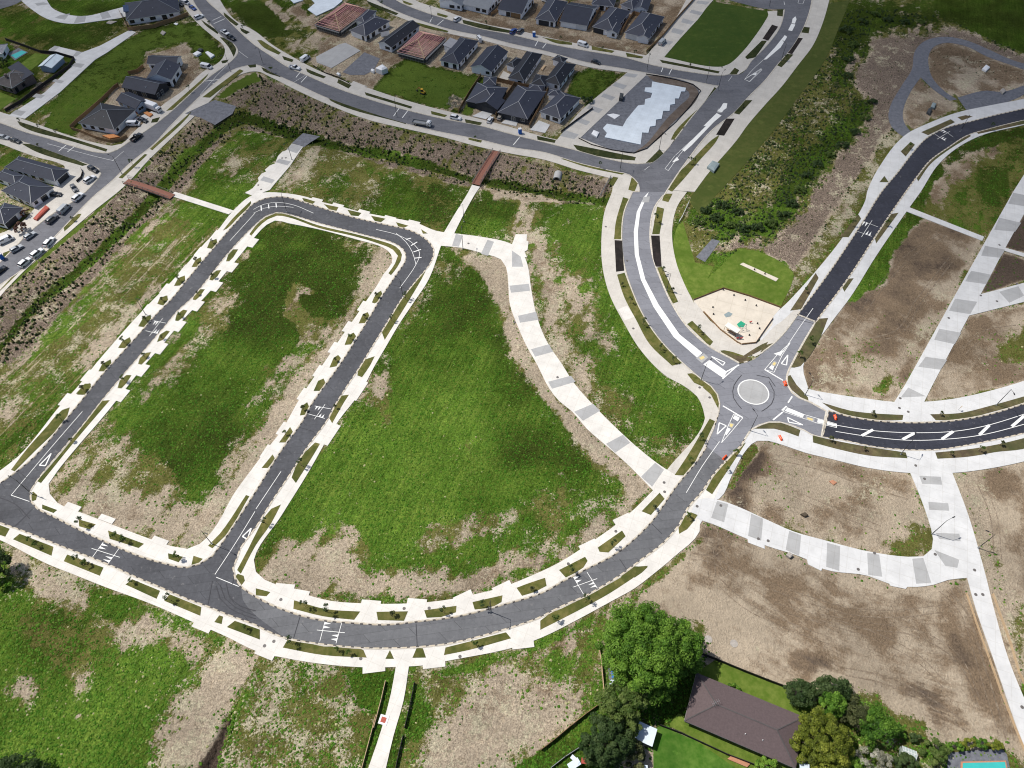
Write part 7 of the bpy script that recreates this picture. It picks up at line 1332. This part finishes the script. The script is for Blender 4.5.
def crown_mesh(name, mat, c, R_, n_cl, n_leaf, leaf, seed, parent=None, cl_r=.28, flat=.8, tone0=.5):
    """many small leaf faces in clumps through an uneven crown; c local centre, R_ radii"""
    r = np.random.default_rng(seed); d = r.normal(size=(n_cl, 3)); d /= np.linalg.norm(d, axis=1)[:, None]; d[:, 2] = np.where(d[:, 2] < -.35, -d[:, 2], d[:, 2])
    rad = r.uniform(.55, 1., n_cl)**.5*r.uniform(.8, 1.06, n_cl); cc = d*rad[:, None]*np.array(R_); cs = np.mean(R_)*cl_r*r.uniform(.6, 1.35, n_cl); ct = r.normal(0, .17, n_cl)
    k = r.integers(0, n_cl, n_leaf); e = r.normal(size=(n_leaf, 3)); e /= np.linalg.norm(e, axis=1)[:, None]; e[:, 2] = np.abs(e[:, 2])*.95-.15*(r.uniform(size=n_leaf) < .4); q = r.uniform(.35, 1., n_leaf)**.4
    p = cc[k]+e*(cs[k]*q)[:, None]*np.array([1, 1, flat]); nrm = e+r.normal(0, .45, (n_leaf, 3)); nrm[:, 2] += .35; nrm /= np.linalg.norm(nrm, axis=1)[:, None]
    t = np.cross(nrm, r.normal(size=(n_leaf, 3))); t /= np.linalg.norm(t, axis=1)[:, None]+1e-9; b = np.cross(nrm, t); s = leaf*r.uniform(.6, 1.4, n_leaf)[:, None]
    V = np.stack([p-t*s, p-b*s*.55+nrm*s*.2, p+t*s, p+b*s*.55], 1)+np.array(c); V = V.reshape(-1, 3)
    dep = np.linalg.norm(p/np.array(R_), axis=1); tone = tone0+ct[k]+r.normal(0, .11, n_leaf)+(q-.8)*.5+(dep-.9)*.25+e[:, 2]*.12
    me = bpy.data.meshes.new(name); me.vertices.add(len(V)); me.vertices.foreach_set('co', V.astype(np.float32).ravel()); m = n_leaf
    me.loops.add(4*m); me.loops.foreach_set('vertex_index', np.arange(4*m, dtype=np.int32)); me.polygons.add(m); me.polygons.foreach_set('loop_start', np.arange(0, 4*m, 4, dtype=np.int32)); me.update(calc_edges=True)
    me.attributes.new('tone', 'FLOAT', 'POINT').data.foreach_set('value', np.repeat(np.clip(tone, 0, 1), 4).astype(np.float32)); me.materials.append(MATS[mat]); o = bpy.data.objects.new(name, me); COL.objects.link(o)
    if parent: o.parent = parent
    return o, cc+np.array(c)
def tree(label, px, h, R_, mat, seed, name='tree', cat='tree', n_leaf=6000, n_cl=60, leaf=.2, group=None, base_z=0, shrub=False, tone0=.5, cl_r=.26):
    """px: where the crown's middle shows in the photo"""
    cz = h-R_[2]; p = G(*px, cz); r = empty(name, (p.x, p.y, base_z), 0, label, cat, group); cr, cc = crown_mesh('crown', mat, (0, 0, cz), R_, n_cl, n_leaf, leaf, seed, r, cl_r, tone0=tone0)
    t = MB(); tr = max(.05, R_[0]*.05)
    t.tube((0, 0, -.1), (.1*R_[0]*.3, .02, cz*.55), tr*1.5, tr, 8)
    R = random.Random(seed)
    for j in range(3 if shrub else 7):
        e = cc[R.randrange(len(cc))]*.85; s = Vector((0, 0, cz*R.uniform(.25, .55))); mid = (s+Vector(e))/2+Vector((0, 0, .1*h)); t.tube(s, mid, tr*.6, tr*.35, 6); t.tube(mid, e, tr*.35, tr*.1, 5)
    t.build('trunk', ['bark'], r); return r
tree('very large bright green tree at the bottom centre, tallest in view', (643, 650), 15.5, (9.4, 9.6, 7.2), 'leaf_bright', 3, n_leaf=42000, n_cl=190, leaf=.22, cl_r=.17, tone0=.52)
tree('bright green side crown on the right of the very large tree', (681, 648), 11., (4.6, 5.6, 4.6), 'leaf_bright', 5, n_leaf=14000, n_cl=70, leaf=.21, cl_r=.22, tone0=.5)
tree('olive green tree between the very large tree and the pale blue shed', (626, 702), 9., (5.8, 4.6, 4.2), 'leaf_mid', 8, n_leaf=15000, n_cl=80, leaf=.2, cl_r=.2)
tree('bright green tree crown tucked in front of the very large tree, above the blue shed', (658, 690), 8.5, (4.0, 3.2, 3.4), 'leaf_bright', 9, n_leaf=9000, n_cl=50, leaf=.2, cl_r=.22, tone0=.58)
tree('dense dark green round tree at the bottom edge beside the red roof', (605, 741), 9., (5.4, 5.6, 5.), 'leaf_dark', 10, n_leaf=20000, n_cl=100, leaf=.18, cl_r=.18)
tree('small light green tree between the dark tree and the blue shed', (628, 728), 6., (2.6, 3.2, 2.6), 'leaf_mid', 12, n_leaf=5000, n_cl=32, leaf=.18, tone0=.62)
tree('brownish dark shrub at the bottom edge left of the lawn', (634, 755), 4.5, (2.2, 3.0, 2.2), 'leaf_olive', 13, n_leaf=4000, n_cl=30, leaf=.18, tone0=.3)
tree('yellow green tree right of the bungalow, largest of its cluster', (822, 742), 9., (6.2, 6.4, 5.), 'leaf_yellow', 20, n_leaf=24000, n_cl=130, leaf=.17, cl_r=.15, tone0=.34)
tree('bright lime green tree top amid the yellow green cluster', (834, 704), 7.4, (3.0, 2.4, 2.6), 'leaf_bright', 21, n_leaf=6500, n_cl=34, leaf=.16, tone0=.45)
tree('dark green shrub beside the bungalow lawn corner', (800, 694), 5., (3.6, 3.0, 2.8), 'leaf_dark', 22, n_leaf=7000, n_cl=50, leaf=.17, tone0=.5)
tree('dark grey green tree behind the lime green tree top', (830, 690), 6., (4.6, 2.6, 3.), 'leaf_dark', 23, n_leaf=9000, n_cl=54, leaf=.17, tone0=.55)
tree('olive brown tree between the lime tree top and the green tree', (853, 712), 6.5, (3.2, 3.2, 3.), 'leaf_olive', 24, n_leaf=6000, n_cl=40, leaf=.18, tone0=.25)
tree('mid green tree on the right side of the yellow green cluster', (874, 725), 7., (4.0, 4.0, 3.6), 'leaf_bright', 25, n_leaf=9000, n_cl=54, leaf=.18, tone0=.35)
tree('small lime shrub right of the mid green tree', (896, 730), 3., (1.8, 1.8, 1.4), 'leaf_bright', 26, 'shrub', 'shrub', 2200, 20, .16, shrub=True, tone0=.45)
tree('pale leafless looking shrub at the bottom edge right of the yellow green tree', (872, 760), 4., (3.6, 2.4, 2.), 'leaf_pale', 27, 'shrub', 'shrub', 4200, 30, .14, shrub=True, tone0=.45)
tree('light green bush at the bottom edge under the yellow green tree', (858, 766), 3.5, (2.4, 1.8, 1.7), 'leaf_bright', 28, 'shrub', 'shrub', 3000, 24, .16, shrub=True, tone0=.6)
tree('dark leafy bush beside the garden frame', (905, 762), 2.6, (3., 1.6, 1.4), 'leaf_dark', 29, 'shrub', 'shrub', 3200, 24, .15, shrub=True, tone0=.7)
tree('round green bush left of the turquoise pool', (935, 752), 3.2, (2.6, 2.6, 1.7), 'leaf_mid', 30, 'shrub', 'shrub', 4500, 30, .16, shrub=True, tone0=.5)
tree('low dark bush beside the garden frame top', (915, 738), 2., (1.6, .9, 1.), 'leaf_dark', 31, 'shrub', 'shrub', 1600, 14, .15, shrub=True, tone0=.6)
for k, (px_, t0) in enumerate((((955, 747), .5), ((968, 744), .42), ((981, 744), .4), ((994, 745), .45))): tree(['yellow green hedge clump at the left end behind the pool', 'yellow green hedge clump second from left behind the pool', 'yellow green hedge clump third from left behind the pool', 'yellow green hedge clump at the right end behind the pool'][k], px_, 2.2, (1.9, 1.0, 1.1), 'leaf_yellow' if k % 2 else 'leaf_bright', 40+k, 'hedge', 'hedge', 2200, 18, .14, 'hedge behind the pool', shrub=True, tone0=t0)
tree('lime coloured shrub against the bungalow eave at the bottom edge', (766, 765), 3.2, (2.6, 1.5, 1.3), 'leaf_bright', 45, 'shrub', 'shrub', 3000, 22, .16, shrub=True, tone0=.8); tree('row of low green plants against the upper bungalow eave', (733, 688), 1.6, (1.8, .8, .8), 'leaf_bright', 46, 'shrub', 'shrub', 1500, 14, .14, shrub=True, tone0=.55)
tree('dark tree cut by the left edge above the rough ground', (-2, 568), 7., (3.4, 4., 3.5), 'leaf_dark', 47, n_leaf=7000, n_cl=44, leaf=.18, tone0=.4); tree('dark tree in the bottom left corner', (12, 772), 6., (6.5, 3.6, 3.), 'leaf_dark', 48, n_leaf=9000, n_cl=54, leaf=.18, tone0=.4)
tree('round reddish brown tree on the driveway beside the left houses', (20, 228), 3.2, (2.2, 2.2, 1.6), 'leaf_brown', 49, n_leaf=2600, n_cl=26, leaf=.16, tone0=.3); tree('brown shrub beside the garage of the left houses', (25, 213), 2.4, (1.5, 2., 1.2), 'leaf_brown', 50, 'shrub', 'shrub', 1600, 16, .15, shrub=True, tone0=.2)
tree('grey bare shrub between the green lot and the left front house', (455, 103), 3.4, (3.4, 4.4, 1.9), 'leaf_pale', 51, 'shrub', 'shrub', 2600, 40, .12, shrub=True, tone0=.25, cl_r=.2); tree('bluish dark bush at the old house left edge', (2, 62), 3., (3., 2.4, 1.6), 'leaf_dark', 52, 'shrub', 'shrub', 1800, 20, .2, shrub=True)
tree('dark bush on the deep green lot corner by the right front house', (588, 100), 2., (3., 2., 1.1), 'leaf_dark', 53, 'shrub', 'shrub', 1800, 20, .18, shrub=True, tone0=.3)
# scrub along the wetland: bushes one can tell apart
WB = '846,30,4.5 853,45,4 850,60,4 862,22,4 875,15,3.6 888,20,3.4 905,22,3.2 920,22,3 848,76,3.4 872,102,3 866,118,3 855,132,3.2 843,145,3.2 830,155,3 818,165,3.2 808,176,3.2 800,190,3.2 792,204,3.4 784,216,3.4 772,224,3.8 758,228,3.6 744,228,3.6 730,225,3 716,218,3.6 706,210,3.2 700,222,2.6 722,205,3.4 738,212,3'.split()
sh0 = None
for k, s in enumerate(WB):
    a, b, rr = map(float, s.split(',')); side = 'near the top' if b < 80 else ('halfway down' if b < 185 else 'beside the park lawn')
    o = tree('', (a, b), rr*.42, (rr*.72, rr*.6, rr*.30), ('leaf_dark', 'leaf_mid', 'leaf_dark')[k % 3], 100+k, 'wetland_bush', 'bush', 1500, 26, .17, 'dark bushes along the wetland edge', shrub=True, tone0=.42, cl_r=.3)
    o['label'] = ('dark green' if k % 3 != 1 else 'olive green')+' rounded bush in the wetland row '+side
# young street trees: three forms, each tree its own copy
def make_sapling(seed, h, mat, brown=False):
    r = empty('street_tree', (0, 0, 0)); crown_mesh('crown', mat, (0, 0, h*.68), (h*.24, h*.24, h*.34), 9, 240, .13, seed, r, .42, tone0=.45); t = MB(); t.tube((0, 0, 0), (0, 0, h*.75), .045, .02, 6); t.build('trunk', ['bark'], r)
    for s in (-1, 1): m = MB(); m.box((s*.35, 0, .6), (.06, .06, 1.2)); m.build('stake', ['timber_pale'], r)
    return r
SAP = [make_sapling(1, 2.6, 'leaf_mid'), make_sapling(2, 3.2, 'leaf_dark'), make_sapling(3, 2.0, 'leaf_olive')]; used = set()
ROWS = [('along the inner verge of the loop road west leg', '214,278 197,300 181,317 163,339 145,357 125,381 76,433', 2), ('along the outer verge of the loop road west leg', '213,243 197,262 180,281 163,301 146,321 125,343 105,366 84,390 62,420', 2), ('along the lower verge of the road at the bottom left', '32,541 38,546 80,561 87,565 133,582 170,600 246,629', 0), ('in the inner verge at the foot of the west block', '117,538 126,541 84,525 85,526 179,558', 0),
 ('along the left verge of the loop road east leg', '377,297 363,314 349,331 335,350 322,370 304,410 286,435', 2), ('along the right verge of the loop road east leg', '392,321 404,298 336,408 302,466 266,524 318,438', 1), ('along the upper verge of the sweeping road', '306,607 328,612 393,615 443,612 483,607 532,590 571,572 612,546 654,509', 1), ('along the lower verge of the sweeping road', '338,651 350,654 292,643 475,650 520,637 555,620 590,604', 0),
 ('in the verge of the south west leg below the roundabout', '726,471 687,518 700,440 735,455 690,462', 0), ('along the left verge of the avenue above the roundabout', '643,325 630,303 622,286 660,350 673,362', 1), ('along the right verge of the avenue above the roundabout', '662,274 655,222 672,292 698,332', 1), ('along the east road upper verge', '872,415 850,411 940,415 958,412 1010,401', 2), ('along the east road lower verge', '864,450 830,441 979,451 1000,445 950,455', 2),
 ('in the verges of the north east road', '805,292 803,337 852,226 886,226 903,160 930,143 990,130 1022,112 798,348', 0), ('along the avenue right verge near the wetland', '689,164 704,145 698,152 718,128 733,112 748,100 790,60', 1), ('along the stream road verges', '348,104 475,139 537,152 560,156 430,130 263,72 300,90 600,168 505,138', 0), ('along the upper street verges', '405,24 392,11 634,54 596,61 560,52 530,43 455,22 480,33 500,36 690,80', 1), ('along the upper left streets', '159,140 135,164 21,124 39,147 41,130 67,134 72,220 176,102 190,92 205,80 214,20 226,45 243,30 88,178', 1)]
ALLB = BEDS+SOIL; taken = []
def to_bed(p):
    """young trees stand in the planted beds"""
    best = None
    for b in ALLB:
        c = (sum(q[0] for q in b)/len(b), sum(q[1] for q in b)/len(b))
        ins = sdist(np.array([p[0]]), np.array([p[1]]), b)[0]
        if ins > .6: best = p; break
        d = math.hypot(c[0]-p[0], c[1]-p[1])
        if d < 13 and (best is None or d < best[2]): best = (c[0], c[1], d)
    if best is None or any(math.hypot(best[0]-t[0], best[1]-t[1]) < 4 for t in taken): return None
    taken.append(best); return best[:2]
for rowlab, s, kind in ROWS:
    pts = [q for q in (to_bed(p) for p in PT(s)) if q]
    for k, p in enumerate(pts):
        base = SAP[(kind+(k % 3 == 2)) % 3]
        if base.name in used: o = copy_tree(base)
        else: used.add(base.name); o = base
        g = G(*p, .15); o.location = g; o.rotation_euler = (0, 0, (k*1.7+p[0]) % 6.28); sc_ = .8+.35*((k*37+int(p[1])) % 10)/10; o.scale = (sc_,)*3
        tag(o, 'young staked street tree '+rowlab, 'street tree', 'young trees '+rowlab); o.name = 'street_tree'
# ------------------------------------------------------------------ camera, sun, sky
cam = bpy.data.cameras.new('camera'); co = bpy.data.objects.new('camera', cam); COL.objects.link(co)
co.location = (0, 0, H); co.rotation_euler = (math.pi/2-TH, 0, 0); cam.sensor_width = 36; cam.lens = FP/1024*36; cam.clip_end = 12000; cam.clip_start = 1; scene.camera = co
SUN_EL, SUN_DIR = math.radians(57), Vector((.93, -.37))      # shadows run to the right and a little towards the camera
sd = SUN_DIR.normalized(); L = Vector((sd.x*math.cos(SUN_EL), sd.y*math.cos(SUN_EL), -math.sin(SUN_EL)))
sun = bpy.data.lights.new('sun', 'SUN'); so = bpy.data.objects.new('sun', sun); COL.objects.link(so); sun.energy = 5.0; sun.angle = math.radians(.55); sun.color = (1., .955, .88)
so.rotation_euler = L.to_track_quat('-Z', 'Y').to_euler(); so.location = (-80, 60, 220)
w = bpy.data.worlds.new('World'); scene.world = w; w.use_nodes = True; nt = w.node_tree; sky = nt.nodes.new('ShaderNodeTexSky'); sky.sky_type = 'NISHITA'; sky.sun_disc = False
sky.sun_elevation = SUN_EL; sky.sun_rotation = math.atan2(-L.x, -L.y); sky.altitude = 100; sky.air_density = 1.; sky.dust_density = 1.5
nt.links.new(sky.outputs[0], nt.nodes['Background'].inputs[0]); nt.nodes['Background'].inputs[1].default_value = .085
# a thin veil of cloud high between the sun and the upper half of the view
n = N('cloud_vapour', 1, 0); nt = n.t; tr = n.new('ShaderNodeBsdfTransparent'); tl = n.new('ShaderNodeBsdfTranslucent'); tl.inputs[0].default_value = (.8, .85, .95, 1); mx = n.new('ShaderNodeMixShader')
at = n.new('ShaderNodeAttribute', attribute_name='vapour'); f = n.math('MULTIPLY', at.outputs['Fac'], n.mr(n.noise(.008, 4), .3, .7, .85, 1.1), clamp=True)
n.link(f, mx.inputs[0]); n.link(tr.outputs[0], mx.inputs[1]); n.link(tl.outputs[0], mx.inputs[2]); out = n.n['Material Output']; n.link(mx.outputs[0], out.inputs[0]); MATS['cloud_vapour'] = n.m
CZ = 620.; off = -L*(CZ/-L.z)      # ground point -> point of the veil its sunlight passes
gx = np.arange(-420, 421, 15.); gy = np.arange(60, 700, 15.); GX, GY = np.meshgrid(gx, gy); p, r = px_of(GX, GY)
s = lambda v, a, b: np.clip((v-a)/(b-a), 0, 1)**2*(3-2*np.clip((v-a)/(b-a), 0, 1))
VEIL = .66*s(-r, -255+0*p, -75+0*p); VEIL = np.maximum(VEIL, .50*s(p, 700+0*p, 960+0*p)*s(-r, -400+0*p, -240+0*p)); VEIL = np.minimum(VEIL+.08*s(p, 850+0*p, 1000+0*p)*s(-r, -300, -100), .76)
VEIL *= s(GY, 60, 140)
vs = [(a+off.x, b+off.y, CZ+8*math.sin(a*.01)*math.cos(b*.013)) for a, b in zip(GX.ravel(), GY.ravel())]; nx_ = len(gx)
fs = [(j*nx_+i, j*nx_+i+1, (j+1)*nx_+i+1, (j+1)*nx_+i) for j in range(len(gy)-1) for i in range(nx_-1)]
cl = mesh_obj('cloud', vs, fs, 'cloud_vapour'); cl.data.attributes.new('vapour', 'FLOAT', 'POINT').data.foreach_set('value', VEIL.ravel().astype(np.float32)); tag(cl, kind='structure')
scene.view_settings.view_transform = 'Standard'; scene.view_settings.look = 'None'; scene.view_settings.exposure = 0; scene.view_settings.gamma = 1
scene.cycles.max_bounces = 6; scene.cycles.transparent_max_bounces = 8
scene.cycles.filter_width = 1.1
